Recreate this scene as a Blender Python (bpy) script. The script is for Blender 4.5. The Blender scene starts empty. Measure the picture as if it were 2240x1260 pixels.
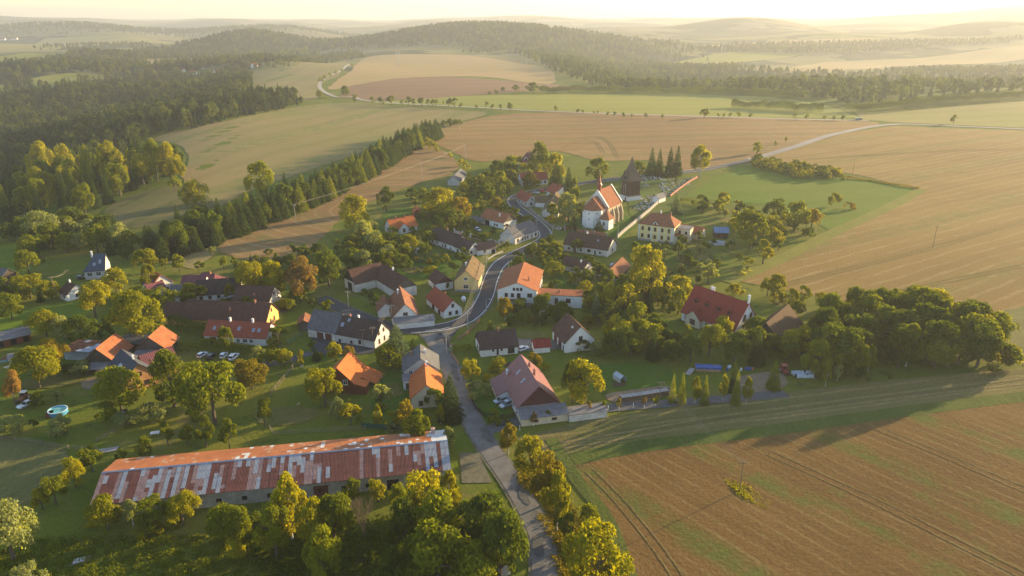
import bpy, bmesh, math, random
import numpy as np
from mathutils import Vector, Matrix
R = math.radians
random.seed(7)
SC = bpy.context.scene
COL = SC.collection
F = 1600.0; PIT = R(20.3); HC = 100.0          # focal length in photo pixels, camera pitch, camera height (m)
SUN_AZ = R(57); SUN_EL = R(10.2)

# ------------------------------------------------------------------ terrain
def sst(t):
    t = np.clip(t, 0, 1); return t*t*(3-2*t)
HILLS = [(40,2850,380,300,60),(-310,2850,280,280,32),(-940,2780,170,220,48),(-2500,4300,1100,330,42),(-1350,4500,600,330,18),
         (1900,3500,900,380,44),(2900,3100,900,480,62),(1300,4500,900,350,74),(-500,5200,900,400,36),(3600,5200,1400,500,85),(900,3900,420,260,34),
         (-640,1180,150,110,20),(-980,1480,220,130,26),(-560,1620,180,110,16),(-1250,2050,300,160,24),(-420,760,90,110,10),(-800,900,170,100,16),(700,1950,260,130,16),(1150,1750,240,110,14)]
def H(x, y):
    x = np.asarray(x, float); y = np.asarray(y, float)
    xl = -150-0.22*(y-250)
    z = -32*sst((xl-x)/260)*sst((y-230)/160)*(1-sst((y-1200)/700))
    z = z-36*sst((y-1130)/260)*sst((x-80)/260)*(1-sst((y-2350)/600))
    z = z-14*sst((y-1700)/300)*sst((-x-300)/300)*(1-sst((y-2300)/500))
    z = z+sst((y-430)/300)*(2.2*np.sin(x/170+1)*np.sin(y/230)+1.2*np.sin(x/90+y/130))
    for hx, hy, sx, sy, a in HILLS:
        z = z+a*np.exp(-((x-hx)/sx)**2-((y-hy)/sy)**2)
    r = np.hypot(x, y); az = np.arctan2(x, np.maximum(y, 1))
    rim = sst((r-5600)/2400)
    z = z+rim*(66+20*np.sin(az*9+1)+14*np.sin(az*21+2)+7*np.sin(az*47)+95*sst((az-.28)/.3)*sst((r-6200)/1500))
    z = z+sst((r-3300)/900)*(16*np.sin(az*31+r/420)+11*np.sin(r/260+az*8))
    return z
def h1(x, y): return float(H(x, y))
TS = 60*1.012**np.arange(460)
def ray(u, v):
    a = (u-1120)/F; b = (v-630)/F
    return a, math.cos(PIT)-b*math.sin(PIT), -math.sin(PIT)-b*math.cos(PIT)
def gp(u, v, dz=0.0):
    """where the line of sight through photo point (u,v) meets the ground (plus dz)"""
    dx, dy, d_z = ray(u, v)
    f = HC+TS*d_z-H(TS*dx, TS*dy)-dz
    i = np.argmax(f < 0)
    if f[i] >= 0: i = len(TS)-1
    a, b = TS[max(i-1, 0)], TS[i]
    for _ in range(24):
        m = .5*(a+b)
        if HC+m*d_z-h1(m*dx, m*dy)-dz < 0: b = m
        else: a = m
    return Vector((b*dx, b*dy, h1(b*dx, b*dy)))
def hgt(P, u, v):
    """height over P of the point seen at photo row v"""
    dx, dy, d_z = ray(u, v)
    return HC+P.y/dy*d_z-P.z
def dep(P): return P.y*math.cos(PIT)+(HC-P.z)*math.sin(PIT)

# ------------------------------------------------------------------ materials
MATS = {}
def nodes(name):
    m = bpy.data.materials.new(name); m.use_nodes = True
    nt = m.node_tree; b = nt.nodes['Principled BSDF']
    if 'Specular IOR Level' in b.inputs: b.inputs['Specular IOR Level'].default_value = .25
    return m, nt, b
def rgb(c): return (c[0], c[1], c[2], 1)
def mixc(nt, f, a, b, mode='MIX'):
    n = nt.nodes.new('ShaderNodeMix'); n.data_type = 'RGBA'; n.blend_type = mode
    for s, val in ((n.inputs['Factor'], f), (n.inputs['A'], a), (n.inputs['B'], b)):
        pass
    ins = [s for s in n.inputs if s.enabled]
    for s, val in zip((ins[0], ins[-2], ins[-1]), (f, a, b)):
        if isinstance(val, (int, float)): s.default_value = val
        elif isinstance(val, (tuple, list)): s.default_value = rgb(val)
        else: nt.links.new(val, s)
    return [o for o in n.outputs if o.enabled][0]
def noise(nt, vec, scale, detail=4, rough=.6, dist=0):
    n = nt.nodes.new('ShaderNodeTexNoise'); n.inputs['Scale'].default_value = scale
    n.inputs['Detail'].default_value = detail; n.inputs['Roughness'].default_value = rough; n.inputs['Distortion'].default_value = dist
    nt.links.new(vec, n.inputs['Vector']); return n.outputs['Fac']
def rng_(nt, val, a, b, c=0., d=1.):
    n = nt.nodes.new('ShaderNodeMapRange'); n.inputs[1].default_value = a; n.inputs[2].default_value = b
    n.inputs[3].default_value = c; n.inputs[4].default_value = d; nt.links.new(val, n.inputs[0]); return n.outputs[0]
def mth(nt, op, a, b=0.):
    n = nt.nodes.new('ShaderNodeMath'); n.operation = op
    for s, val in zip(n.inputs, (a, b)):
        if isinstance(val, (int, float)): s.default_value = val
        else: nt.links.new(val, s)
    return n.outputs[0]
def position(nt): return nt.nodes.new('ShaderNodeNewGeometry').outputs['Position']
def objco(nt): return nt.nodes.new('ShaderNodeTexCoord').outputs['Object']
def mapping(nt, vec, loc=(0,0,0), rot=0., sc=(1,1,1)):
    n = nt.nodes.new('ShaderNodeMapping'); n.inputs['Location'].default_value = loc
    n.inputs['Rotation'].default_value = (0,0,rot); n.inputs['Scale'].default_value = sc
    nt.links.new(vec, n.inputs['Vector']); return n.outputs[0]
def wave(nt, vec, period, dist=0., dscale=1., kind='BANDS'):
    n = nt.nodes.new('ShaderNodeTexWave'); n.wave_type = kind; n.bands_direction = 'X'
    if kind == 'RINGS': n.rings_direction = 'Z'
    n.inputs['Scale'].default_value = .314/period; n.inputs['Distortion'].default_value = dist
    n.inputs['Detail'].default_value = 2; n.inputs['Detail Scale'].default_value = dscale
    nt.links.new(vec, n.inputs['Vector']); return n.outputs['Fac']
def bump(nt, b, hgt_, strength, dist=.1):
    n = nt.nodes.new('ShaderNodeBump'); n.inputs['Strength'].default_value = strength; n.inputs['Distance'].default_value = dist
    nt.links.new(hgt_, n.inputs['Height']); nt.links.new(n.outputs[0], b.inputs['Normal'])
def plain(name, c, rough=.8, amt=.25, scale=.9, metal=0., c2=None, stripe=None, spec=.25):
    """weathered surface: colour varied by two noises, optional seams along the slope (period in m along local x)"""
    if name in MATS: return MATS[name]
    m, nt, b = nodes(name)
    v = objco(nt)
    f = noise(nt, v, scale, 5, .65)
    c2 = c2 or tuple(x*(1-amt*1.6) for x in c)
    c1 = tuple(min(1, x*(1+amt*.8)) for x in c)
    o = mixc(nt, rng_(nt, f, .3, .7), c2, c1)
    g = noise(nt, v, scale*9, 2)
    o = mixc(nt, .35, o, mixc(nt, g, tuple(x*.72 for x in c), tuple(min(1, x*1.25) for x in c)))
    if stripe:
        st = noise(nt, mapping(nt, v, sc=(2.4,.22,.22)), 1., 4, .7)
        o = mixc(nt, rng_(nt, st, .5, .78, 0, .55), o, tuple(x*.5+.012 for x in c))
        st = noise(nt, mapping(nt, v, (7,3,0), sc=(.9,.35,.35)), 1., 4, .7)
        o = mixc(nt, rng_(nt, st, .55, .8, 0, .5), o, tuple(min(1,x*1.35+.02) for x in c))
        w = wave(nt, v, stripe); s = rng_(nt, w, .0, .35, .62, 1.)
        n = nt.nodes.new('ShaderNodeMix'); 
        o = mixc(nt, 1., o, s, 'MULTIPLY')
        bump(nt, b, w, .5, .06)
    else: bump(nt, b, g, .25, .04)
    nt.links.new(o, b.inputs['Base Color'])
    b.inputs['Roughness'].default_value = rough; b.inputs['Metallic'].default_value = metal
    b.inputs['Specular IOR Level'].default_value = spec
    MATS[name] = m; return m
def fieldmat(name, ca, cb, ang=0., period=5., line=(.2,.17,.08), amt=.5, rings=None, big=.012, weed=None, weedamt=.0, weedper=40., dist=3.):
    """a field: two soils mixed in patches, drill or combine lines at an angle (or rings), green weed in streaks"""
    m, nt, b = nodes(name)
    p = position(nt)
    o = mixc(nt, rng_(nt, noise(nt, p, big, 5, .62), .36, .64), ca, cb)
    if rings:
        v = mapping(nt, p, (-rings[0], -rings[1], 0)); w = wave(nt, v, period, dist, .4, 'RINGS')
        w2 = wave(nt, v, period*3.7, dist*1.5, .3, 'RINGS')
    else:
        v = mapping(nt, p, (0,0,0), -ang); w = wave(nt, v, period, dist, .5); w2 = wave(nt, v, period*3.3, dist*1.4, .35)
    brk = rng_(nt, noise(nt, p, .06, 6, .75), .38, .62)
    o = mixc(nt, mth(nt, 'MULTIPLY', mth(nt, 'MULTIPLY', rng_(nt, w, .78, .97), brk), amt), o, line)
    o = mixc(nt, mth(nt, 'MULTIPLY', rng_(nt, w2, .45, .95), amt*.4), o, tuple(x*.66 for x in ca))
    if weed:
        wv = wave(nt, v, weedper, 4., .3, 'RINGS' if rings else 'BANDS')
        f = mth(nt, 'MULTIPLY', rng_(nt, wv, .78, .97), rng_(nt, noise(nt, p, .09, 5, .7), .42, .6))
        f2 = rng_(nt, noise(nt, p, .035, 5, .7), .6, .72)
        o = mixc(nt, mth(nt, 'MULTIPLY', mth(nt, 'MAXIMUM', f, f2), weedamt), o, weed)
    fine = noise(nt, p, 1.1, 4, .7)
    o = mixc(nt, .6, o, mixc(nt, rng_(nt, fine, .3, .7), (.35,.33,.3), (.65,.66,.62)), 'OVERLAY')
    nt.links.new(o, b.inputs['Base Color']); b.inputs['Roughness'].default_value = 1; b.inputs['Specular IOR Level'].default_value = .05
    bump(nt, b, fine, .55, .35)
    return m
def foliage(name, c, t=None, var=.35, patch=0):
    m, nt, b = nodes(name)
    nt.nodes.remove(b)
    out = nt.nodes['Material Output']
    oi = nt.nodes.new('ShaderNodeObjectInfo').outputs['Random']
    at = nt.nodes.new('ShaderNodeAttribute'); at.attribute_name = 'tint'
    v = position(nt)
    f = noise(nt, v, .55, 3, .6)
    lf = nt.nodes.new('ShaderNodeAttribute'); lf.attribute_name = 'leaf'
    f = mth(nt, 'ADD', mth(nt, 'MULTIPLY', f, .75), mth(nt, 'MULTIPLY', lf.outputs['Fac'], .45))
    k = mth(nt, 'ADD', mth(nt, 'MULTIPLY', f, .75), mth(nt, 'MULTIPLY', mth(nt, 'FRACT', mth(nt, 'ADD', oi, at.outputs['Fac'])), .5))
    if patch: k = mth(nt, 'ADD', k, mth(nt, 'MULTIPLY', rng_(nt, noise(nt, v, .011, 3, .6), .35, .65, -.5, .5), patch))
    k = rng_(nt, k, .2, 1.05, 0, 1)
    lo = (c[0]*(1-var*1.15), c[1]*(1-var), c[2]*(1-var*.6)); hi = (c[0]*(1+var*1.5), c[1]*(1+var*.95), c[2]*(1+var*.2))
    o = mixc(nt, k, lo, hi)
    d = nt.nodes.new('ShaderNodeBsdfDiffuse'); tr = nt.nodes.new('ShaderNodeBsdfTranslucent'); mx = nt.nodes.new('ShaderNodeMixShader')
    nt.links.new(o, d.inputs['Color'])
    t = t or (2.05, 1.87, .3)
    nt.links.new(mixc(nt, 1., o, t, 'MULTIPLY'), tr.inputs['Color'])
    mx.inputs[0].default_value = .48
    nt.links.new(d.outputs[0], mx.inputs[1]); nt.links.new(tr.outputs[0], mx.inputs[2]); nt.links.new(mx.outputs[0], out.inputs['Surface'])
    return m
FOL = {'g': foliage('leaves_mid_green', (.12,.148,.012)), 'y': foliage('leaves_yellow_green', (.19,.198,.011)),
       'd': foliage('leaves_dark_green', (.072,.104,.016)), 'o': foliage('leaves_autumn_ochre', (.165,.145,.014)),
       's': foliage('leaves_silver_willow', (.18,.215,.09)), 'b': foliage('leaves_brown', (.19,.135,.05)),
       'n': foliage('needles_dark', (.042,.066,.02), (1.5,1.6,.5)), 'l': foliage('needles_light', (.12,.15,.02)), 'u': foliage('needles_blue', (.075,.115,.09)),
       'f': foliage('wood_broadleaf', (.078,.105,.024), (1.5,1.5,.6), var=.5, patch=.6), 'w': foliage('wood_conifer', (.042,.066,.028), (1.3,1.4,.6), var=.45, patch=.4)}
BARK = plain('bark', (.11,.085,.06), .95); BIRCH = plain('birch_bark', (.45,.42,.36), .9)
# ------------------------------------------------------------------ object helpers
def tag(o, label=None, cat=None, group=None, kind=None):
    if label: o['label'] = label
    if cat: o['category'] = cat
    if group: o['group'] = group
    if kind: o['kind'] = kind
    return o
def thing(name, label, cat, loc, rz=0., group=None):
    o = bpy.data.objects.new(name, None); COL.objects.link(o)
    o.location = loc; o.rotation_euler = (0,0,rz); o.empty_display_size = .5
    return tag(o, label, cat, group)
def link(name, me, parent=None, loc=(0,0,0), rz=0., sc=None):
    o = bpy.data.objects.new(name, me); COL.objects.link(o)
    if parent: o.parent = parent
    o.location = loc; o.rotation_euler = (0,0,rz)
    if sc is not None: o.scale = sc
    return o
class MB:
    def __init__(s): s.v=[]; s.f=[]; s.m=[]
    def poly(s, pts, m=0):
        i=len(s.v); s.v+= [tuple(p) for p in pts]; s.f.append(tuple(range(i,i+len(pts)))); s.m.append(m); return s
    def box(s, x0,x1,y0,y1,z0,z1, m=0):
        i=len(s.v); s.v+=[(x0,y0,z0),(x1,y0,z0),(x1,y1,z0),(x0,y1,z0),(x0,y0,z1),(x1,y0,z1),(x1,y1,z1),(x0,y1,z1)]
        for q in ((3,2,1,0),(4,5,6,7),(0,1,5,4),(1,2,6,5),(2,3,7,6),(3,0,4,7)): s.f.append(tuple(i+k for k in q)); s.m.append(m)
        return s
    def loft(s, rings, m=0, cap=True):
        n=len(rings[0]); i=len(s.v)
        for r in rings: s.v+=[tuple(p) for p in r]
        for k in range(len(rings)-1):
            for j in range(n):
                a=i+k*n+j; b=i+k*n+(j+1)%n; s.f.append((a,b,b+n,a+n)); s.m.append(m)
        if cap:
            s.f.append(tuple(i+j for j in reversed(range(n)))); s.m.append(m)
            s.f.append(tuple(i+(len(rings)-1)*n+j for j in range(n))); s.m.append(m)
        return s
    def cyl(s, p, q, r0, r1=None, n=7, m=0):
        r1 = r0 if r1 is None else r1
        p=Vector(p); q=Vector(q); d=(q-p).normalized(); a=d.orthogonal().normalized(); b=d.cross(a)
        R_=[[c+(a*math.cos(t)+b*math.sin(t))*r for t in [2*math.pi*k/n for k in range(n)]] for c,r in ((p,r0),(q,r1))]
        return s.loft(R_, m)
    def mesh(s, name, mats, smooth=False):
        me=bpy.data.meshes.new(name); me.from_pydata(s.v,[],s.f)
        for m in mats: me.materials.append(m)
        if len(mats)>1: me.polygons.foreach_set('material_index', s.m)
        if smooth: me.polygons.foreach_set('use_smooth',[True]*len(s.f))
        me.update(); return me
    def build(s, name, mats, parent=None, **k):
        if not isinstance(mats,(list,tuple)): mats=[mats]
        return link(name, s.mesh(name, mats, k.pop('smooth',False)), parent, **k)

# ------------------------------------------------------------------ ground sheets
def spline(pts, closed=True, step=None, n=6):
    out=[]; N=len(pts)
    for i in range(N if closed else N-1):
        if closed: a,b,c,d=[pts[(i+k)%N] for k in (-1,0,1,2)]
        else: a,b,c,d=[pts[min(max(i+k,0),N-1)] for k in (-1,0,1,2)]
        k=n if step is None else max(1,int((Vector(c)-Vector(b)).length/step))
        for j in range(k):
            t=j/k
            out.append(tuple(.5*((2*b[e])+(-a[e]+c[e])*t+(2*a[e]-5*b[e]+4*c[e]-d[e])*t*t+(-a[e]+3*b[e]-3*c[e]+d[e])*t**3) for e in (0,1)))
    if not closed: out.append(tuple(pts[-1][:2]))
    return out
def off(x, y, layer): 
    return .04*(layer+1)+.00022*math.hypot(x,y)
def sheet(name, px, mat, layer=0, smooth=True, jit=.5):
    pts=[gp(*p) for p in px]; pts=[(p.x,p.y) for p in pts]
    if smooth: pts=spline(pts, True, n=7)
    d0=np.mean([math.hypot(*p) for p in pts])
    rs=random.Random(len(pts)*31+layer)
    j=jit*d0/300
    pts=[(x+rs.uniform(-j,j), y+rs.uniform(-j,j)) for x,y in pts]
    bm=bmesh.new(); f=bm.faces.new([bm.verts.new((x,y,0)) for x,y in pts])
    bmesh.ops.triangulate(bm, faces=[f])
    xs=[p[0] for p in pts]; ys=[p[1] for p in pts]
    def cut(lo,hi,ax):
        c=lo
        while True:
            c+= max(5., .035*(c if ax else d0))
            if c>=hi: break
            co=[0,0,0]; no=[0,0,0]; co[ax]=c; no[ax]=1
            bmesh.ops.bisect_plane(bm, geom=bm.verts[:]+bm.edges[:]+bm.faces[:], dist=1e-4, plane_co=co, plane_no=no)
    cut(min(xs),max(xs),0); cut(min(ys),max(ys),1)
    V=np.array([v.co[:] for v in bm.verts]); Z=H(V[:,0],V[:,1])
    for v,z in zip(bm.verts,Z): v.co.z=z+off(v.co.x,v.co.y,layer)
    for f in bm.faces:
        if f.normal.z<0: f.normal_flip()
        f.smooth=True
    me=bpy.data.meshes.new(name); bm.to_mesh(me); bm.free(); me.materials.append(mat)
    return tag(link(name,me),kind='structure')
def ribbon(name, px, width, mat, layer=1, shift=0., dash=None, world=None, height=None):
    pts=world or [gp(*p) for p in px]; pts=[(p[0],p[1]) for p in pts]
    if not world: pts=spline(pts, False, step=3.)
    vs=[];fs=[]
    if name=='road': ROADS.append((pts,width/2+2.2))
    acc=0
    for i,(x,y) in enumerate(pts):
        a=Vector(pts[max(i-1,0)]); b=Vector(pts[min(i+1,len(pts)-1)]); t=(b-a).normalized(); n=Vector((-t.y,t.x))
        for s in (-.5,0,.5):
            q=Vector((x,y))+n*(shift+s*width); vs.append((q.x,q.y,h1(q.x,q.y)+off(q.x,q.y,layer)))
        if i:
            acc+=(Vector(pts[i])-Vector(pts[i-1])).length
            if dash and (acc%dash[0])>dash[1]: continue
            k=3*i
            for e in (0,1): fs.append((k-3+e,k+e,k+e+1,k-2+e)[::-1])
    me=bpy.data.meshes.new(name); me.from_pydata(vs,[],fs); me.materials.append(mat); me.update()
    if me.polygons and me.polygons[0].normal.z<0: me.flip_normals()
    return tag(link(name,me),kind='structure')

# ------------------------------------------------------------------ foliage meshes
def quads(pos, nrm, size, rs, asp=.75):
    n=len(pos); nrm=nrm/np.maximum(np.linalg.norm(nrm,axis=1,keepdims=True),1e-6)
    r=rs.normal(size=(n,3)); t=np.cross(nrm,r); t/=np.maximum(np.linalg.norm(t,axis=1,keepdims=True),1e-6); b=np.cross(nrm,t)
    s=(size*rs.uniform(.6,1.35,n))[:,None]*.5
    t=t*s; b=b*s*asp
    return np.stack([pos-t-b*.6,pos+t*.2-b,pos+t+b*.5,pos-t*.3+b],1)
def npmesh(name, Q, mats, tint=None):
    n=len(Q); me=bpy.data.meshes.new(name)
    me.vertices.add(n*4); me.vertices.foreach_set('co', Q.reshape(-1).astype(np.float32))
    me.loops.add(n*4); me.loops.foreach_set('vertex_index', np.arange(n*4,dtype=np.int32))
    me.polygons.add(n); me.polygons.foreach_set('loop_start', np.arange(0,n*4,4,dtype=np.int32))
    me.update(calc_edges=True)
    for m in mats: me.materials.append(m)
    if n<9000:
        a=me.attributes.new('leaf','FLOAT','FACE'); a.data.foreach_set('value', np.random.RandomState(n).rand(n).astype(np.float32))
    if tint is not None:
        a=me.attributes.new('tint','FLOAT','FACE'); a.data.foreach_set('value', tint.astype(np.float32))
    return me
def crownq(shape, n, leaf, seed):
    """leaf clusters of a crown one unit high and one unit wide"""
    rs=np.random.RandomState(seed)
    if shape=='c':
        k=n; z=.06+.93*rs.beta(1.0,1.55,k)
        lev=np.round(z*15)/15+rs.normal(0,.012,k); z=np.clip(.55*z+.45*lev,.04,.985)
        Rz=.5*(1-z)**.82+.012; s=rs.uniform(.25,1,k)**.6; nb=11
        a=(rs.randint(0,nb,k)+.37*np.round(z*15))*2*math.pi/nb+rs.normal(0,.13,k)
        Rz=Rz*(.82+.3*np.abs(np.sin(a*2.5+np.round(z*15)*1.7+seed)))
        pos=np.stack([np.cos(a)*Rz*s,np.sin(a)*Rz*s,z-.075*s*s*(1.1-z)+rs.normal(0,.006,k)],1)
        nrm=np.stack([np.cos(a)*.55,np.sin(a)*.55,np.full(k,.75)],1)+rs.normal(0,.4,(k,3))
        return quads(pos,nrm,np.full(k,leaf)*(1.15-.6*z),rs,.6)
    prm={'r':(.52,.475,.5,26),'b':(.47,.5,.5,15),'o':(.60,.40,.5,14),'t':(.55,.46,.5,20),'k':(.5,.5,.5,16),'v':(.53,.48,.5,26)}[shape]
    cz,rz,rr,nl=prm
    d=rs.normal(size=(nl,3)); d/=np.linalg.norm(d,axis=1,keepdims=True); d[:,2]=np.where(d[:,2]<-.8,-d[:,2],d[:,2])
    rad=rs.uniform(.42,.74,nl)
    c=d*rad[:,None]; lr=rs.uniform(.2,.4,nl)
    if shape in 'tk':
        c[:,:2]*=np.clip(1.05-.75*np.abs(c[:,2:3]+.25),.25,1); 
        lr*=np.clip(1.1-.5*np.maximum(c[:,2],0),.5,1); 
    w=lr**2; li=rs.choice(nl,n,p=w/w.sum())
    e=rs.normal(size=(n,3)); e/=np.linalg.norm(e,axis=1,keepdims=True)
    e=e+.55*d[li]+np.array([0,0,.25]); e/=np.linalg.norm(e,axis=1,keepdims=True)
    rj=rs.uniform(.6,1.02,n)+.28*(rs.uniform(0,1,n)>.9)*rs.uniform(0,1,n)
    if shape=='v': rj=rs.uniform(.5,1.18,n)
    pos=c[li]+e*(lr[li]*rj)[:,None]
    pos=pos*np.array([rr,rr,rz])
    if shape=='v': pos[:,2]-=.10*rs.uniform(0,1,n)*(np.hypot(pos[:,0],pos[:,1])/.5)
    pos[:,2]+=cz; pos[:,2]=np.maximum(pos[:,2],.01)
    return quads(pos,e*.85+d[li]*.3+rs.normal(0,.46,(n,3)),np.full(n,leaf),rs)
LODN={0:(4600,.044),1:(1900,.066),2:(620,.108),3:(170,.17)}
CRQ={}
def crown(shape, lod, var):
    key=(shape,lod,var)
    if key not in CRQ:
        n,lf=LODN[lod]
        if shape=='c': lf*=1.15
        if shape=='b' : n=int(n*.8)
        CRQ[key]=crownq(shape,n,lf,hash((ord(shape),var))%9999+17)
    return CRQ[key]
def trunkmb(shape, seed):
    rs=random.Random(seed); m=MB()
    top={'c':.95,'t':.8,'k':.5,'b':.3}.get(shape,.62)
    r=.022 if shape in 'ct' else .035
    z=[0,.12,.3,top]; x=[0,rs.uniform(-.012,.012),rs.uniform(-.02,.02),rs.uniform(-.03,.03)]
    rr=[r*1.35,r,r*.8,r*.25]
    m.loft([[(x[i]+math.cos(t)*rr[i],math.sin(t)*rr[i],z[i]-(.03 if i==0 else 0)) for t in [k*math.pi/3 for k in range(6)]] for i in range(4)])
    if shape in 'rovt':
        for k in range(6):
            a=k*1.05+rs.uniform(-.3,.3); z0=rs.uniform(.24,.5); L=rs.uniform(.2,.36)
            m.cyl((0,0,z0),(math.cos(a)*L,math.sin(a)*L,z0+rs.uniform(.14,.3)),r*.45,r*.12,5)
    return m
TRM={}
def trunkmesh(shape, var, birch=False):
    k=(shape,var,birch)
    if k not in TRM: TRM[k]=trunkmb(shape,var*7+3).mesh('trunk',[BIRCH if birch else BARK])
    return TRM[k]
CRM={}
def crownmesh(shape,lod,var):
    k=(shape,lod,var)
    if k not in CRM: CRM[k]=npmesh('crown',crown(*k),[FOL['g']])
    return CRM[k]
def setmat(o, m):
    o.material_slots[0].link='OBJECT'; o.material_slots[0].material=m
SHN={'r':('broadleaf_tree','tree'),'o':('orchard_tree','tree'),'t':('birch_tree','tree'),'c':('conifer_tree','conifer'),'b':('bush','bush'),'k':('thuja','thuja'),'v':('willow_tree','willow'),'x':('bare_tree','tree')}
NT=[0]
COMB={}
def combmesh(shape,lod,var,c):
    k=(shape,lod,var,c)
    if k not in COMB:
        q=crown(shape,lod,var); me=npmesh('tree',q,[FOL[c]])
        t=trunkmesh(shape,var)
        bm=bmesh.new(); bm.from_mesh(me); n0=len(bm.faces); bm.from_mesh(t); bm.faces.ensure_lookup_table()
        for f in bm.faces[n0:]: f.material_index=1
        bm.to_mesh(me); bm.free(); me.materials.append(BARK); COMB[k]=me
    return COMB[k]
def plant(P, h, w, kind, label, group=None):
    """one tree or bush: kind is shape letter + leaf colour letter"""
    sh,c=kind[0],kind[1]; NT[0]+=1; rs=random.Random(NT[0]*13+5)
    D=dep(P); pxh=max(h,w)*731/D
    lod=0 if pxh>34 else 1 if pxh>17 else 2 if pxh>8 else 3
    var=rs.randint(0,3 if lod<3 else 1); rz=rs.uniform(0,6.28)
    nm,cat=SHN[sh]
    loc=(P.x,P.y,P.z-.02*h)
    if sh=='x':
        t=thing(nm,label,cat,loc,rz,group); baretree(t,h,w); return t
    if sh in 'bk' :
        o=link(nm,crownmesh(sh,lod,var),None,loc,rz,(w,w,h)); setmat(o,FOL[c]); return tag(o,label,cat,group)
    if pxh<13:
        o=link(nm,combmesh(sh,lod,var,c),None,loc,rz,(w,w,h)); return tag(o,label,cat,group)
    t=thing(nm,label,cat,loc,rz,group)
    link('trunk',trunkmesh(sh,var,sh=='t'),t,sc=(min(w,h*.8),min(w,h*.8),h))
    o=link('crown',crownmesh(sh,lod,var),t,sc=(w,w,h)); setmat(o,FOL[c])
    return t
def baretree(t,h,w):
    rs=random.Random(5); m=MB()
    def grow(p,d,L,r,n):
        q=p+d*L; m.cyl(p,q,r,r*.6,5)
        if n==0: return
        for k in range(3):
            e=(d+Vector((rs.uniform(-.5,.5),rs.uniform(-.5,.5),rs.uniform(.0,.45)))).normalized(); grow(p+d*L*rs.uniform(.5,1),e,L*rs.uniform(.62,.85),r*.6,n-1)
    tk=MB(); tk.cyl((0,0,-.2),(0,0,h*.22),.18,.13); tk.build('trunk',BARK,t)
    for k in range(6):
        a=k*1.05; grow(Vector((0,0,h*.12+.02*k*h)),Vector((math.cos(a)*.28,math.sin(a)*.28,1)).normalized(),h*.3,.09,4)
    m.build('branches',plain('bare_twigs',(.3,.22,.13),.95),t)
def trow(u,vb,vt,w,kind,label,group=None):
    P=gp(u,vb); h=max(1.,hgt(P,u,vt)); return plant(P,h,max(.6,w/F*dep(P)),kind,label,group)
def inpoly(x,y,pg):
    c=False; j=len(pg)-1
    for i in range(len(pg)):
        if (pg[i][1]>y)!=(pg[j][1]>y) and x<(pg[j][0]-pg[i][0])*(y-pg[i][1])/(pg[j][1]-pg[i][1])+pg[i][0]: c=not c
        j=i
    return c
def scatter(px, step, seed=1, jit=.42):
    pg=[gp(*p) for p in px]; pg=[(p.x,p.y) for p in pg]; rs=random.Random(seed); out=[]
    x0=min(p[0] for p in pg); x1=max(p[0] for p in pg); y0=min(p[1] for p in pg); y1=max(p[1] for p in pg)
    y=y0
    while y<y1:
        x=x0
        while x<x1:
            a=x+rs.uniform(-jit,jit)*step; b=y+rs.uniform(-jit,jit)*step
            if inpoly(a,b,pg): out.append(Vector((a,b,h1(a,b))))
            x+=step
        y+=step
    return out
KW={'g':'mid green','y':'yellow green','d':'dark green','o':'autumn ochre','s':'silvery','b':'brownish','n':'dark','l':'sunlit light green','u':'blue green'}
SW={'r':'round broadleaf tree','o':'small fruit tree','t':'tall slender birch','c':'spruce','b':'bush','k':'thuja','v':'loose willow'}
ROADS=[]
def free(P):
    for x,y,rz,a,b in FOOT:
        dx,dy=P.x-x,P.y-y; c,s=math.cos(rz),math.sin(rz)
        if abs(dx*c+dy*s)<a and abs(-dx*s+dy*c)<b: return False
    for pts,w in ROADS:
        for q in pts:
            if (q[0]-P.x)**2+(q[1]-P.y)**2<w*w: return False
    return True
def thicket(px, step, kinds, hr, wr, where, group, seed=1):
    rs=random.Random(seed*3+1)
    for P in scatter(px,step,seed):
        if not free(P): continue
        k=rs.choice(kinds); f=rs.uniform(*hr)*(.72 if k[0]=='b' else 1); 
        if k[0]=='r' and f<7.2: k='o'+k[1]
        w=f*rs.uniform(*wr)*(1.5 if k[0]=='b' else .62 if k[0]=='c' else .75 if k[0]=='t' else 1.2)
        plant(P,f,w,k,KW[k[1]]+' '+SW[k[0]]+' '+where,group+' '+k)
def wood(name, px, step, mix, hr, label, cap=4000, seed=3, lod=3, world=None, holes=()):
    """a wood that reads as one mass"""
    pts=world if world is not None else scatter(px,step,seed); rs=np.random.RandomState(seed); out=[[],[]]; tn=[[],[]]
    hs=[[gp(*p)[:2] for p in h] for h in holes]
    if hs: pts=[p for p in pts if not any(inpoly(p.x,p.y,h) for h in hs)]
    if len(pts)>cap: pts=random.Random(seed).sample(pts,cap)
    for P in pts:
        con=rs.rand()<mix; sh='c' if con else 'r' if rs.rand()<.7 else 't'
        q=crown(sh,lod,rs.randint(0,2)); h=rs.uniform(*hr)*(1.12 if con else 1); w=h*rs.uniform(.3,.42) if con else h*rs.uniform(.55,.85)
        a=rs.uniform(0,6.28); c,s=math.cos(a),math.sin(a)
        m=np.array([[c*w,s*w,0],[-s*w,c*w,0],[0,0,h]])
        i=0 if con else 1
        out[i].append(q@m+np.array([P.x,P.y,P.z-.02*h])); tn[i].append(np.full(len(q),rs.rand()))
    Q=np.concatenate(out[0]+out[1]); T=np.concatenate(tn[0]+tn[1]); n0=sum(len(x) for x in out[0])
    me=npmesh(name,Q,[FOL['w'],FOL['f']],T)
    mi=np.ones(len(Q),dtype=np.int32); mi[:n0]=0; me.polygons.foreach_set('material_index',mi)
    return tag(link(name,me),label,'woodland',kind='stuff')
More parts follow.
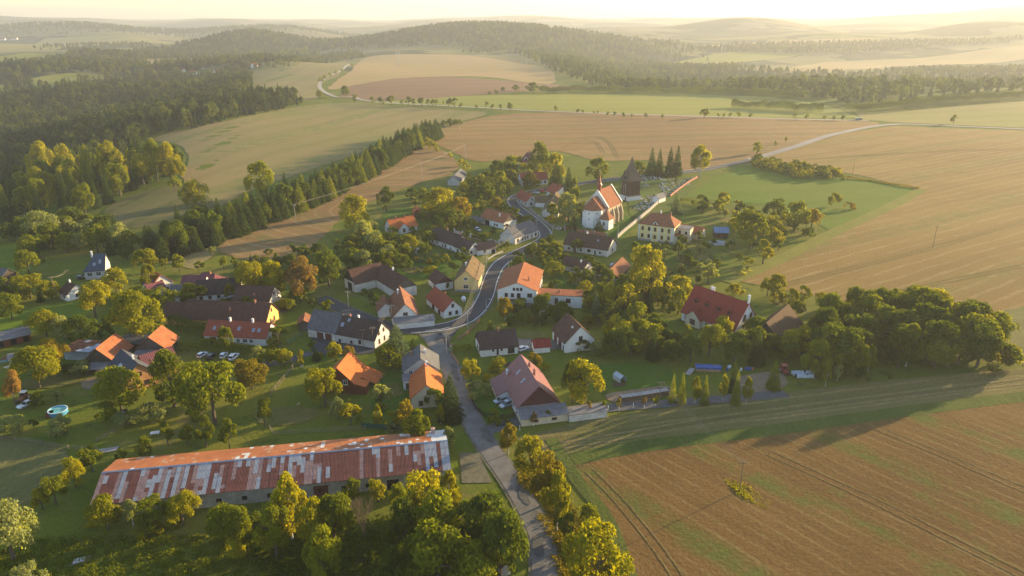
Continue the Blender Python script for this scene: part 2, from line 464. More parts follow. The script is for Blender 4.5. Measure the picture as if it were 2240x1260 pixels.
# ------------------------------------------------------------------ building parts
def rf(name,c,**k): return plain('roof_'+name,c,k.pop('rough',.9),k.pop('amt',.28),k.pop('scale',.7),spec=k.pop('spec',.08),**k)
RO={'brown':rf('brown_tile',(.115,.06,.045),stripe=.55),'dark':rf('dark_tile',(.085,.055,.05),stripe=.55),'red':rf('red_tile',(.32,.085,.05),amt=.15,stripe=.6),
    'orange':rf('orange_tile',(.50,.145,.045),amt=.14,stripe=.6),'terra':rf('terracotta',(.36,.13,.06),stripe=.6),'maroon':rf('maroon_sheet',(.20,.05,.05),amt=.12,stripe=1.1,rough=.45,spec=.5),
    'slate':rf('grey_slate',(.14,.135,.14),stripe=.9),'grey':rf('grey_sheet',(.2,.19,.19),amt=.3),'blue':rf('blue_slate',(.07,.085,.12),amt=.12,stripe=.6),
    'tan':rf('tan_tile',(.12,.072,.04),stripe=.6),'rust':rf('rusty_brown',(.21,.09,.05),amt=.35),'wine':rf('wine_red',(.27,.045,.035),amt=.12,stripe=.9),
    'shingle':rf('wood_shingle',(.16,.115,.08),amt=.3),'bluesheet':rf('blue_sheet',(.18,.27,.42),amt=.15,stripe=1.0),'purple':rf('dull_purple',(.2,.075,.085),stripe=.6),
    'church':rf('church_tile',(.31,.125,.065),amt=.25,stripe=.7),'anth':rf('anthracite',(.075,.08,.095),amt=.12,stripe=.7),'mossy':rf('mossy_brown',(.17,.115,.06),amt=.45,scale=.5,stripe=.6)}
def wl(name,c,**k): return plain('wall_'+name,c,.9,k.pop('amt',.12),k.pop('scale',.5),**k)
WA={'white':wl('white_plaster',(.72,.70,.66)),'old':wl('stained_plaster',(.62,.57,.5),amt=.3),'cream':wl('cream_plaster',(.62,.52,.36)),'yellow':wl('yellow_plaster',(.68,.50,.20)),
    'ochre':wl('ochre_plaster',(.62,.36,.12)),'grey':wl('grey_plaster',(.5,.47,.44),amt=.2),'wood':plain('wall_grey_boards',(.13,.105,.085),.9,.3,.5,stripe=.5),
    'dkwood':plain('wall_dark_boards',(.06,.045,.035),.9,.3,.5,stripe=.5),'redwood':plain('wall_red_boards',(.2,.06,.025),.8,.25,.5,stripe=.4),'maroonwd':plain('wall_maroon_boards',(.10,.035,.03),.8,.2,.5,stripe=.4),
    'stone':wl('sandstone',(.42,.34,.24),amt=.3),'brick':wl('brick',(.33,.13,.08),amt=.25),'bluegrey':wl('blue_grey',(.3,.36,.42),amt=.2),'concrete':wl('concrete',(.36,.33,.28),amt=.3),
    'villa':wl('pale_yellow_plaster',(.72,.58,.27)),'log':wl('orange_timber',(.42,.21,.09),amt=.25),'plinth':wl('stone_plinth',(.28,.26,.25))}
GLASS,_nt,_b=nodes('window_glass'); _b.inputs['Base Color'].default_value=(.025,.028,.035,1); _b.inputs['Roughness'].default_value=.12; _b.inputs['Specular IOR Level'].default_value=.5
WFR=plain('window_frame_white',(.68,.66,.62),.6,.05); BFR=plain('window_frame_brown',(.12,.05,.035),.6,.1); DOOR=plain('door_brown',(.10,.06,.045),.7,.2,stripe=.3)
GATE=plain('gate_rust_red',(.16,.055,.04),.7,.2,stripe=.35); CHW=plain('chimney_white',(.72,.70,.68),.8,.1); CHB=plain('chimney_brick',(.38,.17,.11),.9,.25); MET=plain('bare_metal',(.42,.43,.45),.4,.15,metal=.6)
DARK=plain('dark_opening',(.012,.011,.01),1,.05)
WM={}
def opening(root,w,h,kind,loc,rz):
    """window, door or gate on a wall; front of the mesh looks to local -y"""
    k=(round(w,1),round(h,1),kind)
    nm={'w':'window','b':'window','d':'door','g':'garage_door','a':'window','o':'doorway','r':'window','v':'vent'}[kind]
    if k not in WM:
        a,b=w/2,h; fr=MB(); pn=MB()
        t=.09 if kind!='w' else .12
        if kind in 'wbr':
            fr.box(-a-t,a+t,-.07,.03,-t,0).box(-a-t,a+t,-.06,.03,b,b+t).box(-a-t,-a,-.06,.03,0,b).box(a,a+t,-.06,.03,0,b)
            fr.box(-.035,.035,-.055,0,0,b).box(-a-t-.08,a+t+.08,-.16,.03,-t-.07,-t)
            if h>1: fr.box(-a,a,-.05,0,b*.64,b*.64+.06)
            pn.box(-a,a,-.03,.02,0,b)
            WM[k]=(fr.mesh('window',[{'w':WFR,'b':BFR,'r':BFR}[kind]]),pn.mesh('pane',[GLASS]))
        elif kind=='a':
            n=9; arc=[(a*math.cos(math.pi*i/n),b*.62+(b*.38)*math.sin(math.pi*i/n)) for i in range(n+1)]
            o=[(-a,0),(a,0)]+arc
            big=[(x*(1+t/a),z*(1+t/b)-.03) for x,z in o]
            fr.loft([[(x,-.05,z) for x,z in big],[(x,.03,z) for x,z in big]]); pn.loft([[(x,-.07,z) for x,z in o],[(x,.02,z) for x,z in o]])
            WM[k]=(fr.mesh('window',[WA['stone']]),pn.mesh('pane',[GLASS]))
        elif kind in 'ov':
            pn.box(-a,a,-.04,.02,0,b); WM[k]=(pn.mesh(nm,[DARK]),None)
        else:
            fr.box(-a-t,a+t,-.06,.03,b,b+t).box(-a-t,-a,-.06,.03,0,b).box(a,a+t,-.06,.03,0,b); pn.box(-a,a,-.04,.02,0,b)
            if kind=='d': pn.box(-a*.6,a*.6,-.06,-.03,b*.55,b*.85)
            else:
                for i in range(1,5): pn.box(-a,a,-.055,-.03,b*i/5-.02,b*i/5+.02)
            WM[k]=(pn.mesh(nm,[DOOR if kind=='d' else GATE]),fr.mesh('frame',[WFR if kind=='d' else BFR]))
    m0,m1=WM[k]; o=link(nm,m0,root,loc,rz)
    if m1: link(m1.name.split('.')[0],m1,o)
    return o
def facade(root,D,wins):
    L,W=D['L'],D['W']
    for s,t,z,w,h,kind in wins:
        e=.004
        if s=='R': opening(root,w,h,kind,(-L/2+L*t,-W/2-e,z),0)
        elif s=='L': opening(root,w,h,kind,(L/2-L*t,W/2+e,z),math.pi)
        elif s=='B': opening(root,w,h,kind,(L/2+e,-W/2+W*t,z),math.pi/2)
        else: opening(root,w,h,kind,(-L/2-e,W/2-W*t,z),-math.pi/2)
def roofmesh(L,W,hr,he,ov=.45,og=.4,hip=(0,0),th=.16,ridge=0.):
    """two slopes (hips at the ends if asked) with real thickness; eaves at height he over the wall line"""
    k=(hr-he)/(W/2); ye=W/2+ov; ze=he-k*ov; xa=-L/2-(og if not hip[0] else ov); xb=L/2+(og if not hip[1] else ov)
    ra=xa+hip[0]; rb=xb-hip[1]
    m=MB()
    def lay(d): return [(xa,-ye,ze+d),(xb,-ye,ze+d),(xb,ye,ze+d),(xa,ye,ze+d),(ra,0,hr+d),(rb,0,hr+d)]
    t=lay(th); u=lay(.02)
    m.v=t+u; m.f=[(0,1,5,4),(2,3,4,5),(1,2,5),(3,0,4)]
    if not hip[0]: m.f.remove((3,0,4))
    if not hip[1]: m.f.remove((1,2,5))
    m.f+=[tuple(6+i for i in reversed(f)) for f in m.f[:]]
    m.f+=[(1,0,6,7),(3,2,8,9)]
    if hip[1]: m.f.append((2,1,7,8))
    else: m.f+=[(5,1,7,11),(2,5,11,8)]
    if hip[0]: m.f.append((0,3,9,6))
    else: m.f+=[(0,4,10,6),(4,3,9,10)]
    m.m=[0]*len(m.f)
    r=.13                                                             # ridge cap
    m.loft([[(ra,-r,hr+th-.05),(ra,r,hr+th-.05),(ra,0,hr+th+.09)],[(rb,-r,hr+th-.05),(rb,r,hr+th-.05),(rb,0,hr+th+.09)]])
    return m
def wallmesh(L,W,hr,he,hip=(0,0)):
    m=MB(); a,b=L/2,W/2; z0=-1.2
    m.poly([(-a,-b,z0),(a,-b,z0),(a,-b,he),(-a,-b,he)]).poly([(a,b,z0),(-a,b,z0),(-a,b,he),(a,b,he)])
    m.poly([(a,-b,z0),(a,b,z0),(a,b,he),(a,-b,he)]).poly([(-a,b,z0),(-a,-b,z0),(-a,-b,he),(-a,b,he)])
    return m
def gablemesh(L,W,hr,he,end,drop=0):
    m=MB(); a=L/2*end; b=W/2
    p=[(a,-b,he-drop),(a,b,he-drop),(a,b,he),(a,0,hr),(a,-b,he)]
    if not drop: p=[(a,-b,he),(a,b,he),(a,0,hr)]
    q=[(x-.12*end,y,z) for x,y,z in p]
    return m.loft([p,q] if end<0 else [q,p])
def chimney(roof,x,y,z,h,mat,w=.6,cap=True,lift=1.2):
    m=MB(); m.box(x-w/2,x+w/2,y-w*.4,y+w*.4,z-lift,z+h)
    if cap: m.box(x-w/2-.1,x+w/2+.1,y-w*.4-.1,y+w*.4+.1,z+h,z+h+.14).cyl((x,y,z+h+.14),(x,y,z+h+.5),.14)
    return m.build('chimney',mat,roof)
def skylight(roof,D,side,t,s,w=.8,h=1.2):
    sg=-1 if side=='R' else 1; k=(D['hr']-D['he'])/(D['W']/2); n=math.hypot(1,k)
    x=(-D['L']/2+D['L']*t)*(1 if side=='R' else -1); y0=sg*D['W']/2*(1-s)
    m=MB(); g=MB()
    def P(dx,du,dn): return (x+dx, y0-sg*(du/n)-0+sg*dn*k/n, D['hr']-k*abs(y0)+du*k/n+.16+dn/n)
    def bx(mm,x0,x1,u0,u1,n0,n1): mm.loft([[P(x0,u0,n0),P(x1,u0,n0),P(x1,u1,n0),P(x0,u1,n0)],[P(x0,u0,n1),P(x1,u0,n1),P(x1,u1,n1),P(x0,u1,n1)]])
    bx(m,-w/2-.08,w/2+.08,-h/2-.08,h/2+.08,-.08,.06); bx(g,-w/2,w/2,-h/2,h/2,.0,.085)
    m.build('skylight',MET,roof); g.build('skylight_pane',SKYGL,roof)
SKYGL,_nt,_b=nodes('skylight_glass'); _b.inputs['Base Color'].default_value=(.25,.3,.36,1); _b.inputs['Roughness'].default_value=.15
def ridge(p1,p2,hr,og=.4):
    a=gp(*p1,hr); b=gp(*p2,hr)
    d=b-a; L=math.hypot(d.x,d.y); c=(a+b)/2
    return c.x,c.y,math.atan2(d.y,d.x),max(3.,L-2*og)
def solve(p1,p2,hr,e,pitch,og=.4,lo=4,hi=14):
    a=gp(*p1,hr); b=gp(*p2,hr); d=(b-a); L=math.hypot(d.x,d.y); n=(-d.y/L,d.x/L)
    def ds(he):
        q=gp(*e,he); return abs((q.x-a.x)*n[0]+(q.y-a.y)*n[1])
    l,h=.5,hr-.5
    for _ in range(24):
        m=.5*(l+h)
        if (hr-m)/max(ds(m),.05)>math.tan(R(pitch)): l=m
        else: h=m
    return min(max(2*ds(m)-.8,lo),hi), m
def house(name,label,cat,p1,p2,hr,W=None,he=None,eave=None,pitch=40,roof='brown',wall='white',wins=(),chim=(),sky=(),hip=(0,0),gA=None,gB=None,plinth=None,group=None,dz=0,Lk=1.,rparts=None,at=None):
    """ridge from photo points p1 to p2 (both really at hr above the ground)"""
    if at: x,y,rz,L=at
    else: x,y,rz,L=ridge(p1,p2,hr)
    if eave: W,h2=solve(p1,p2,hr,eave,pitch); he=he or h2
    L*=Lk; k=(hr-he)/(W/2)
    if hip[0] or hip[1]:
        e=(hip[0]+hip[1]); L=L+e
        x+= (hip[1]-hip[0])/2*math.cos(rz); y+=(hip[1]-hip[0])/2*math.sin(rz)
    FOOT.append((x,y,rz,L/2+2.2,W/2+2.2)); t=thing(name,label,cat,(x,y,h1(x,y)+dz),rz,group)
    D=dict(L=L,W=W,hr=hr,he=he,root=t)
    wallmesh(L,W,hr,he,hip).build('wall',WA[wall],t)
    if not hip[0]: gablemesh(L,W,hr,he,-1).build('gable',WA[gA or wall],t)
    if not hip[1]: gablemesh(L,W,hr,he,1).build('gable',WA[gB or wall],t)
    r=roofmesh(L,W,hr,he,hip=hip).build('roof',RO[roof],t); D['roof']=r
    if plinth: MB().box(-L/2-.05,L/2+.05,-W/2-.05,W/2+.05,-1.2,plinth).build('plinth',WA['plinth'],t)
    facade(t,D,wins)
    for tx,sy,h,m in chim: chimney(r,-L/2+L*tx,W/2*sy,hr-abs(sy)*(hr-he),h,{'w':CHW,'b':CHB,'m':MET}[m])
    for s in sky: skylight(r,D,*s)
    return D
def lean(D,side,t0,t1,depth,zh,zl,roof='grey',wall='white',wins=(),open_=False,ov=.3):
    """lean-to along a side: its wall and its single-slope roof"""
    t=D['root']; L,W=D['L'],D['W']
    if side in 'RL': o=Matrix.Rotation(0 if side=='R' else math.pi,4,'Z'); n=L; base=W/2
    else: o=Matrix.Rotation(math.pi/2 if side=='B' else -math.pi/2,4,'Z'); n=W; base=L/2
    a,b=-n/2+n*t0,-n/2+n*t1; rz=o.to_euler().z; y0=-base-.01; y1=-base-depth
    m=MB(); 
    if open_:
        for x in (a+.1,b-.1,(a+b)/2): MB().box(x-.1,x+.1,y1,y1+.2,-.8,zl).build('post',WA[wall],t,rz=rz)
    else: m.loft([[(a,y0,-1.1),(b,y0,-1.1),(b,y1,-1.1),(a,y1,-1.1)],[(a,y0,zh),(b,y0,zh),(b,y1,zl),(a,y1,zl)]])
    if not open_: m.build('wall',WA[wall],t,rz=rz)
    s=(zh-zl)/depth; r=MB(); e=.02
    P=lambda d:[(a-ov,y0+.005,zh+d),(a-ov,y1-ov,zl-s*ov+d),(b+ov,y1-ov,zl-s*ov+d),(b+ov,y0+.005,zh+d)]
    r.loft([P(e),P(e+.14)]); r.build('lean_to_roof',RO[roof],t,rz=rz)
    for tx,z,w,h,kind in wins:
        v=o@Vector((a+(b-a)*tx,y1-.004,z)); opening(t,w,h,kind,v,rz)
def block(D,x0,x1,y0,y1,z1,wall,roof=None,z0=-1.2,ov=.25,name='annex_wall',pyr=0.,hip=None):
    """box annex in the house's own axes with a flat, pyramid or hipped roof"""
    t=D['root']; MB().box(x0,x1,y0,y1,z0,z1).build(name,WA[wall],t)
    if roof:
        m=MB(); b=[(x0-ov,y0-ov),(x1+ov,y0-ov),(x1+ov,y1+ov),(x0-ov,y1+ov)]; cx,cy=(x0+x1)/2,(y0+y1)/2
        lo=[(x,y,z1+.005) for x,y in b]; up=[(x,y,z1+.17) for x,y in b]
        if pyr: m.loft([lo,up,[(cx+(x-cx)*.02,cy+(y-cy)*.02,z1+pyr) for x,y in b]])
        else: m.loft([lo,up])
        m.build('annex_roof',RO[roof],t)
FOOT=[]
def wing(D,x,y,rz,L,W,hr,he,roof,wall,wins=(),gA=None,gB=None,hip=(0,0)):
    """a wing with its own ridge: parts of the same house, given in its axes"""
    t=D['root']
    q=t.location+Matrix.Rotation(t.rotation_euler.z,3,'Z')@Vector((x,y,0)); FOOT.append((q.x,q.y,t.rotation_euler.z+rz,L/2+2,W/2+2))
    o=Matrix.Translation((x,y,0))@Matrix.Rotation(rz,4,'Z')
    wallmesh(L,W,hr,he).build('wall',WA[wall],t,loc=(x,y,0),rz=rz)
    if not hip[0]: gablemesh(L,W,hr,he,-1).build('gable',WA[gA or wall],t,loc=(x,y,0),rz=rz)
    if not hip[1]: gablemesh(L,W,hr,he,1).build('gable',WA[gB or wall],t,loc=(x,y,0),rz=rz)
    r=roofmesh(L,W,hr,he,hip=hip).build('roof',RO[roof],t,loc=(x,y,0),rz=rz)
    d=dict(L=L,W=W,hr=hr,he=he,root=t,roof=r)
    for s,tt,z,w,h,kind in wins:
        lx,ly,rr={'R':(-L/2+L*tt,-W/2-.004,0),'L':(L/2-L*tt,W/2+.004,math.pi),'B':(L/2+.004,-W/2+W*tt,math.pi/2),'A':(-L/2-.004,W/2-W*tt,-math.pi/2)}[s]
        v=o@Vector((lx,ly,z)); opening(t,w,h,kind,v,rz+rr)
    return d
def dormer(D,side,t,z0,w,h,depth,roof,wall,kind='b'):
    """gabled dormer standing out of a slope"""
    sg=-1 if side=='R' else 1; x=-D['L']/2+D['L']*t; k=(D['hr']-D['he'])/(D['W']/2)
    yf=sg*(D['hr']-z0)/k*1.0; yb=yf-sg*depth; r=D['roof']
    m=MB(); 
    P=lambda y:[(x-w/2,y,z0-.6),(x+w/2,y,z0-.6),(x+w/2,y,z0+h),(x,y,z0+h+w*.35),(x-w/2,y,z0+h)]
    m.loft([P(yf),P(yb)]); m.build('dormer',WA[wall],r)
    q=MB(); yo=yf+sg*.3
    for s in (-1,1):
        c=[(x,z0+h+w*.35+.03),(x+s*(w/2+.25),z0+h-.15),(x+s*(w/2+.25),z0+h-.03),(x,z0+h+w*.35+.16)]
        q.loft([[(a,yo,b) for a,b in c],[(a,yb-sg*1.2,b) for a,b in c]])
    q.build('dormer_roof',RO[roof],r)
    opening(r,w*.5,h*.7,kind,(x,yf+sg*.004,z0+.12),0 if side=='R' else math.pi)
# ------------------------------------------------------------------ ground, fields, roads
def angpx(p,q):
    a=gp(*p); b=gp(*q); return math.atan2(b.y-a.y,b.x-a.x)+math.pi/2
def groundmat():
    m,nt,b=nodes('grass_ground'); p=position(nt)
    o=mixc(nt,rng_(nt,noise(nt,p,.02,5,.62),.38,.62),(.092,.13,.013),(.16,.155,.024))
    o=mixc(nt,rng_(nt,noise(nt,p,.05,6,.7),.53,.68),o,(.18,.15,.045))
    o=mixc(nt,rng_(nt,noise(nt,p,.11,5,.7),.55,.75),o,(.04,.065,.014))
    f=noise(nt,p,1.3,4,.7)
    o=mixc(nt,.55,o,mixc(nt,rng_(nt,f,.3,.7),(.35,.34,.3),(.66,.66,.6)),'OVERLAY')
    nt.links.new(o,b.inputs['Base Color']); b.inputs['Roughness'].default_value=1; b.inputs['Specular IOR Level'].default_value=.05
    bump(nt,b,f,.5,.3); return m
def farmat():
    m,nt,b=nodes('far_land'); p=position(nt)
    n=noise(nt,p,.0016,5,.6,.5); k=noise(nt,p,.02,5,.7)
    fld=mixc(nt,rng_(nt,noise(nt,p,.0035,2),.42,.58),(.17,.165,.05),(.2,.165,.08))
    fr=mixc(nt,rng_(nt,k,.35,.65),(.03,.042,.018),(.065,.08,.03))
    o=mixc(nt,rng_(nt,n,.49,.51),fr,fld)
    nt.links.new(o,b.inputs['Base Color']); b.inputs['Roughness'].default_value=1; b.inputs['Specular IOR Level'].default_value=.05
    bump(nt,b,k,1.,9.); return m
GR=groundmat(); FAR=farmat()
def terrain():
    rr=np.concatenate([np.linspace(4,60,8),60*1.026**np.arange(1,215)]); aa=np.radians(np.arange(-100,100.01,.5))
    n,k=len(rr),len(aa); A,Rr=np.meshgrid(aa,rr); X=Rr*np.sin(A); Y=Rr*np.cos(A); Z=H(X,Y)
    V=np.stack([X,Y,Z],-1).reshape(-1,3); i=np.arange((n-1)*k).reshape(n-1,k)[:,:-1].ravel()
    Fc=np.stack([i,i+1,i+1+k,i+k],1)[:,::-1]
    me=bpy.data.meshes.new('ground'); me.vertices.add(len(V)); me.vertices.foreach_set('co',V.ravel().astype(np.float32))
    me.loops.add(Fc.size); me.loops.foreach_set('vertex_index',Fc.ravel().astype(np.int32)); me.polygons.add(len(Fc))
    me.polygons.foreach_set('loop_start',np.arange(0,Fc.size,4,dtype=np.int32)); me.update(calc_edges=True)
    me.materials.append(GR); me.materials.append(FAR)
    me.polygons.foreach_set('material_index',(rr[i//k]>1500).astype(np.int32)); me.polygons.foreach_set('use_smooth',np.ones(len(Fc),dtype=bool))
    tag(link('ground',me),kind='structure'); return float(rr[-1])
RMAX=terrain()
GW=(.07,.11,.02)
# near right: stubble field and the strip of straw and clover above it
F1=fieldmat('stubble_brown',(.14,.078,.026),(.195,.115,.04),angpx((1640,960),(2240,1250)),3.4,(.25,.19,.08),.45,weed=(.10,.115,.025),weedamt=.9,weedper=29,dist=2.2)
sheet('field',[(1247,1020),(1310,1002),(1560,960),(1900,915),(2330,858),(2400,1290),(1400,1290),(1345,1150),(1275,1055)],F1,1,False)
F2=fieldmat('straw_and_clover',(.115,.115,.035),(.19,.15,.06),angpx((1250,965),(2240,838)),4.5,(.34,.25,.11),.6,weed=(.075,.12,.02),weedamt=.8,weedper=26)
sheet('field',[(1130,960),(1300,915),(1560,880),(1700,862),(1900,838),(2100,818),(2320,800),(2330,858),(1900,915),(1560,960),(1310,1002),(1247,1020),(1200,1000)],F2,0,False)
TRK=fieldmat('straw_track',(.19,.15,.065),(.24,.185,.085),0,2.,(.14,.14,.04),.6)
for sh in (-1.3,1.3): ribbon('path',[(1230,975),(1400,948),(1560,920),(1760,893),(2000,862),(2300,828)],.95,TRK,2,sh)
VERGE=fieldmat('lush_verge',(.06,.09,.018),(.12,.13,.03),0,4,(.15,.16,.04),.3)
ribbon('grass',[(1250,1005),(1420,975),(1700,940),(2000,898),(2320,858)],5,VERGE,2)
ribbon('grass',[(1205,960),(1262,1050),(1330,1140),(1385,1290)],3.2,VERGE,2)
# big brown field right and beyond
F3=fieldmat('harvested_tan',(.22,.138,.043),(.275,.18,.058),angpx((1900,560),(2240,470)),7,(.36,.27,.14),.5,weed=(.15,.15,.04),weedamt=.55,weedper=60,big=.006)
sheet('field',[(1600,612),(1700,572),(1830,508),(1945,455),(2015,416),(1890,385),(1760,362),(1650,348),(1700,336),(1760,318),(1850,292),(1960,276),(2100,282),(2380,290),(2400,640),(2240,668),(2150,692),(1950,672),(1850,662),(1700,632)],F3,0,False)
F3b=fieldmat('green_stubble',(.13,.135,.04),(.2,.17,.06),angpx((2100,740),(2240,700)),6,(.25,.22,.08),.4)
sheet('field',[(2150,694),(2240,670),(2420,640),(2420,800),(2240,800),(2190,760)],F3b,0,False)
F4=fieldmat('green_meadow',(.10,.16,.014),(.135,.165,.02),angpx((1550,430),(1950,410)),9,(.15,.17,.03),.35)
sheet('field',[(1500,432),(1560,390),(1620,366),(1700,364),(1800,372),(1880,390),(2010,414),(1945,455),(1830,508),(1790,492),(1700,450),(1560,438)],F4,0,False)
YG=fieldmat('yellow_verge',(.17,.17,.03),(.2,.19,.04),0,5,(.22,.2,.06),.3)
ribbon('grass',[(1590,618),(1700,570),(1830,506),(1945,453),(2015,415)],7,YG,2)
F5=fieldmat('ploughed_tan',(.225,.132,.052),(.28,.175,.068),angpx((1100,300),(1700,285)),9,(.38,.28,.15),.55,weed=(.17,.155,.05),weedamt=.6,weedper=75,big=.005)
sheet('field',[(935,292),(1000,272),(1090,252),(1200,247),(1400,250),(1600,256),(1780,262),(1915,268),(1900,280),(1840,288),(1740,318),(1640,346),(1580,362),(1500,374),(1420,352),(1330,352),(1290,348),(1210,330),(1120,348),(1040,352),(985,330),(950,312)],F5,0)
# left of the village
c=gp(760,470); F6=fieldmat('swirl_stubble',(.205,.122,.052),(.265,.17,.072),0,7,(.36,.26,.13),.65,rings=(c.x+20,c.y+15),weed=(.13,.14,.04),weedamt=.6,weedper=33,big=.008,dist=7)
sheet('field',[(480,548),(505,508),(600,474),(700,434),(800,374),(880,322),(915,300),(940,318),(985,338),(1000,372),(915,402),(850,425),(760,470),(700,525),(640,566),(560,572)],F6,1)
F6b=fieldmat('olive_strip',(.16,.14,.05),(.24,.19,.08),angpx((350,560),(700,420)),6,(.3,.25,.11),.5)
sheet('field',[(345,572),(420,528),(500,490),(600,452),(700,416),(780,372),(880,318),(905,300),(800,378),(700,438),(600,480),(500,512),(478,552),(420,590)],F6b,0,False)
c7=gp(640,270); F7=fieldmat('green_tan_slope',(.20,.18,.06),(.27,.19,.085),angpx((420,330),(760,250)),10,(.2,.2,.06),.5,weed=(.13,.16,.035),weedamt=.7,weedper=90,big=.005)
sheet('field',[(335,304),(420,282),(520,260),(620,240),(700,228),(780,226),(900,235),(1060,246),(1000,268),(930,290),(860,312),(760,345),(640,385),(540,420),(470,450),(400,392),(412,350),(395,318)],F7,0)
F8=fieldmat('pale_green_field',(.25,.24,.045),(.21,.22,.045),angpx((900,225),(1700,225)),16,(.3,.26,.08),.4,big=.004)
sheet('field',[(800,226),(900,217),(1050,209),(1250,205),(1500,206),(1680,212),(1800,228),(1830,240),(1880,258),(1700,258),(1500,255),(1200,243),(1000,233)],F8,0,False)
F9=fieldmat('wheat_dome',(.36,.24,.115),(.31,.23,.09),angpx((760,180),(1100,160)),22,(.3,.27,.11),.35,big=.003)
sheet('field',[(722,196),(745,170),(775,148),(800,126),(900,119),(1010,121),(1120,136),(1200,152),(1200,184),(1050,168),(900,170),(800,182)],F9,0)
F9b=fieldmat('ploughed_dome',(.20,.12,.068),(.225,.135,.07),angpx((760,205),(1100,190)),20,(.3,.2,.12),.3,big=.004)
sheet('field',[(740,212),(765,190),(860,172),(980,168),(1150,180),(1320,193),(1200,196),(1050,207),(940,216),(810,220)],F9b,1,False)
F10=fieldmat('pale_slope',(.25,.19,.085),(.19,.175,.055),angpx((560,190),(740,140)),16,(.26,.24,.09),.6,big=.005)
sheet('field',[(538,158),(640,147),(762,136),(742,165),(700,182),(692,216),(620,226),(545,228),(555,195)],F10,0,False)
F11=fieldmat('right_pasture',(.24,.22,.06),(.27,.22,.08),angpx((1900,250),(2240,235)),12,(.32,.27,.1),.4,big=.005)
sheet('field',[(1868,246),(1990,242),(2240,222),(2420,214),(2420,292),(2240,280),(1960,268),(1885,262)],F11,0,False)
for k,pg in enumerate(([(1468,138),(1600,113),(1770,116),(1690,130),(1560,142)],[(1650,152),(1800,136),(2000,128),(2240,100),(2300,120),(2150,140),(1960,146),(1800,162)],[(-40,97),(100,84),(300,80),(560,79),(500,92),(330,95),(150,101)],[(-40,122),(80,118),(110,124),(20,140),(-40,140)],[(1500,100),(1700,90),(1900,84),(1960,92),(1700,104)],[(-60,108),(120,98),(215,98),(110,112),(-60,118)])):
    sheet('field',pg,[F8,F9,F11][k%3],0,False)
sheet('meadow',[(232,458),(300,424),(395,404),(440,420),(470,450),(400,478),(300,500),(240,490)],fieldmat('dry_meadow',(.17,.135,.055),(.11,.115,.035),0,9,(.2,.16,.07),.3,weed=(.06,.085,.02),weedamt=.8,weedper=30),1)
sheet('meadow',[(-40,545),(70,535),(70,590),(-40,610)],F4,0); sheet('meadow',[(-40,700),(90,672),(180,660),(190,690),(60,715),(-40,728)],F4,0)
sheet('meadow',[(-60,965),(60,962),(140,985),(150,1020),(100,1085),(20,1110),(-80,1110)],fieldmat('mown_hay',(.125,.125,.04),(.16,.145,.055),0,3,(.22,.19,.09),.5,rings=(-135,150)),0)
lawn=fieldmat('garden_lawn',(.065,.125,.014),(.085,.13,.02),0,5,(.08,.11,.02),.2,big=.05)
for pg in ([(1000,830),(1080,840),(1110,900),(1060,925),(1020,880)],[(1300,800),(1440,795),(1470,830),(1400,850),(1310,845)],[(860,800),(900,815),(900,900),(840,920),(810,880)],[(1340,470),(1400,478),(1340,530),(1240,520),(1270,470)],[(860,570),(1000,560),(1010,590),(930,610),(870,600)],[(1250,560),(1330,590),(1260,635),(1200,610)],[(850,460),(900,455),(915,470),(840,478)]): sheet('lawn',pg,lawn,0)
ASP=plain('asphalt',(.062,.062,.066),.9,.25,.25); ASL=plain('asphalt_pale',(.17,.158,.145),.95,.3,.3); GRV=plain('gravel_grey',(.115,.11,.11),.95,.3,.8); WHT=plain('road_paint',(.75,.75,.73),.7,.08)
PAV=plain('paving_slabs',(.15,.135,.085),.95,.35,.6); DIRT=plain('bare_earth',(.25,.18,.11),1,.3,.2)
main=[(700,652),(740,672),(790,694),(840,712),(900,722),(960,718),(1010,705),(1042,682),(1062,650),(1074,612),(1090,582),(1120,560),(1160,541),(1190,524),(1192,508),(1176,490),(1152,470),(1128,452),(1122,438),(1135,428),(1165,420),(1230,408),(1330,394),(1400,387),(1480,379),(1560,368),(1640,350),(1740,321),(1830,293),(1950,273),(2100,277),(2400,290)]
ribbon('path',main,7.6,plain('road_shoulder',(.15,.135,.09),.95,.45,.5),2)
ribbon('road',main,6.2,ASP,3)
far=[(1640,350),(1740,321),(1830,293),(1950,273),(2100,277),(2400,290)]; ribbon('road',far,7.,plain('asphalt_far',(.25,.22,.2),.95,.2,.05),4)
for s in (-2.8,2.8): ribbon('road_marking',main[4:26],.26,WHT,5,s)
ribbon('road_marking',[(905,726),(960,722),(1000,712)],.22,WHT,5,-.2,dash=(6,3))
lane=[(930,722),(948,742),(970,775),(992,820),(1008,868),(1035,925),(1075,990),(1115,1045),(1160,1120),(1188,1190),(1192,1300)]
ribbon('path',lane,6.4,plain('road_shoulder',(.15,.135,.09),.95,.45,.5),1)
ribbon('road',lane,5.0,ASL,2)
PT=plain('road_patch',(.10,.095,.09),.95,.3,.5)
for pg in ([(985,800),(996,800),(1006,830),(995,832)],[(1050,940),(1066,938),(1082,966),(1066,968)],[(1130,1070),(1146,1066),(1160,1100),(1148,1104)],[(1165,1180),(1185,1176),(1190,1215),(1170,1218)],[(952,738),(968,736),(970,748),(956,750)]): sheet('road_patch',pg,PT,4)
sheet('pavement',[(880,716),(960,722),(1005,712),(985,745),(975,790),(955,770),(935,738)],ASP,1)
sheet('pavement',[(690,732),(725,728),(828,756),(815,772),(740,778),(684,772)],ASP,1)
ribbon('path',[(1062,945),(1120,925),(1200,910),(1300,896),(1450,884),(1600,872),(1720,862)],4.2,GRV,2)
sheet('pavement',[(1003,990),(1044,990),(1076,1056),(1010,1058)],PAV,1,False)
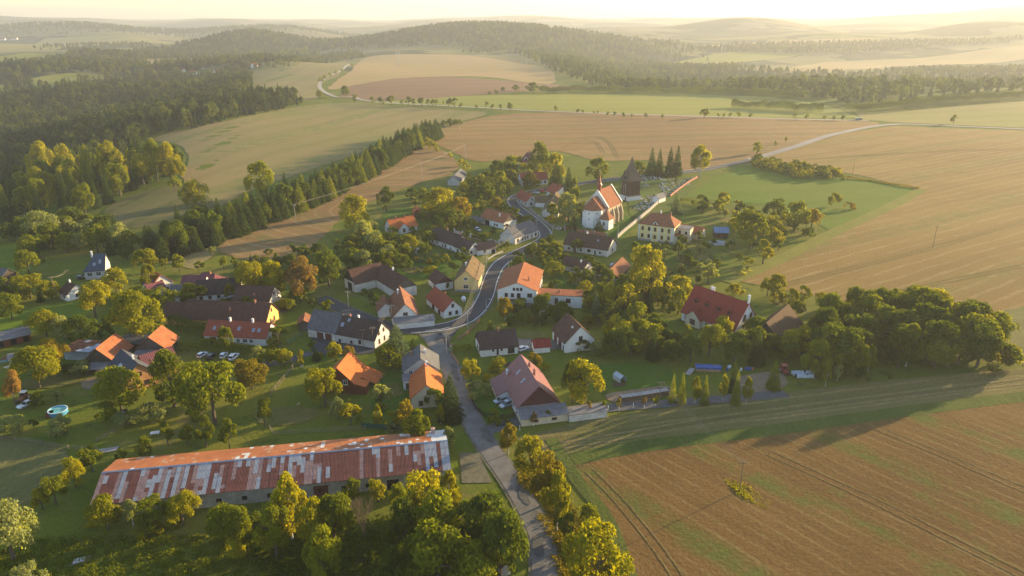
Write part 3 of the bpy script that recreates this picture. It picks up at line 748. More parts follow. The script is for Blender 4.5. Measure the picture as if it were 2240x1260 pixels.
sheet('pavement',[(1105,746),(1165,742),(1215,748),(1230,762),(1150,768),(1130,772)],ASL,1)
PALE=plain('pale_road',(.36,.31,.25),.95,.15,.05)
ribbon('road',[(1900,264),(1780,262),(1600,257),(1400,251),(1200,244),(1050,236),(900,228),(800,220),(770,212),(735,212),(705,198),(700,183),(718,168),(750,152),(770,140)],6,PALE,3)
ribbon('path',[(560,800),(620,792),(680,772)],3.5,GRV,1); ribbon('path',[(935,286),(1000,270),(1070,252)],4,VERGE,2); ribbon('path',[(1240,560),(1290,600),(1340,600)],2.5,DIRT,1)
sheet('soil',[(180,835),(220,822),(240,832),(205,850),(185,850)],DIRT,1); sheet('soil',[(1330,862),(1455,845),(1470,862),(1360,884)],DIRT,1); sheet('soil',[(1600,828),(1700,815),(1720,845),(1640,862)],DIRT,0)
sheet('gravel',[(1360,400),(1470,392),(1525,396),(1500,430),(1430,470),(1385,490),(1375,450)],fieldmat('cemetery_ground',(.085,.13,.018),(.13,.14,.04),0,5,(.16,.16,.06),.3,big=.08),0)

TYR=fieldmat('tyre_marks',(.15,.10,.034),(.23,.17,.07),0,3,(.11,.10,.03),.5,big=.08)
for pts in ([(1290,1030),(1350,1090),(1440,1200),(1500,1290)],[(1680,990),(1900,1090),(2100,1190),(2260,1270)],[(1900,930),(2050,990),(2260,1080)]):
    for sh in (-1.1,1.1): ribbon('track',pts,.34,TYR,3,sh)
TYR3=fieldmat('tyre_marks_tan',(.18,.13,.04),(.24,.18,.06),0,3,(.24,.18,.08),.3)
for pts in ([(1800,655),(1850,640),(1900,650),(1960,640),(2100,610),(2300,570)],[(1700,625),(1850,590),(2050,540),(2300,470)],[(1760,350),(1900,340),(2100,330),(2300,325)],[(1230,325),(1290,300),(1330,310),(1350,345)],[(1250,330),(1300,312),(1320,335)]):
    for sh in (-1.2,1.2): ribbon('track',pts,.6,TYR3,3,sh)

DRY=fieldmat('worn_grass',(.17,.145,.05),(.12,.125,.03),0,4,(.2,.17,.08),.3,big=.12)
for pg in ([(770,812),(800,808),(830,818),(800,832)],[(1140,725),(1180,728),(1200,738),(1150,740)],[(840,842),(870,840),(880,862),(845,868)],[(560,900),(640,890),(700,905),(640,930),(570,925)],[(880,590),(905,584),(930,590),(905,600)],[(60,830),(140,820),(180,835),(100,850),(50,848)],[(1240,612),(1290,604),(1330,615),(1280,630)],[(1480,560),(1530,555),(1560,566),(1500,575)],[(1330,520),(1360,530),(1340,540)]): sheet('worn_grass',pg,DRY,2)
BED=plain('garden_soil',(.085,.055,.035),1,.3,.5)
for pg in ([(1340,838),(1368,836),(1372,846),(1344,848)],[(905,588),(930,583),(934,588),(909,593)],[(1440,850),(1465,848),(1468,856),(1442,858)],[(612,676),(640,674),(642,682),(614,684)],[(1020,458),(1040,454),(1044,459),(1024,463)],[(1100,795),(1120,792),(1124,799),(1104,802)]): sheet('soil',pg,BED,3,False)
# ------------------------------------------------------------------ buildings
def front(pl,pr,W):
    a=gp(*pl); b=gp(*pr); d=b-a; L=math.hypot(d.x,d.y); rz=math.atan2(d.y,d.x); c=(a+b)/2
    return c.x-math.sin(rz)*W/2, c.y+math.cos(rz)*W/2, rz, L
def row(s,z,n,w,h,k,a=.1,b=.9): return [(s,a+(b-a)*i/max(1,n-1) if n>1 else (a+b)/2,z,w,h,k) for i in range(n)]

# the long barn in the foreground: patched sheets on the near slope, rust on the far one with the sun's orange put into its colour
def big_barn():
    x,y,rz,L=ridge((223,1034),(979,964),6.1); W=16.2; hr,he=6.1,3.9
    t=thing('long_barn','long low barn with a patched rust red and bare zinc sheet roof, the largest building','barn',(x,y,h1(x,y)),rz)
    wallmesh(L,W,hr,he).build('wall',WA['concrete'],t)
    for e in (-1,1): gablemesh(L,W,hr,he,e).build('gable',WA['concrete'],t)
    paint=plain('sheet_red_paint',(.165,.055,.038),.6,.3,.4,stripe=.3); zinc=plain('sheet_bare_zinc',(.31,.325,.35),.4,.22,.8,stripe=.3,spec=.4); half=plain('sheet_worn_paint',(.29,.185,.165),.5,.35,1.6,stripe=.3)
    rust=plain('sheet_sunlit_rust',(.42,.145,.05),.7,.25,.35,stripe=.3); pale=plain('sheet_pale_rust',(.48,.27,.17),.6,.3,.8,stripe=.3); bright=plain('sheet_galvanised',(.62,.62,.62),.4,.15,.8,stripe=.3)
    k=(hr-he)/(W/2); cols=82; rows=8; rs=random.Random(11); ov=.6
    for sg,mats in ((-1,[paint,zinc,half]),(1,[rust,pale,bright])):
        m=MB(); xs=[-L/2-.4+(L+.8)*i/cols for i in range(cols+1)]
        for i in range(cols):
            r=0
            f=i/cols
            while r<rows:
                if sg<0:
                    dens=.5 if f<.62 else .22
                    if f>.972: c=1
                    else: c=(1 if rs.random()<.5 else 2) if rs.random()<dens else 0
                    run=rs.choice((1,2,3,5,8)) if c!=1 else rs.choice((2,3,4,7))
                else:
                    dn=.15 if f<.35 else .3
                    c=2 if f>.95 else (rs.choice((1,1,2)) if rs.random()<dn else 0); run=rs.choice((1,1,2)) if c else rs.choice((1,2,3))
                for q in range(r,min(rows,r+run)):
                    def P(xx,s,dz): 
                        yy=s*(W/2+ov); return (xx,sg*yy,hr-k*yy+dz)
                    dz=.12+.012*(q%2)+.008*(i%2); s0=q/rows; s1=(q+1)/rows+.004
                    m.poly([P(xs[i],s0,dz),P(xs[i+1]-.02,s0,dz),P(xs[i+1]-.02,s1,dz+.01),P(xs[i],s1,dz+.01)],c)
                r+=run
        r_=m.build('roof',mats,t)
        u=MB(); yy=W/2+ov-.05
        u.loft([[(-L/2-.35,0,hr),(-L/2-.35,sg*yy,hr-k*yy),(-L/2-.35,sg*yy,hr-k*yy+.09),(-L/2-.35,0,hr+.09)],[(L/2+.35,0,hr),(L/2+.35,sg*yy,hr-k*yy),(L/2+.35,sg*yy,hr-k*yy+.09),(L/2+.35,0,hr+.09)]]).build('roof_deck',WA['wood'],t)
    rc=MB(); rc.loft([[(-L/2-.4,-.3,hr+.04),(-L/2-.4,0,hr+.24),(-L/2-.4,.3,hr+.04)],[(L/2+.4,-.3,hr+.04),(L/2+.4,0,hr+.24),(L/2+.4,.3,hr+.04)]]).build('ridge_cap',MET,t)
    chimney(r_,L/2-2.6,W*.42,hr-k*W*.42,1.3,plain('chimney_pink',(.55,.36,.3),.9),.9)
    D=dict(L=L,W=W,hr=hr,he=he,root=t)
    facade(t,D,row('R',1.0,14,1.1,1.0,'o',.05,.97)+[('R',.62,0,3,2.6,'g'),('R',.83,0,2.6,2.4,'o')]+row('L',1.,12,1.1,1.,'o',.05,.95))
big_barn()

house('cottage','bungalow with bright red tile roof, five skylights and two white chimneys','house',(456,700),(594,707),6.2,W=9,he=2.9,roof='red',
  wins=[('R',.14,.1,2.2,2.1,'o'),('R',.28,.9,1,1.2,'w'),('R',.55,.9,1,1.1,'w'),('R',.66,1,1.5,1.1,'w'),('R',.76,1,1.1,1.1,'w'),('B',.3,.8,1.2,1.6,'w'),('B',.6,.8,1.2,1.6,'w'),('B',.4,3.6,.5,.6,'w'),('B',.6,3.6,.5,.6,'w')],
  chim=[(.35,-.05,1.3,'w'),(.72,-.05,1.3,'w')],sky=[('R',.13,.45),('R',.25,.45),('R',.53,.5),('R',.77,.45),('R',.86,.45)])
D=house('farmhouse','long farmhouse with brown tile roof and sunlit ochre gable','house',(408,656),(594,663.5),7.8,W=10.4,he=3.2,roof='brown',wall='ochre',
  wins=row('R',1.2,5,1,1.2,'b',.42,.72)+[('B',.5,4.9,.9,1.1,'b'),('B',.36,1.1,1,1.4,'b'),('B',.64,1.1,1,1.4,'b')],chim=[(.82,-.03,1.0,'b'),(.55,-.5,.9,'b')])
wing(D,-D['L']/2-4,.4,0,8,9,6.6,3,'brown','ochre')
D=house('barn_house','dark red-brown roofed barn with stained white gable behind the ochre farmhouse','barn',(520,624),(601,627.5),7.8,W=10,he=4.2,roof='brown',wall='old',
  wins=[('B',.45,4.9,1.1,1.2,'o'),('R',.75,1.6,1.2,.9,'b'),('R',.5,1.6,1.2,.9,'b')],chim=[(.55,-.7,.8,'b')])
lean(D,'A',.05,.75,8,4.6,2.4,'grey','wood',open_=True)
D=house('farmhouse','long dark roofed farmhouse lying lowest behind the red-brown barn','house',(428,614),(528,607),7,W=9.5,he=3,roof='dark',wall='white',chim=[(.72,-.1,1.3,'b')],wins=row('R',1.1,5,1,1.1,'b'))
wing(D,-D['L']/2-4.5,0,0,9,8.5,5.8,2.8,'slate','white')
house('cottage','purple roofed cottage with small white gable behind the dark farmhouse','house',(399,603),(453,603),6.5,W=8,he=3,roof='purple',wins=[('B',.5,3.6,.7,.8,'w')]+row('R',1,3,1,1,'w'))
house('cottage','hipped maroon roofed cottage at the edge of the orchard field','house',(444,596),(470,600),5.8,W=8,he=2.9,roof='purple',hip=(3,3),chim=[(.6,-.1,1.1,'b')],wins=row('R',1,3,1,1,'w'))
D=house('house','tall house with orange roof and small white gable beside a birch','house',(331,592),(352,601),8,W=8.5,he=4.2,roof='orange',wall='old',wins=[('B',.5,4.6,.9,1.2,'b'),('B',.3,1.2,1,1.2,'b'),('B',.7,1.2,1,1.2,'b')])
wing(D,D['L']/2-1,-3,-math.pi/2,6,6,6.4,3.6,'purple','old',[('B',.5,3.9,.9,1.,'b'),('B',.5,1.2,1,1.2,'b')])
house('house','beige house with steep blue slate hipped roof standing alone by the valley wood','house',(207,556.5),(231,554.5),9,W=10,he=3.8,roof='blue',wall='grey',hip=(4.2,0),chim=[(.36,0,1.2,'w')],
  wins=[('R',.25,1.5,1.7,1.4,'w'),('R',.68,1.5,1.7,1.4,'w'),('A',.5,1.5,1.4,1.4,'w')],sky=[('R',.5,.35),('R',.78,.5,.7,1.6)])
house('cottage','small brown roofed cottage with white wall beside the leaning field pole','house',(147,616),(166,623),5.6,W=7.5,he=2.8,roof='brown',wall='white',wins=[('B',.5,.9,1.2,1.1,'b'),('R',.6,1,1,1,'b')],chim=[(.3,0,.9,'w')])
house('house','grey roofed house cut by the left frame edge below the valley wood','house',(-22,584),(18,588),6.5,W=9,he=3.2,roof='slate',wall='dkwood')
house('long_shed','long grey roofed shed with dark red boards at the left frame edge','shed',(-50,738),(62,713),4.2,W=6.5,he=2.6,roof='grey',wall='redwood',wins=row('R',.2,4,1.6,1.9,'o'))
# left farmyard
t=thing('metal_shed','flat roofed blue-grey shed with rusty and zinc roof sheets','shed',gp(176,785),R(-9)); D=dict(L=9,W=7,root=t)
MB().box(-4.5,4.5,-1,6,-1,3.2).build('wall',WA['bluegrey'],t)
m=MB()
for i in range(6):
    for j in range(4): m.box(-4.9+i*1.63,-3.29+i*1.63,-1.4+j*1.95,.53+j*1.95,3.22+.1*j+.012*((i+j)%3),3.3+.1*j+.012*((i+j)%3),(0,1,1,1,2,0,1,2,1,0,0,1)[(i*5+j*7)%12] if i>1 else 0)
m.build('roof',[RO['rust'],plain('sheet_zinc_shed',(.36,.40,.46),.4,.2),plain('sheet_pale',(.45,.38,.35),.5,.25)],t)
D=house('barn','brown tiled plank barn with a lean-to nearest the rusty shed','barn',(253,729),(208.7,764),7.4,W=9,he=3.4,roof='terra',wall='wood',wins=[('B',.35,.2,2,2.2,'o')])
lean(D,'B',.25,.95,3,2.9,2.1,'grey','wood',open_=True)
D=house('barn','orange tiled plank barn with grey boarded gable by the clipped hedge','barn',(354,712),(323.7,739),7.4,W=9.5,he=3.6,roof='terra',wall='wood')
lean(D,'B',.05,.95,2.2,3,2.5,'grey','old',[(.3,.1,1.6,2.1,'o'),(.65,.1,1.6,2.1,'o')])
t=thing('flat_shed','low shed with flat black felt roof between two tiled barns','shed',gp(285,768),R(-12)); D=dict(L=8,W=6,root=t)
block(D,-4.5,4.5,-.5,6,3.1,'dkwood','anth',name='wall')
D=house('farmhouse','house with anthracite roof on the shaded side and a timbered end wall behind a tree','house',(265,764),(302,796),8,W=10.5,he=3.4,roof='anth',wall='log',wins=[('B',.3,1,1.2,1.3,'b'),('B',.65,1,1.2,1.3,'b'),('B',.5,4.2,1,1.1,'b')],chim=[(.72,.02,1.2,'w')],sky=[('R',.42,.45,.7,1.6),('R',.5,.45,.7,1.6)])
wing(D,-1.0,7.5,math.pi/2,9,8,6.8,3.2,'purple','log',[('B',.5,1,1,1.2,'b')],hip=(0,0))
# centre
D=house('farmhouse','long white farmhouse with brown roof and pinkish gable beside the blue spruce','house',(746,690),(836,705),7.6,W=9,he=3.2,roof='dark',wall='old',
  wins=[('R',.1,.2,.9,1.0,'o'),('R',.4,.6,.7,.8,'b'),('R',.62,.9,.9,1.2,'b'),('B',.3,3.9,.9,1.3,'b'),('B',.62,4.1,.9,1.2,'b'),('B',.3,.9,.9,1.4,'b'),('B',.65,.9,.9,1.4,'b')],
  chim=[(.2,.05,.9,'b'),(.42,.05,1.0,'w')],sky=[('R',.22,.8,.7,.9),('R',.1,.5,.9,1.2)])
wing(D,-D['L']/2-5.6,.3,0,10.8,9.4,7.9,3.3,'slate','old',[('R',.45,0,2.3,2.3,'g'),('R',.75,0,2.3,2.3,'g')])
house('shed','low rust red roofed lean shed left of the slate roofed farm wing','shed',(668,684),(664,702),3.6,W=4,he=2.3,roof='rust',wall='wood')
D=house('chalet','timber chalet with bright orange roof and steep asymmetric slope','house',(766,769),(736,806),8,W=9.5,he=3.4,roof='orange',wall='redwood',gB='redwood',wins=[('B',.5,.2,2.2,2.2,'o'),('B',.72,3,1.1,1.3,'w')])
lean(D,'L',.45,1.05,4.5,3.3,1.3,'orange','white',open_=True)
lean(D,'L',0,.3,3,3.3,2.6,'orange','redwood')
D=house('house','grey-walled house with lilac slate roof beside the village lane','house',(919,753.5),(920,786),8.2,W=10,he=4.6,roof='slate',wall='grey',chim=[(.3,-.55,1.2,'b'),(.45,.25,1.2,'w')],wins=[('B',.2,1,1,1.2,'w'),('B',.2,3.4,1,1.2,'w')]+row('R',1,3,1,1.2,'w'))
lean(D,'B',-.02,.22,3,3.6,3.,'grey','white',[(.5,.2,1,2,'d')])
house('cottage','orange roofed cottage with cream gable built against the lilac slate house','house',(929,795),(933,843),7,W=8.6,he=3.3,roof='orange',wall='cream',chim=[(.1,.1,1.6,'w')],wins=[('B',.55,4.2,.7,.9,'b'),('B',.3,.9,1,1.2,'b')]+row('L',1,3,.9,1.1,'b'))
D=house('house','large house with maroon sheet roof, two white capped chimneys and a boarded gable','house',(1138.5,775),(1180,846),9,W=11.5,he=3.4,roof='maroon',wall='white',gB='maroonwd',chim=[(.35,.12,1.2,'b'),(.62,.12,1.6,'b'),(.12,-.8,1.3,'w')],sky=[('R',.33,.6,.7,1.5),('R',.6,.6,.7,1.5)],wins=row('R',.9,3,1.1,1.2,'w',.55,.95)+row('L',.9,4,1,1.1,'w'))
lean(D,'R',0,.48,3.2,3.3,1.9,'maroon','white',[(.8,.2,1.2,1.5,'w')])
lean(D,'B',0,1.1,4.2,3.2,2.2,'grey','cream',[(.3,1.0,1.2,.5,'b'),(.7,1.0,1.2,.5,'b')])
block(D,D['L']/2+1,D['L']/2+5,7,17.5,2.1,'old','grey')
house('cottage','white cottage with plain dark brown tile roof behind a clipped hedge','house',(1043,727),(1128,719),6.6,W=9,he=2.8,roof='dark',wall='white',gA='maroonwd',chim=[(.55,-.04,.9,'b')],wins=[('R',.33,1.7,.5,.5,'b'),('R',.45,.2,.7,2,'d'),('R',.56,1.7,.5,.5,'b'),('R',.82,.5,2,1.9,'b'),('A',.4,1,1,1.2,'b'),('A',.7,1,1,1.2,'b')])
house('shed','small white shed with wine red sheet roof between two white houses','shed',(1164,743.5),(1203,740.5),3.8,W=4.2,he=2.2,roof='wine',wall='white')
house('house','white house with steep brown roof and one gable window beside the red shed','house',(1240,684),(1271,715),8.6,W=10,he=3.6,roof='brown',wall='white',wins=[('B',.52,3.6,1.1,1.5,'b'),('R',.25,.1,2.6,2.4,'g'),('R',.6,.1,2.6,2.4,'g'),('R',.88,.1,1,2.1,'d')],chim=[(.75,-.3,.25,'w')])
D=house('workshop','large white two-storey building with orange roof and a low wing','building',(1147,573.5),(1131,619),9.2,W=14.5,he=6.2,roof='terra',wall='white',
  wins=row('B',6.2,3,.8,.9,'b',.42,.6)+[('B',.22,3.6,1,1.3,'b'),('B',.38,3.6,1,1.3,'b'),('B',.54,3.3,1.2,1.7,'b'),('B',.82,3.8,1.6,1.3,'b'),('B',.82,.6,1,.8,'o')]+row('R',3.6,5,1,1.3,'b')+row('L',3.6,5,1,1.3,'b',.35,.9),chim=[(.72,.5,1.3,'b')],plinth=1.4)
block(D,D['L']/2-7,D['L']/2-.6,D['W']/2+.01,D['W']/2+16.5,4.6,'white','terra')
for q,z,w,h,k in ((3,2.2,2,1.4,'b'),(7.2,1.2,1.3,2.4,'d'),(11.5,2,1.5,1.5,'b')): opening(D['root'],w,h,k,(D['L']/2-.595,D['W']/2+q,z),math.pi/2)
block(D,D['L']/2+.01,D['L']/2+3.4,-4,2.4,2.6,'bluegrey','mossy',name='porch_wall')
for q,k,w,h,z in ((-3,'o',1.2,1.9,0),(-.6,'b',.7,.5,1.4),(.9,'b',.7,.5,1.4)): opening(D['root'],w,h,k,(D['L']/2+3.405,q,z),math.pi/2)
block(D,-1,2,D['W']/2+.01,D['W']/2+4,2.6,'white','terra'); chimney(D['roof'],D['L']/2-3.5,D['W']/2+8,4.7,1,CHB,.7)
house('cottage','low white cottage with bright orange-red tile roof beside the bend','house',(951,626.6),(991,658),6.2,W=7.2,he=2.8,roof='red',wall='white',wins=[('B',.5,3.7,.8,1.1,'b'),('B',.35,.9,.9,1.2,'b'),('B',.7,.9,.9,1.2,'b'),('R',.4,.1,2,2.1,'o'),('R',.75,.1,2,2.1,'o')],chim=[(.55,.1,.8,'b')])
D=house('cottage','white gabled cottage with rusty brown roof and a grey verandah roof in front','house',(874,626),(886,666),7.8,W=9,he=3.2,roof='rust',wall='white',chim=[(.25,-.25,1.6,'w')],wins=[('B',.5,3.7,1.4,.9,'b')]+row('L',.9,3,.9,1.2,'b'))
wing(D,-D['L']/2+5,-6,0,8,5.5,5.2,2.6,'rust','white')
lean(D,'B',.05,1.55,3.6,3.1,2.3,'grey','white')
D=house('old_farm','weathered farm range with brown roofs joined at an angle, dark plank gables','barn',(761,591),(833,574),8.2,W=8.6,he=3.8,roof='brown',wall='old',gA='dkwood',wins=[('A',.5,0,3,3,'o')])
x,y,rz,L=ridge((836,577),(888,607),8.0)
o=D['root'].matrix_basis if False else Matrix.Translation(D['root'].location)@Matrix.Rotation(D['root'].rotation_euler.z,4,'Z'); v=o.inverted()@Vector((x,y,D['root'].location.z))
wing(D,v.x,v.y,rz-D['root'].rotation_euler.z,L,9,8,3.8,'brown','old',gB='wood'); chimney(D['roof'],v.x,v.y+.5,8,.9,CHW)
house('cottage','small white cottage with brown roof and boarded gable next to thujas','house',(954,589.6),(973,605),5.6,W=7,he=2.9,roof='brown',wall='white',gB='maroonwd',wins=[('R',.7,1,.8,.8,'b')])
house('house','yellow house with grey-brown roof and shuttered gable windows by the road','house',(1034.7,559),(1018,592.5),8.8,W=9,he=4.6,roof='mossy',wall='yellow',wins=[('B',.5,4.9,1.2,1,'w'),('B',.5,1.5,1.8,1.4,'w'),('L',.3,1.3,1,1.2,'w'),('L',.7,1.3,1,1.2,'w')],chim=[(.5,-.3,1.2,'w')],plinth=.9)
# white farm row
D=house('farmhouse','long low white farmhouse in three stepped brown roofs above the garden','house',(953,497),(1012,516),6.8,W=9,he=3.1,roof='dark',wall='white',wins=[('R',.14,1.1,1,1.2,'b'),('R',.34,1.4,.8,.5,'b'),('R',.55,.1,.9,2,'d'),('R',.65,.9,1,1.2,'b'),('R',.85,.8,.6,.6,'b')],chim=[(.42,.1,1.3,'b'),(.93,.05,1.3,'b')],plinth=.5)
wing(D,D['L']/2+4.6,-.3,0,9.2,8,5.9,2.7,'dark','white',[('R',.2,1,.8,.7,'b'),('R',.55,.1,1,2,'d'),('B',.5,3.6,1,.6,'b'),('B',.25,1,1,1.1,'b'),('B',.72,1,1,1.1,'b')])
wing(D,D['L']/2+9.5,5,R(70),9,6.5,4.9,2.6,'dark','white',[('R',.4,1,1,1,'b'),('R',.85,0,1.8,2,'o')])
house('house','grey roofed house with beige gable on the inside of the road bend','house',(1109,498.7),(1161.6,481),7.4,W=9.2,he=3.4,roof='slate',wall='old',gA='grey',wins=[('R',.12,1,1,1.3,'b'),('R',.32,1,.8,1.2,'b'),('R',.43,1,.8,1.2,'b'),('R',.54,1,.8,1.2,'b'),('R',.72,.3,1,2,'d'),('R',.9,.9,1.3,1.3,'b'),('A',.4,4.3,.5,.5,'o'),('A',.6,4.3,.5,.5,'o')],chim=[(.05,.1,.8,'b')])
D=house('barn_house','red-brown roofed barn with grey plank gable and open cart shed','barn',(1063.4,456),(1117,468.5),7,W=9.4,he=3.4,roof='terra',wall='white',gB='wood',wins=[('R',.62,.9,.8,.9,'b'),('R',.72,.9,.8,.9,'b'),('R',.3,0,3,2.7,'o')],chim=[(.7,-.5,1.4,'w')])
lean(D,'R',-.25,.2,4.5,3.3,2.4,'slate','wood',open_=True)
D=house('cottage','white cottage with orange roof and one gabled dormer above a clipped hedge','house',(846,480.4),(905,471.5),6.8,W=8.4,he=3,roof='orange',wall='white',wins=[('A',.5,1.2,.8,1.5,'b'),('R',.6,.9,1.1,.9,'b'),('R',.72,.9,1.2,1,'b'),('R',.85,.9,1.4,1,'b')],chim=[(.32,-.05,.9,'b'),(.66,-.05,.9,'b')])
wing(D,-.8,-3.4,-math.pi/2,4.4,4.2,5.4,3.2,'orange','white',[('B',.5,1,1.2,1.6,'b')])
house('hut','tiny brown plank hut with orange roof behind the dormer cottage','hut',(910.5,450),(913,458),4.4,W=4.4,he=2.2,roof='orange',wall='redwood',wins=[('B',.5,0,1.2,1.7,'o')])
house('house','white house with red roof behind an ochre tree at the back of the village','house',(1136,379),(1195,376),7,W=9.5,he=3.4,roof='red',wall='white',wins=[('A',.5,1.2,.9,1.2,'b'),('A',.5,4,.8,1,'b')]+row('R',1.1,4,1,1.3,'b'))
house('house','small grey-white house with orange-red roof on the outer side of the road curve','house',(1140,415),(1165,428),6.4,W=7.4,he=3.2,roof='red',wall='grey',wins=[('B',.5,3.6,.8,1.1,'b'),('B',.42,1,1.2,1.3,'b')]+row('R',1,4,.8,1.2,'b'),chim=[(.8,.1,1.2,'b')])
house('house','orange-red roofed house between the grey gabled house and dark spruces','house',(1209,400),(1231,409),6.8,W=9.5,he=3,roof='red',wall='white',chim=[(.7,.05,.8,'b')],wins=row('R',1,3,1,1.2,'b'))
D=house('house','grey-brown roofed house with narrow white gables under a big bright tree','house',(1217,419),(1203,449),6.6,W=8.5,he=3,roof='mossy',wall='white',wins=[('B',.4,3.2,.7,1,'b')])
wing(D,-D['L']/4,-6,math.pi/2,9,6.6,6,3,'mossy','white',[('A',.5,1,.8,1.2,'b')])
D=house('villa','cream villa with steep maroon roof at the top of the village','house',(1152,334),(1164,334),9.2,W=9.5,he=3.6,roof='purple',wall='cream',hip=(4,4),chim=[(.5,0,1.4,'b')],wins=row('R',1.2,3,1,1.3,'b'))
dormer(D,'R',.28,4.6,3,1.5,3,'purple','cream'); dormer(D,'R',.8,4.6,3,1.5,3,'purple','cream')
house('cottage','small grey roofed cottage at the field edge above the gardens','house',(991,386),(1008,368.5),5.8,W=7.5,he=2.8,roof='slate',wall='grey')
D=house('farmhouse','long two-tone plaster house with dull brown roof in front of the church','house',(1243,506.5),(1342,520.5),7.4,W=11,he=3.2,roof='brown',wall='old',wins=[('R',.12,.9,.8,.8,'b'),('R',.25,.1,1.2,2,'d'),('R',.4,.6,1,1.5,'w'),('R',.58,1,1.4,1.2,'b'),('R',.72,.1,.9,2,'d'),('R',.83,1,.7,.8,'b'),('B',.55,1,.9,1.3,'b')],chim=[(.42,.05,1.1,'w')],sky=[('R',.72,.6,.6,.9)])
house('shed','low white outbuilding with brown roof below the two-tone farmhouse','shed',(1239,559),(1289,572),5.2,W=7.4,he=2.6,roof='brown',wall='old',wins=[('R',.5,.8,.7,.8,'b'),('R',.72,.8,.7,.8,'b'),('B',.3,.9,.8,1,'b')],chim=[(.75,-.35,.9,'w')])
house('shed','dark plank shed half hidden by the tree right of the white outbuilding','shed',(1362,563),(1334,590),5.4,W=6.5,he=2.6,roof='rust',wall='dkwood')
D=house('lodge','big lodge with deep wine red roof, four eyebrow dormers and white arched gable','lodge',(1520.5,623.5),(1640,664),11.5,W=13,he=3.4,roof='wine',wall='white',wins=[('B',.4,5.2,1.4,2.6,'a'),('B',.66,5.2,1.4,2.6,'a'),('B',.3,1,1.2,1.5,'b'),('B',.7,1,1.2,1.5,'b')]+row('R',.9,7,1.2,1.4,'b'),chim=[(.3,.06,1.6,'w'),(.34,.06,1.6,'w'),(1.0,0,2.6,'w')])
for q in (.16,.37,.6,.8): dormer(D,'R',q,6.9,1.7,1.0,2.4,'wine','maroonwd')
wing(D,-D['L']*.22,-6.2,-math.pi/2,4,6,5.9,3.2,'wine','cream',[('B',.5,1,2,1.6,'b')])
house('barn','plank barn with bare tan tile roof right of the wine red lodge','barn',(1725,666),(1676,707),8.8,W=11,he=3.4,roof='tan',wall='dkwood',wins=[('L',.3,.1,3,2.4,'o')])
house('hut','small white graveyard hut with grey roof against the cemetery wall','hut',(1434,427),(1450,421.5),4.6,W=4.4,he=2.8,roof='grey',wall='white',wins=[('B',.5,0,1,1.9,'d')])
house('hut','brown log hut with light blue sheet roof behind the yellow villa','hut',(1561,497),(1594,498),4.6,W=5.4,he=2.9,roof='bluesheet',wall='maroonwd',wins=[('R',.3,.8,1,.9,'o'),('R',.75,.1,1,1.9,'o')])
# the yellow villa
W=11.5; D=house('villa','yellow two-storey villa with white pilasters and a hipped red-brown roof','villa',None,None,12.4,W=W,he=8.2,roof='church',wall='villa',at=(lambda q:(q[0],q[1],q[2],q[3]-9))(front((1396,524),(1472,534),W)),hip=(4.5,4.5),plinth=.9,
  chim=[(.5,.1,1.5,'w'),(.8,-.1,1.6,'b')],wins=row('R',5.2,5,1.0,1.6,'r',.11,.86)+row('R',1.7,5,1.0,1.6,'r',.11,.86)+[('B',.3,5.2,1,1.6,'r'),('B',.3,1.7,1,1.6,'r')])
t=D['root']; L=D['L']
for q in (.005,.355,.585,.945,.995): MB().box(-L/2+L*q-.28,-L/2+L*q+.28,-W/2-.14,-W/2+.1,.9,8.15).build('pilaster',WFR,t)
wing(D,-L/2+L*.47,-W/2+1.25,-math.pi/2,2.7,3.2,10.2,8.5,'church','villa',[('B',.5,8.5,.6,.7,'r'),('B',.5,5.2,1,1.6,'r'),('B',.5,1.7,1,1.6,'r')],gB='white')
block(D,L/2+.01,L/2+6.5,-1,W/2-.5,6.6,'cream','grey'); opening(t,1,1.5,'r',(L/2+1.6,-1.004,4),0); opening(t,1,1.3,'r',(L/2+4.6,-1.004,4.1),0)
lean(D,'B',.02,.38,5.5,4.2,2.9,'church','cream'); opening(t,1.2,.7,'r',(L/2+4.2,-W/2+.2,1.5),0)
wing(D,L/2+4,W/2+4.6,R(-6),13,7,5.6,3.4,'terra','cream',[('B',.5,.2,1.4,2,'d')])

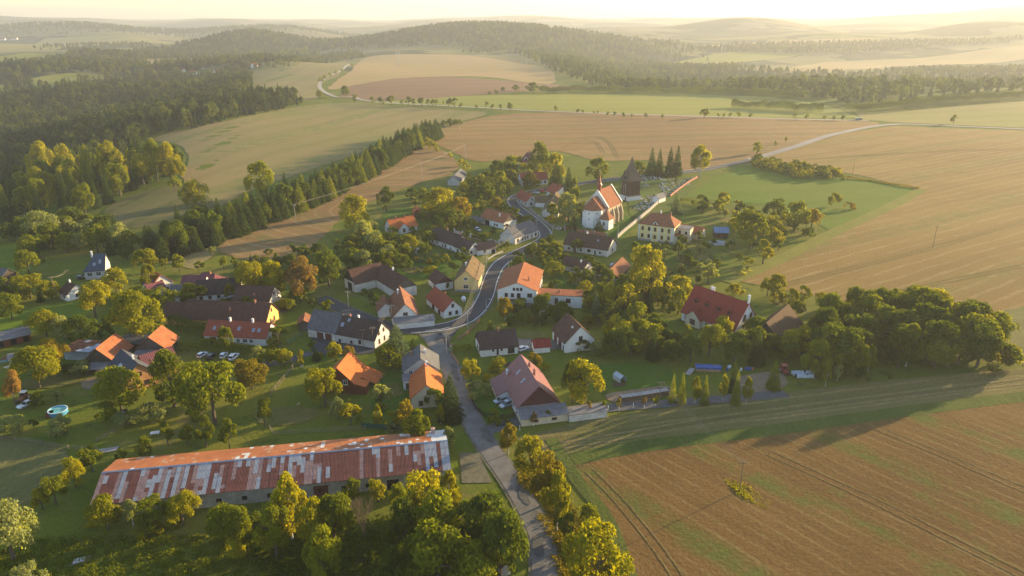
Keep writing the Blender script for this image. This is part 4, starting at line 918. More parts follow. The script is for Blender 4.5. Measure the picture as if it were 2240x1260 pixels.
# the church: nave, polygonal choir, sacristy, ridge turret
def church():
    x,y,rz,L=ridge((1306.7,418),(1338,405),17.5); W=12.5; hr,he=17.5,9.6
    t=thing('church','white and sandstone church with red-brown roof, buttresses and a slim red turret','church',(x,y,h1(x,y)),rz)
    D=dict(L=L,W=W,hr=hr,he=he,root=t)
    wallmesh(L,W,hr,he).build('wall',WA['stone'],t); gablemesh(L,W,hr,he,1).build('gable',WA['stone'],t)
    g=gablemesh(L,W,hr+.55,he+.2,-1); g.build('gable',WA['white'],t)
    r=roofmesh(L-.3,W,hr,he,og=.0).build('roof',RO['church'],t); D['roof']=r
    for e in (-1,1):
        for s in (-1,1):
            MB().loft([[(e*L/2-.35,s*(W/2+.4),he-.2),(e*L/2+.35,s*(W/2+.4),he-.2),(e*L/2+.35,s*(W/2+.4),he+.35),(e*L/2-.35,s*(W/2+.4),he+.35)],[(e*L/2-.35,0,hr+.2),(e*L/2+.35,0,hr+.2),(e*L/2+.35,0,hr+.75),(e*L/2-.35,0,hr+.75)]]).build('gable_coping',WFR,t)
    for s in (-1,1):
        for q in (.04,.35,.66,.97):
            xx=-L/2+L*q; MB().loft([[(xx-.45,s*W/2,-1),(xx+.45,s*W/2,-1),(xx+.45,s*(W/2+1.5),-1),(xx-.45,s*(W/2+1.5),-1)],[(xx-.45,s*W/2,5),(xx+.45,s*W/2,5),(xx+.45,s*(W/2+1.4),4.6),(xx-.45,s*(W/2+1.4),4.6)],[(xx-.4,s*W/2,8.6),(xx+.4,s*W/2,8.6),(xx+.4,s*(W/2+.5),7.4),(xx-.4,s*(W/2+.5),7.4)]]).build('buttress',WA['stone'],t)
    facade(t,D,[('R',q,2.6,1.3,5.2,'a') for q in (.195,.505,.815)]+[('L',q,2.6,1.3,5.2,'a') for q in (.195,.505,.815)])
    # choir
    c=4.9; x0=-L/2+.01; x1=-L/2-5.2; ce=9.2; ch=15.2
    pg=[(x0,-c),(x1,-c),(x1-3.6,-c*.45),(x1-3.6,c*.45),(x1,c),(x0,c)]
    MB().loft([[(a,b,-1.2) for a,b in pg],[(a,b,ce) for a,b in pg]]).build('choir_wall',WA['white'],t)
    m=MB(); o=[(a-(.45 if a<x1 else 0),b*1.09) for a,b in pg]; o[0]=(x0,-c*1.09); o[5]=(x0,c*1.09); ap=(x1-.2,0,ch)
    lo=[(a,b,ce+.0) for a,b in o]; hi=[(a,b,ce+.2) for a,b in o]
    m.loft([lo,hi],cap=False); m.poly([hi[0],hi[1],ap,(x0,0,ch)][::-1]).poly([hi[4],hi[5],(x0,0,ch),ap][::-1])
    for i in (1,2,3): m.poly([hi[i],hi[i+1],ap][::-1])
    m.poly(lo); m.build('choir_roof',RO['church'],t)
    for i in range(1,5):
        a,b=pg[i]; MB().loft([[(a-.5,b-.5,-1),(a+.3,b-.5,-1),(a+.3,b+.5,-1),(a-.5,b+.5,-1)],[(a-.35,b-.4,7.4),(a+.3,b-.4,7.4),(a+.3,b+.4,7.4),(a-.35,b+.4,7.4)]]).build('choir_buttress',WA['white'],t)
    for (ax,ay),(bx,by) in zip(pg[0:5],pg[1:6]):
        ang=math.atan2(by-ay,bx-ax); n=2 if abs(bx-ax)<5.5 and abs(by-ay)<5 else 2
        for z in (7.2,4.2): 
            opening(t,.5,.8,'v',((ax+bx)/2+.004*math.sin(ang)*-1,(ay+by)/2,z),ang+math.pi)
    # sacristy
    sx,sy=x1+.6,-c-2.8; MB().box(sx-2.7,sx+2.7,sy-2.7,sy+2.81,-1.2,5.2).build('sacristy_wall',WA['white'],t)
    m=MB(); q=[(-3.1,-3.1),(3.1,-3.1),(3.1,2.8),(-3.1,2.8)]; m.loft([[(sx+a,sy+b,5.2) for a,b in q],[(sx+a,sy+b,5.4) for a,b in q],[(sx+a*.02,sy+b*.02,9.6) for a,b in q]]).build('sacristy_roof',RO['church'],t)
    opening(t,.9,1.9,'a',(sx-2.705,sy,2.2),-math.pi/2); opening(t,.5,1.4,'a',(sx,sy-2.705,2.4),0)
    # ridge turret
    tx=-L/2+1.6; red=plain('turret_red',(.27,.08,.045),.5,.15)
    def sq(w,z,n=8): return [(tx+w*math.cos(k*2*math.pi/n+.39),w*math.sin(k*2*math.pi/n+.39),z) for k in range(n)]
    MB().loft([sq(1.15,hr-1.2),sq(1.15,hr+2.6)]).build('turret',red,t)
    MB().loft([sq(1.5,hr+2.6),sq(1.5,hr+2.85),sq(.95,hr+3.9),sq(.5,hr+6.6),sq(.1,hr+9.2)]).build('spire',red,t)
    MB().cyl((tx,0,hr+9),(tx,0,hr+11),.05).box(tx-.04,tx+.04,-.5,.5,hr+10.2,hr+10.32).loft([[(tx+.22*math.cos(k)*s,.22*math.sin(k)*s,hr+9.4+z) for k in (0,1.05,2.1,3.14,4.2,5.2)] for s,z in ((.1,-.22),(1,0),(.1,.22))]).build('cross',MET,t)
church()
# detached wooden bell tower
def belltower():
    P=gp(1378,435.5); t=thing('bell_tower','wooden bell tower with steep shingled roof on a white base beside the church','tower',P,R(28))
    def sq(w,z): return [(-w,-w,z),(w,-w,z),(w,w,z),(-w,w,z)]
    MB().loft([sq(4.5,-1),sq(4.5,2.8)]).build('base_wall',WA['white'],t)
    MB().loft([sq(4.75,2.7),sq(4.1,3.2)]).build('skirt_roof',RO['shingle'],t)
    MB().loft([sq(3.95,2.8),sq(3.75,12.2)]).build('boarding',plain('tower_boards',(.105,.06,.038),.9,.3,.5,stripe=.45),t)
    r=MB(); r.loft([sq(4.8,11.4),sq(4.8,11.6),sq(2.7,15.6),sq(1.2,20.2),sq(.06,25)]).build('roof',RO['shingle'],t)
    # the small gabled hood on the camera side
    m=MB(); m.loft([[(-4.6,-1.4,11.9),(-4.6,1.4,11.9),(-4.6,1.4,14.2),(-4.6,0,17.2),(-4.6,-1.4,14.2)],[(-1.6,-1.4,11.9),(-1.6,1.4,11.9),(-1.6,1.4,14.2),(-1.6,0,17.2),(-1.6,-1.4,14.2)]]).build('hood',WA['wood'],t)
    m=MB()
    for s in (-1,1):
        c=[(0,17.25),(s*1.8,13.6),(s*1.8,13.8),(0,17.5)]
        m.loft([[(-5.0,a,b) for a,b in c],[(-1.2,a,b) for a,b in c]])
    m.build('hood_roof',RO['shingle'],t)
    opening(t,1.3,1.3,'o',(-4.605,0,12.4),-math.pi/2); opening(t,1.2,2,'d',(-4.505,-1.6,0),-math.pi/2); opening(t,1.8,5,'d',(-3.93,.3,3.6),-math.pi/2)
belltower()
# far buildings: seen a few pixels across
for k,(u,v,w,rm,lb) in enumerate([(398,158,9,'red','far red roofed house leftmost in the valley hamlet'),(424,163,7,'red','far white walled house low in the valley hamlet'),(440,151,8,'terra','far red roofed house highest in the valley hamlet'),(476,161,9,'wine','far white house with dark red roof at the right of the valley hamlet'),(557,147,9,'red','far red roofed house alone at the wood edge')]):
    P=gp(u,v); house('house',lb,'house',None,None,8,W=9,he=4,roof=rm,wall='white',at=(P.x,P.y,R(-20+23*k),12))
for u,v,lb in ((6,88,'distant red roofed farm at the left frame edge on the far field'),(32,87,'distant farm with pink roof right of the frame edge on the far field')):
    P=gp(u,v); house('farm',lb,'house',None,None,11,W=16,he=5,roof='red',wall='white',at=(P.x,P.y,R(8),26))
P=gp(2010,97); t=thing('farm_hall','distant long white hall in the hazy fields at right','hall',P,R(-4)); D=dict(L=60,W=20,root=t); block(D,-38,38,0,20,7,'white','grey',name='wall')
# ------------------------------------------------------------------ single trees and bushes: photo column, base row, top row, width, kind | label
TREES='''
30 1222 1105 125 vs|pale golden willow glowing at the left frame edge near the bottom corner
68 1292 1222 85 bs|silvery grey bush in the bottom left corner
238 1158 1078 84 ry|bright green round tree covering the left end of the barn roof
292 1150 1084 52 ts|silvery slender tree by the barn between two bright green trees
345 1160 1082 78 rg|second broad green tree along the barn front, right of the silvery one
402 1150 1076 84 ry|yellow-lit bushy tree in front of the barn wall left of the stored planks
505 1196 1098 100 rg|dark leafy tree below the open end of the barn eave
640 1180 1018 92 ty|tall pointed yellow birch rising over the barn roof
606 1215 1100 90 rg|broad green tree at the foot of the tall yellow birch
690 1215 1090 80 ry|yellow-green tree right of the tall pointed birch in front of the barn
735 1196 1072 100 rg|round mid green tree before the middle of the barn wall
773 1098 1045 46 rg|small round tree touching the barn eave left of a twin
827 1098 1043 46 ry|small round tree touching the barn eave right of its twin
796 1180 1086 58 xb|bare brown leafless tree among green crowns in front of the barn
710 1290 1156 100 rg|pointed leafy green tree alone at the bottom edge, below the barn middle
872 1120 1056 50 rg|small leafy tree close to the barn wall near its right end
890 1215 1090 95 rd|dark green tree right of the bare brown tree
935 1170 1022 110 ry|sunlit yellow tree covering the barn's right end
985 1130 1015 70 ty|slim light green tree at the barn corner by the paving
965 1220 1062 135 rg|big rounded green tree in the clump beside the lane, upper left one
1048 1235 1078 150 rd|dark green broad tree of the clump nearest the paved yard
1095 1290 1105 120 rd|dark green tree overhanging the lane edge at the bottom
960 1300 1142 180 rg|largest green tree of the foreground clump at the bottom edge
1035 1330 1190 150 rg|rounded green tree at the very bottom left of the lane
860 1310 1180 90 bd|dark low bush under the foreground clump
515 1222 1174 56 by|round yellow-green bush alone in the rough grass below the barn
1112 994 916 54 to|orange-brown larch-like tree beside the gravel track mouth
1162 1052 952 88 ry|yellow-lit tree first in the row right of the lane
1200 1102 982 92 ro|ochre-lit tree second in the row right of the lane
1218 1160 1015 78 ty|tall ochre-green tree third in the row right of the lane
1238 1172 1115 55 rd|dark small tree in the gap of the row right of the lane
1288 1165 1103 55 rg|grey-green small tree behind the last tree of the lane row
1302 1318 1138 165 ry|big yellow-lit tree at the bottom edge right of the lane
88 848 752 118 ry|big yellow-green walnut tree on the lawn at far left
112 812 744 90 ro|ochre tree just behind the big yellow-green walnut
268 905 796 112 rg|round green tree in front of the anthracite roofed house
382 890 764 104 rg|round green tree left of the white parked cars
472 928 784 138 rg|largest green tree of the orchard below the parked cars
432 922 872 62 bd|dark bush at the foot of the largest orchard tree
552 850 778 88 ro|autumn brown tree to the right of the parked cars
580 934 866 46 og|small leaning tree with thin trunk on the open orchard lawn
368 974 918 42 og|small fruit tree next to the white table above the barn
411 972 928 42 og|second small fruit tree of the four above the barn roof
452 978 911 46 og|third small fruit tree of the four above the barn roof
503 984 919 48 og|rightmost small fruit tree of the four above the barn roof
320 1004 954 40 rg|round bushy tree at the barn's left roof corner
266 1012 976 30 bg|small round bush left of the barn's roof corner
203 1032 974 58 rg|leafy tree by the garden gate left of the barn
166 1066 1001 54 ry|yellow-green tree second in the row running down from the gate
124 1104 1040 56 rg|third tree in the row running down from the gate
94 1114 1068 46 ry|lowest tree in the row running down from the gate
30 948 903 78 bs|silver-green bush on the lawn at the left frame edge
126 962 914 58 bs|silver-green shrub just below the round pool
134 938 902 52 bs|grey-green shrub hiding the right side of the pool
86 890 858 46 bg|rounded green bush beside the white estate car
236 922 872 62 bg|bush at the foot of the tree by the trailer
270 934 898 52 bs|silvery bush by the blue slide
330 926 878 84 bs|wide silver-green bush under the orchard trees
177 820 791 64 os|low spreading pale tree with a slanted trunk by the rusty shed
36 890 812 52 ob|dark bent tree at the left frame edge below the compost
500 772 709 36 rg|small tree in front of the red tiled bungalow
712 890 800 78 ry|leafy tree at the left of the timber chalet
690 862 803 50 by|yellow bush behind the leafy tree by the chalet
742 916 866 44 bs|pale round shrub below the timber chalet
768 930 880 52 oy|yellow sunlit fruit tree in the garden below the chalet
836 892 840 56 os|olive pale fruit tree on the lawn between chalet and cottage
828 934 878 30 ty|thin leaning yellow tree in the middle garden
858 938 895 42 bg|small dark green bush in the middle garden
912 976 896 64 rg|green tree above the right end of the barn roof
890 930 872 52 bo|olive ochre shrub left of the roadside spruce
964 928 880 28 ty|bright yellow slim sapling by the roadside spruce
986 918 815 66 cn|dark spruce leaning over the village lane
952 896 846 52 bd|dark shrub hiding the cottage gable beside the spruce
985 985 924 40 bs|round grey-green bush at the barn's far right end
870 796 704 80 cu|blue-green spruce beside the junction
905 782 738 36 cn|small dark spruce between the blue-green spruce and the slate roof
852 806 752 70 rg|round green tree under the blue-green spruce
735 792 744 42 ry|yellow-green tree on the edge of the asphalt yard
765 786 752 34 bo|olive shrub on the edge of the asphalt yard
692 788 759 22 cn|small cone shaped spruce at the yard corner
660 798 764 20 by|small round yellow conifer bush by the gravel drive
622 800 758 46 ry|yellow-lit tree at the bend of the gravel drive
585 800 764 44 rg|tree beside the gravel drive nearest the autumn brown tree
566 786 752 40 bs|silvery bush along the bungalow hedge
600 760 735 40 by|yellow bush at the right end of the bungalow hedge
305 752 628 118 ry|huge willow-like yellow tree behind the two tiled barns
366 690 628 72 rg|bright green round tree left of the ochre farmhouse
331 645 570 46 ty|tall yellow birch beside the orange roofed tall house
210 695 611 78 ry|yellow-green tree at the bend of the lower field
104 738 674 88 ry|round tree at the end of the long grey shed
142 742 684 50 rs|pale green tree between the round tree and the big dark one
180 748 690 88 rd|dark spreading tree behind the rusty flat shed
236 735 690 46 bd|dark low trees under the huge willow-like tree
68 652 598 82 ry|yellow-green tree left of the leaning field pole
116 655 612 52 ry|yellow-green tree right beside the leaning field pole
28 700 640 66 rg|shady tree at left frame edge above the meadow strip
52 652 592 38 cg|thin spruce below the beige blue-roofed house, right of a twin
14 664 598 34 cn|thin spruce at the left frame edge beside its twin
320 598 540 60 ry|yellow-lit tree at the foot of the swirl field
256 640 584 58 ry|yellow-lit tree below the beige blue-roofed house
240 632 600 30 rg|bright small green tree before the yellow-lit one
425 665 617 60 oy|flat topped fruit tree in the yard beside the ochre farmhouse
506 664 614 34 to|narrow tall ochre-green tree before the red-brown barn roof
557 645 564 76 ry|bright yellow-green tree behind the red-brown barn
604 650 568 60 ry|taller yellow-green tree right behind the red-brown barn gable
660 660 560 88 rb|brown half bare tree between two green ones
720 628 537 66 rd|dark green tree with lit top beside the brown half bare tree
618 676 650 38 by|sunlit bush at the corner of the stained white gable
778 505 428 78 vy|great silver-gold willow at the edge of the swirl field
845 462 406 42 rd|dark tree standing above the swirl field edge
800 536 478 56 vs|pale grey-green willow below the great one
818 560 500 50 rs|second pale grey-green tree under the great willow
860 548 502 56 rd|dark tree in front of the dormer cottage
966 480 412 86 vy|large golden-topped willow in the middle gardens
1010 480 428 58 ro|ochre-lit tree right of the golden-topped willow
985 500 456 54 rd|dark round tree below the golden-topped willow
1008 495 465 36 bg|round green bush beside the dark round tree
1060 448 395 52 rd|dark tree left of the road curve
1086 460 430 36 ro|fruit tree with ochre leaves by the road curve
1180 382 307 48 rg|tallest bright green tree behind the cream villa
1216 400 328 50 ry|yellow-lit tree group on the right of the cream villa
1160 412 377 40 ro|round ochre tree in front of the red roofed white house
1216 415 348 44 cn|dark spruce beside the red roofed white house
1243 432 362 32 cn|slim dark spruce left of the narrow green tree
1256 448 380 30 tg|narrow bright green tree left of the church
1243 486 419 58 rs|large pale green tree touching the narrow white gables
1208 478 442 34 rd|dark round tree on the grass beside the stone wall
1306 398 343 58 rg|dark green round tree behind the church turret
1398 384 352 34 rg|rounded tree hiding behind the bell tower spire
1424 385 320 30 cn|leftmost of the four tall spruces behind the cemetery
1441 386 322 26 cn|second from left of the four tall spruces behind the cemetery
1464 386 318 28 cn|third from left of the four tall spruces behind the cemetery
1480 384 315 28 cn|rightmost of the four tall spruces behind the cemetery
1530 388 307 62 ty|broad golden birch at the cemetery corner by the field road
1310 507 480 30 cn|small dark spruce in front of the choir wall
1257 508 488 10 kn|tiny dark thuja on the churchyard lawn
1478 408 382 6 kn|single dark column thuja among the graves
1478 468 420 30 cu|blue spruce behind the yellow villa
1530 455 425 42 bd|dark clipped round hedge bush at the meadow edge
1822 452 415 36 by|single rounded bush in the green meadow
1858 458 441 34 bo|low ochre bush right of the single meadow bush
1640 545 453 84 rg|large green tree right of the log hut
1690 480 431 54 rd|dark tree at the meadow edge of the villa gardens
1738 505 438 66 rg|tall leafy tree at the tip of the villa gardens
1774 500 456 54 ro|reddish ochre tree at the rightmost tip of the villa gardens
1668 578 521 56 oy|round lit tree with dark trunk on the field edge
1692 540 499 30 oy|small golden tree on the field edge above the round lit one
1548 622 575 52 os|olive spreading tree in the lower villa garden
1412 655 535 96 ry|big yellow-topped tree right of the dark plank shed
1105 700 645 48 to|bushy golden conifer-like tree at the white workshop's left corner
1186 700 648 48 rd|dark leafy tree below the white workshop's porch
1225 700 655 26 cu|blue spruce in front of the workshop's low wing
1302 668 612 50 cl|light green conifer right of the workshop's low wing
1303 700 634 34 cu|pale blue spruce right of the workshop's low wing
1072 722 697 18 cl|small golden dwarf conifer on the empty lawn
1278 888 784 100 ry|big bright yellow-green walnut beside the maroon roofed house
1252 880 780 60 rd|dark tree half hidden behind the bright walnut
1272 768 740 46 bd|dark round bush below the white gable with one window
1310 778 745 50 bs|pale bush in front of the wood right of the white gabled house
1030 838 782 44 ry|bright yellow tree beside the lane opposite the slate house
1092 815 783 60 by|sunlit yellow bushes along the fence of the white cottage
1168 812 770 40 oo|ochre tree behind the maroon roofed house
1048 872 827 66 bs|big silver-green shrub on the garden lawn by the lane
1080 926 892 34 bg|round bush at the garden corner near the parked vans
1580 880 812 26 ty|slim golden birch between larches along the gravel track
1690 852 785 36 cl|broad light green larch left of the red tractor
1470 880 815 22 cl|leftmost small larch by the gravel track
1490 884 812 24 cl|second small larch by the gravel track
1520 882 815 30 ty|yellow young birch beside the second small larch
1540 884 818 24 cl|third small larch next to the yellow young birch
1602 858 782 22 cn|dark narrow spruce in front of the blue barrels
1608 885 805 26 cl|tall light larch before the blue barrels
1632 885 818 30 ty|golden young birch rightmost along the gravel track
1780 700 692 4 bg|tiny bush by the plank barn
1778 755 690 48 ro|orange-yellow round tree right of the plank barn
1742 690 655 40 rg|green tree behind the plank barn ridge
1655 745 690 80 rd|dark dense tree below the lodge's white gable
1580 752 690 54 ry|light yellow tree in front of the lodge's long side
1720 790 735 60 rg|green tree in front of the plank barn's dark gable
1655 336 309 24 rg|round tree beside the field road above the hedge
1540 258 236 24 rg|largest roadside tree of the far pale field
2085 272 250 18 og|lone round tree at the far right by the road
1718 312 298 9 og|little roadside tree rightmost before the road widens
1695 322 307 9 og|little roadside tree left of its twin near the widening road
383 418 385 34 rg|green bush-like tree left of the yellow meadow tree
428 450 392 66 vy|yellow-lit spreading tree on the dry meadow
572 432 350 74 rg|broad green tree at the lower end of the spruce strip
655 450 405 62 rg|yellow-green tree standing out of the spruce strip
97 532 460 78 vs|big silvery willow with cauliflower crown in the valley
265 545 490 58 vs|smaller silvery willow near the spruce belt
394 596 556 36 og|fruit tree with bent trunk at the swirl field foot
362 590 562 26 og|small fruit tree with thin trunk at the swirl field foot
436 596 571 34 og|low fruit tree right of the bent one
490 590 560 22 og|upright fruit tree left of a pair at the field foot
515 590 560 24 og|upright fruit tree right of a pair at the field foot
550 578 554 14 cn|tiny dark spruce at the field foot
606 584 551 16 rd|small dark tree at the swirl field foot beside the yellow trees
640 582 551 20 rd|small dark tree at the swirl field foot beside the brown tree
'''
for ln in TREES.strip().split('\n'):
    a,lb=ln.split('|'); u,vb,vt,w_,k=a.split(); 
    if float(w_)<5 and k=='bg': continue
    trow(float(u),float(vb),float(vt),float(w_),k,lb)
# rows of look-alikes
for u,vb,vt,w_ in [(468,562,535,22),(469,538,516,18),(478,527,506,17),(490,517,498,15),(501,508,492,13),(512,503,488,11),(525,499,485,11),(536,493,480,10)]:
    trow(u,vb,vt,w_,'os','small olive fruit tree in the row along the swirl field\'s left edge','fruit trees along the swirl field')
rs=random.Random(4)
for u,v,s in [(775,226,12),(815,227,16),(832,228,16),(838,230,8),(856,231,24),(880,231,12),(893,231,20),(905,231,15),(922,232,20),(936,231,14),(946,231,14),(954,231,14),(970,229,8),(982,233,18),(995,236,22),(1008,237,12),(1041,239,10),(1063,236,14),(1077,240,12),(1095,240,12),(1116,243,18),(1216,244,13),(1264,248,10),(1273,250,10),(1298,250,8),(1308,250,8),(1329,254,10),(1343,256,12),(1363,258,12),(1382,258,9),(1413,259,12),(1449,260,10),(1571,257,10),(1583,257,9),(1597,257,11),(1615,258,14),(1641,259,11),(1740,262,14),(1764,262,13),(1803,263,11),(1823,264,11),(1843,264,12)]:
    trow(u,v,v-s*1.05,s*.95,rs.choice(('od','og','og')),'small dark roadside fruit tree in the long row along the pale far road','roadside trees along the far road')
for u,v,s in [(650,140,6),(702,182,16),(712,176,14),(722,170,12),(735,163,10),(748,158,9),(770,146,8),(756,212,26),(776,219,15),(700,216,20),(712,222,10)]:
    trow(u,v,v-s,s*.9,'rg','dark bushy tree beside the winding road on the dome field','trees beside the winding road')
for u,v,s in [(960,280,12),(972,280,18),(985,278,20),(998,277,18),(1006,275,14)]: trow(u,v,v-s,s,'rd','rounded dark tree in the small clump between the far fields','clump between the far fields')
for u,v,s in [(935,318,20),(945,325,22),(950,333,22),(985,345,14),(1010,364,20),(1020,372,18)]: trow(u,v,v-s,s*1.2,'by','ochre-green shrub on the bank between swirl field and ploughed field','shrubs on the field bank')
for u,v,s in [(1100,200,10),(1128,199,14),(1165,203,24),(1185,201,14),(1070,207,8),(1085,206,10)]: trow(u,v,v-s,s*1.3,'rd','dark rounded tree on the crest of the pale field','trees on the crest of the pale field')
# young whitewashed trees along the gravel track
wt=plain('white_stake',(.7,.7,.68),.8,.1)
for i,(u,v,s) in enumerate([(1167,932,30),(1198,922,26),(1228,912,24),(1289,905,26),(1320,900,24),(1354,898,28),(1409,892,26),(1434,889,24)]):
    P=gp(u,v); h=hgt(P,u,v-s); t=thing('sapling','young tree with whitewashed stem in the row along the gravel track','tree',P,i,'saplings along the gravel track')
    MB().cyl((0,0,-.2),(0,0,h*.45),.09,.07).build('trunk',wt,t); o=link('crown',crownmesh('o',2,i%4),t,sc=(h*.55,h*.55,h)); setmat(o,FOL['bgo'[i%3]])
for u,v in [(1259,909),(1385,893),(1310+20,899),(1137,942)]:
    P=gp(u,v); t=thing('stake','thin white stake beside the gravel track','stake',P,0,'stakes along the gravel track'); MB().cyl((0,0,-.2),(0,0,1.6),.07).build('post',wt,t); MB().cyl((0,0,1.3),(0,0,1.62),.1).build('cap',wt,t)
# hedges: one clipped or grown thing each
def hedge(px,h,w,c,label,wild=.15):
    pts=spline([(p.x,p.y) for p in (gp(*q) for q in px)],False,step=1.); rs=np.random.RandomState(len(pts)); n=int(len(pts)*(2*h+w)*15)
    t=rs.uniform(0,len(pts)-1.01,n); i=t.astype(int); A=np.array(pts); p=A[i]+(A[i+1]-A[i])*(t-i)[:,None]; d=A[i+1]-A[i]; d/=np.linalg.norm(d,axis=1,keepdims=True); nn=np.stack([-d[:,1],d[:,0]],1)
    hv=h*(1+wild*(.55*np.sin(i*.23+1)+.5*np.sin(i*.117+2)+.35*np.sin(i*.61)+.9*(np.random.RandomState(9).rand(len(pts)//3+2)[i//3]-.5))+rs.uniform(-.04,.04,n)); a=rs.uniform(0,math.pi,n); cx=np.sign(np.cos(a))*np.abs(np.cos(a))**.45*w/2; cz=np.abs(np.sin(a))**.45
    x=p+nn*(cx*(1+wild*rs.uniform(-1,1,n)))[:,None]; z=H(x[:,0],x[:,1])+cz*hv*rs.uniform(.97,1.03,n)
    nr=np.stack([nn[:,0]*np.cos(a),nn[:,1]*np.cos(a),np.sin(a)+.15],1)+rs.normal(0,.35,(n,3))
    me=npmesh('hedge',quads(np.stack([x[:,0],x[:,1],z],1),nr,np.full(n,.34+.2*wild),rs),[FOL[c]]); tag(link('hedge',me),label,'hedge')
hedge([(990,770),(1030,767)],2.2,2.2,'g','short neatly clipped hedge at the lane junction',.0)
hedge([(350,764),(460,770),(560,775)],2.6,2.4,'g','long clipped hedge in front of the red tiled bungalow',.05)
hedge([(378,718),(420,730),(455,735)],4.6,3.,'d','tall thuja hedge between ochre farmhouse and tiled barns',.12)
hedge([(882,528),(915,515),(948,500)],2.4,1.8,'g','clipped hedge running down from the dormer cottage',.02)
hedge([(1488,442),(1530,448),(1555,452)],2.2,2.2,'d','dark hedge along the upper edge of the villa garden',.05)
thicket([(1645,350),(1760,367),(1850,382),(1850,396),(1740,391),(1650,368)],5.5,['by','bg','by','bd'],(6,9),(.8,1),'in the shrub row along the top of the green meadow','shrub row on the green meadow',76)
hedge([(1850,390),(1900,396),(1960,406),(2010,414)],1.3,2,'o','low scrubby hedge line at the meadow\'s upper right edge',.3)
thicket([(1555,634),(1700,644),(1900,668),(1925,690),(1850,690),(1690,668),(1555,655)],7.,['by','bg','by','ry'],(7,10.5),(.75,.95),'in the tall lit hedgerow between lodge and tan field','hedgerow between lodge and tan field',75)
hedge([(1602,236),(1680,240),(1750,244),(1800,246)],9,16,'d','dark hedge crossing the far pale field at right',.2)
hedge([(1860,246),(1960,240),(2060,228),(2140,222),(2240,216),(2330,205)],9,18,'d','dark hedge along the top of the right pasture',.2)
hedge([(1190,205),(1300,203),(1450,205),(1600,207),(1760,216)],9,18,'d','dark hedge along the crest of the pale far field',.2)
hedge([(445,752),(520,760),(590,766)],1.6,1.6,'y','row of yellow-lit garden shrubs by the parked cars',.3)
hedge([(1118,822),(1140,815),(1200,806)],2.,2,'y','garden hedge behind the maroon roofed house',.3)
# thickets of gardens and woods
G='garden trees '
thicket([(1335,752),(1400,722),(1480,762),(1620,772),(1700,782),(1760,768),(1800,800),(1640,806),(1480,800),(1400,790),(1340,775)],6.,['rg','rd','rd','rd','ry','cn','bd','tg'],(8,12.5),(.65,.9),'in the wood below the wine red lodge','wood below the lodge',2)
thicket([(1770,790),(1800,720),(1880,690),(1950,690),(2060,700),(2140,720),(2170,760),(2200,796),(2100,812),(1960,825),(1850,832),(1780,830)],6.5,['rd','rd','rd','rg','tg','rg','rd','bd'],(10,16),(.6,.85),'in the dark wood at the right','dark wood at the right',5)  # mostly dark leaf kinds: shade of the wood's near side put into leaf colour
for u,vb,vt,w_,k,lb in [(1985,705,622,110,'rg','tallest round tree crowning the right wood'),(2040,712,625,90,'ry','yellow-lit round tree on the right shoulder of the wood\'s crown'),(2110,765,690,60,'ty','slender pale birch leaning at the right end of the wood'),(2145,770,680,70,'ty','lit birch at the outer right corner of the wood'),(2175,806,745,110,'bd','wide dark bush closing the wood at its right end'),(2205,800,750,60,'by','yellow rimmed bush at the very right end of the wood')]: trow(u,vb,vt,w_,k,lb)
thicket([(1790,832),(1960,828),(1960,842),(1800,850)],5,['tg','ts','bd','td'],(5,9),(.5,.7),'young growth at the foot of the right wood','young growth before the right wood',6)
thicket([(1350,640),(1420,615),(1480,640),(1490,690),(1400,700),(1330,715),(1300,690),(1320,660)],6.5,['rg','rd','ry','bd','cn'],(7,12),(.6,.9),'between the white workshop and the wine red lodge','thicket between workshop and lodge',7)
thicket([(1100,706),(1140,690),(1200,694),(1290,690),(1310,712),(1280,722),(1200,712),(1110,716)],5,['bd','bg','rd','bo'],(4,7),(.7,1),'below the white workshop','shrubs below the workshop',8)
thicket([(1300,735),(1340,715),(1400,730),(1380,780),(1330,788),(1300,775)],5.5,['bg','bd','bs','rg'],(4,8),(.7,.9),'right of the white gabled house','shrubs right of the white gabled house',9)
thicket([(1130,575),(1180,550),(1230,556),(1225,590),(1200,600),(1195,575)],5.5,['rg','rd','bo','ry'],(5,9),(.7,.9),'between the road bend and the workshop','trees between bend and workshop',10)
thicket([(1350,570),(1400,550),(1480,540),(1540,560),(1560,600),(1500,630),(1460,620),(1440,580)],9,['os','bd','bg','rd'],(3.5,6.5),(.8,1),'in the rough gardens below the yellow villa','rough gardens below the villa',11)
thicket([(1500,460),(1580,450),(1680,480),(1760,490),(1780,520),(1720,545),(1660,560),(1620,530),(1590,490)],9,['rg','ry','bd','ry','rd'],(5,9),(.7,.9),'in the gardens right of the yellow villa','gardens right of the villa',12)
thicket([(1000,400),(1060,395),(1100,372),(1140,360),(1210,380),(1230,400),(1200,402),(1130,408),(1110,425),(1090,430),(1040,440),(1000,430)],9.5,['rg','rd','ry','ry','bd','bs'],(6,11),(.75,1),'in the orchards left of the red roofed house','upper orchards',13)
thicket([(880,440),(920,420),(1000,432),(1050,450),(1040,470),(1010,500),(960,500),(920,470)],9,['rg','rd','rs','bd'],(5,9),(.75,1),'in the orchards around the golden-topped willow','middle orchards',14)
thicket([(765,520),(800,500),(840,520),(860,560),(900,575),(880,600),(800,590),(760,610),(740,590)],6.5,['rd','rs','bd','bg','rg'],(5,8),(.8,1),'in the gardens below the great willow','gardens below the great willow',15)
thicket([(905,570),(960,575),(990,590),(940,600),(905,605)],6,['bg','bu','ko','og'],(2.5,4.5),(.7,.9),'in the garden of the stepped white farmhouse','white farm garden',16)
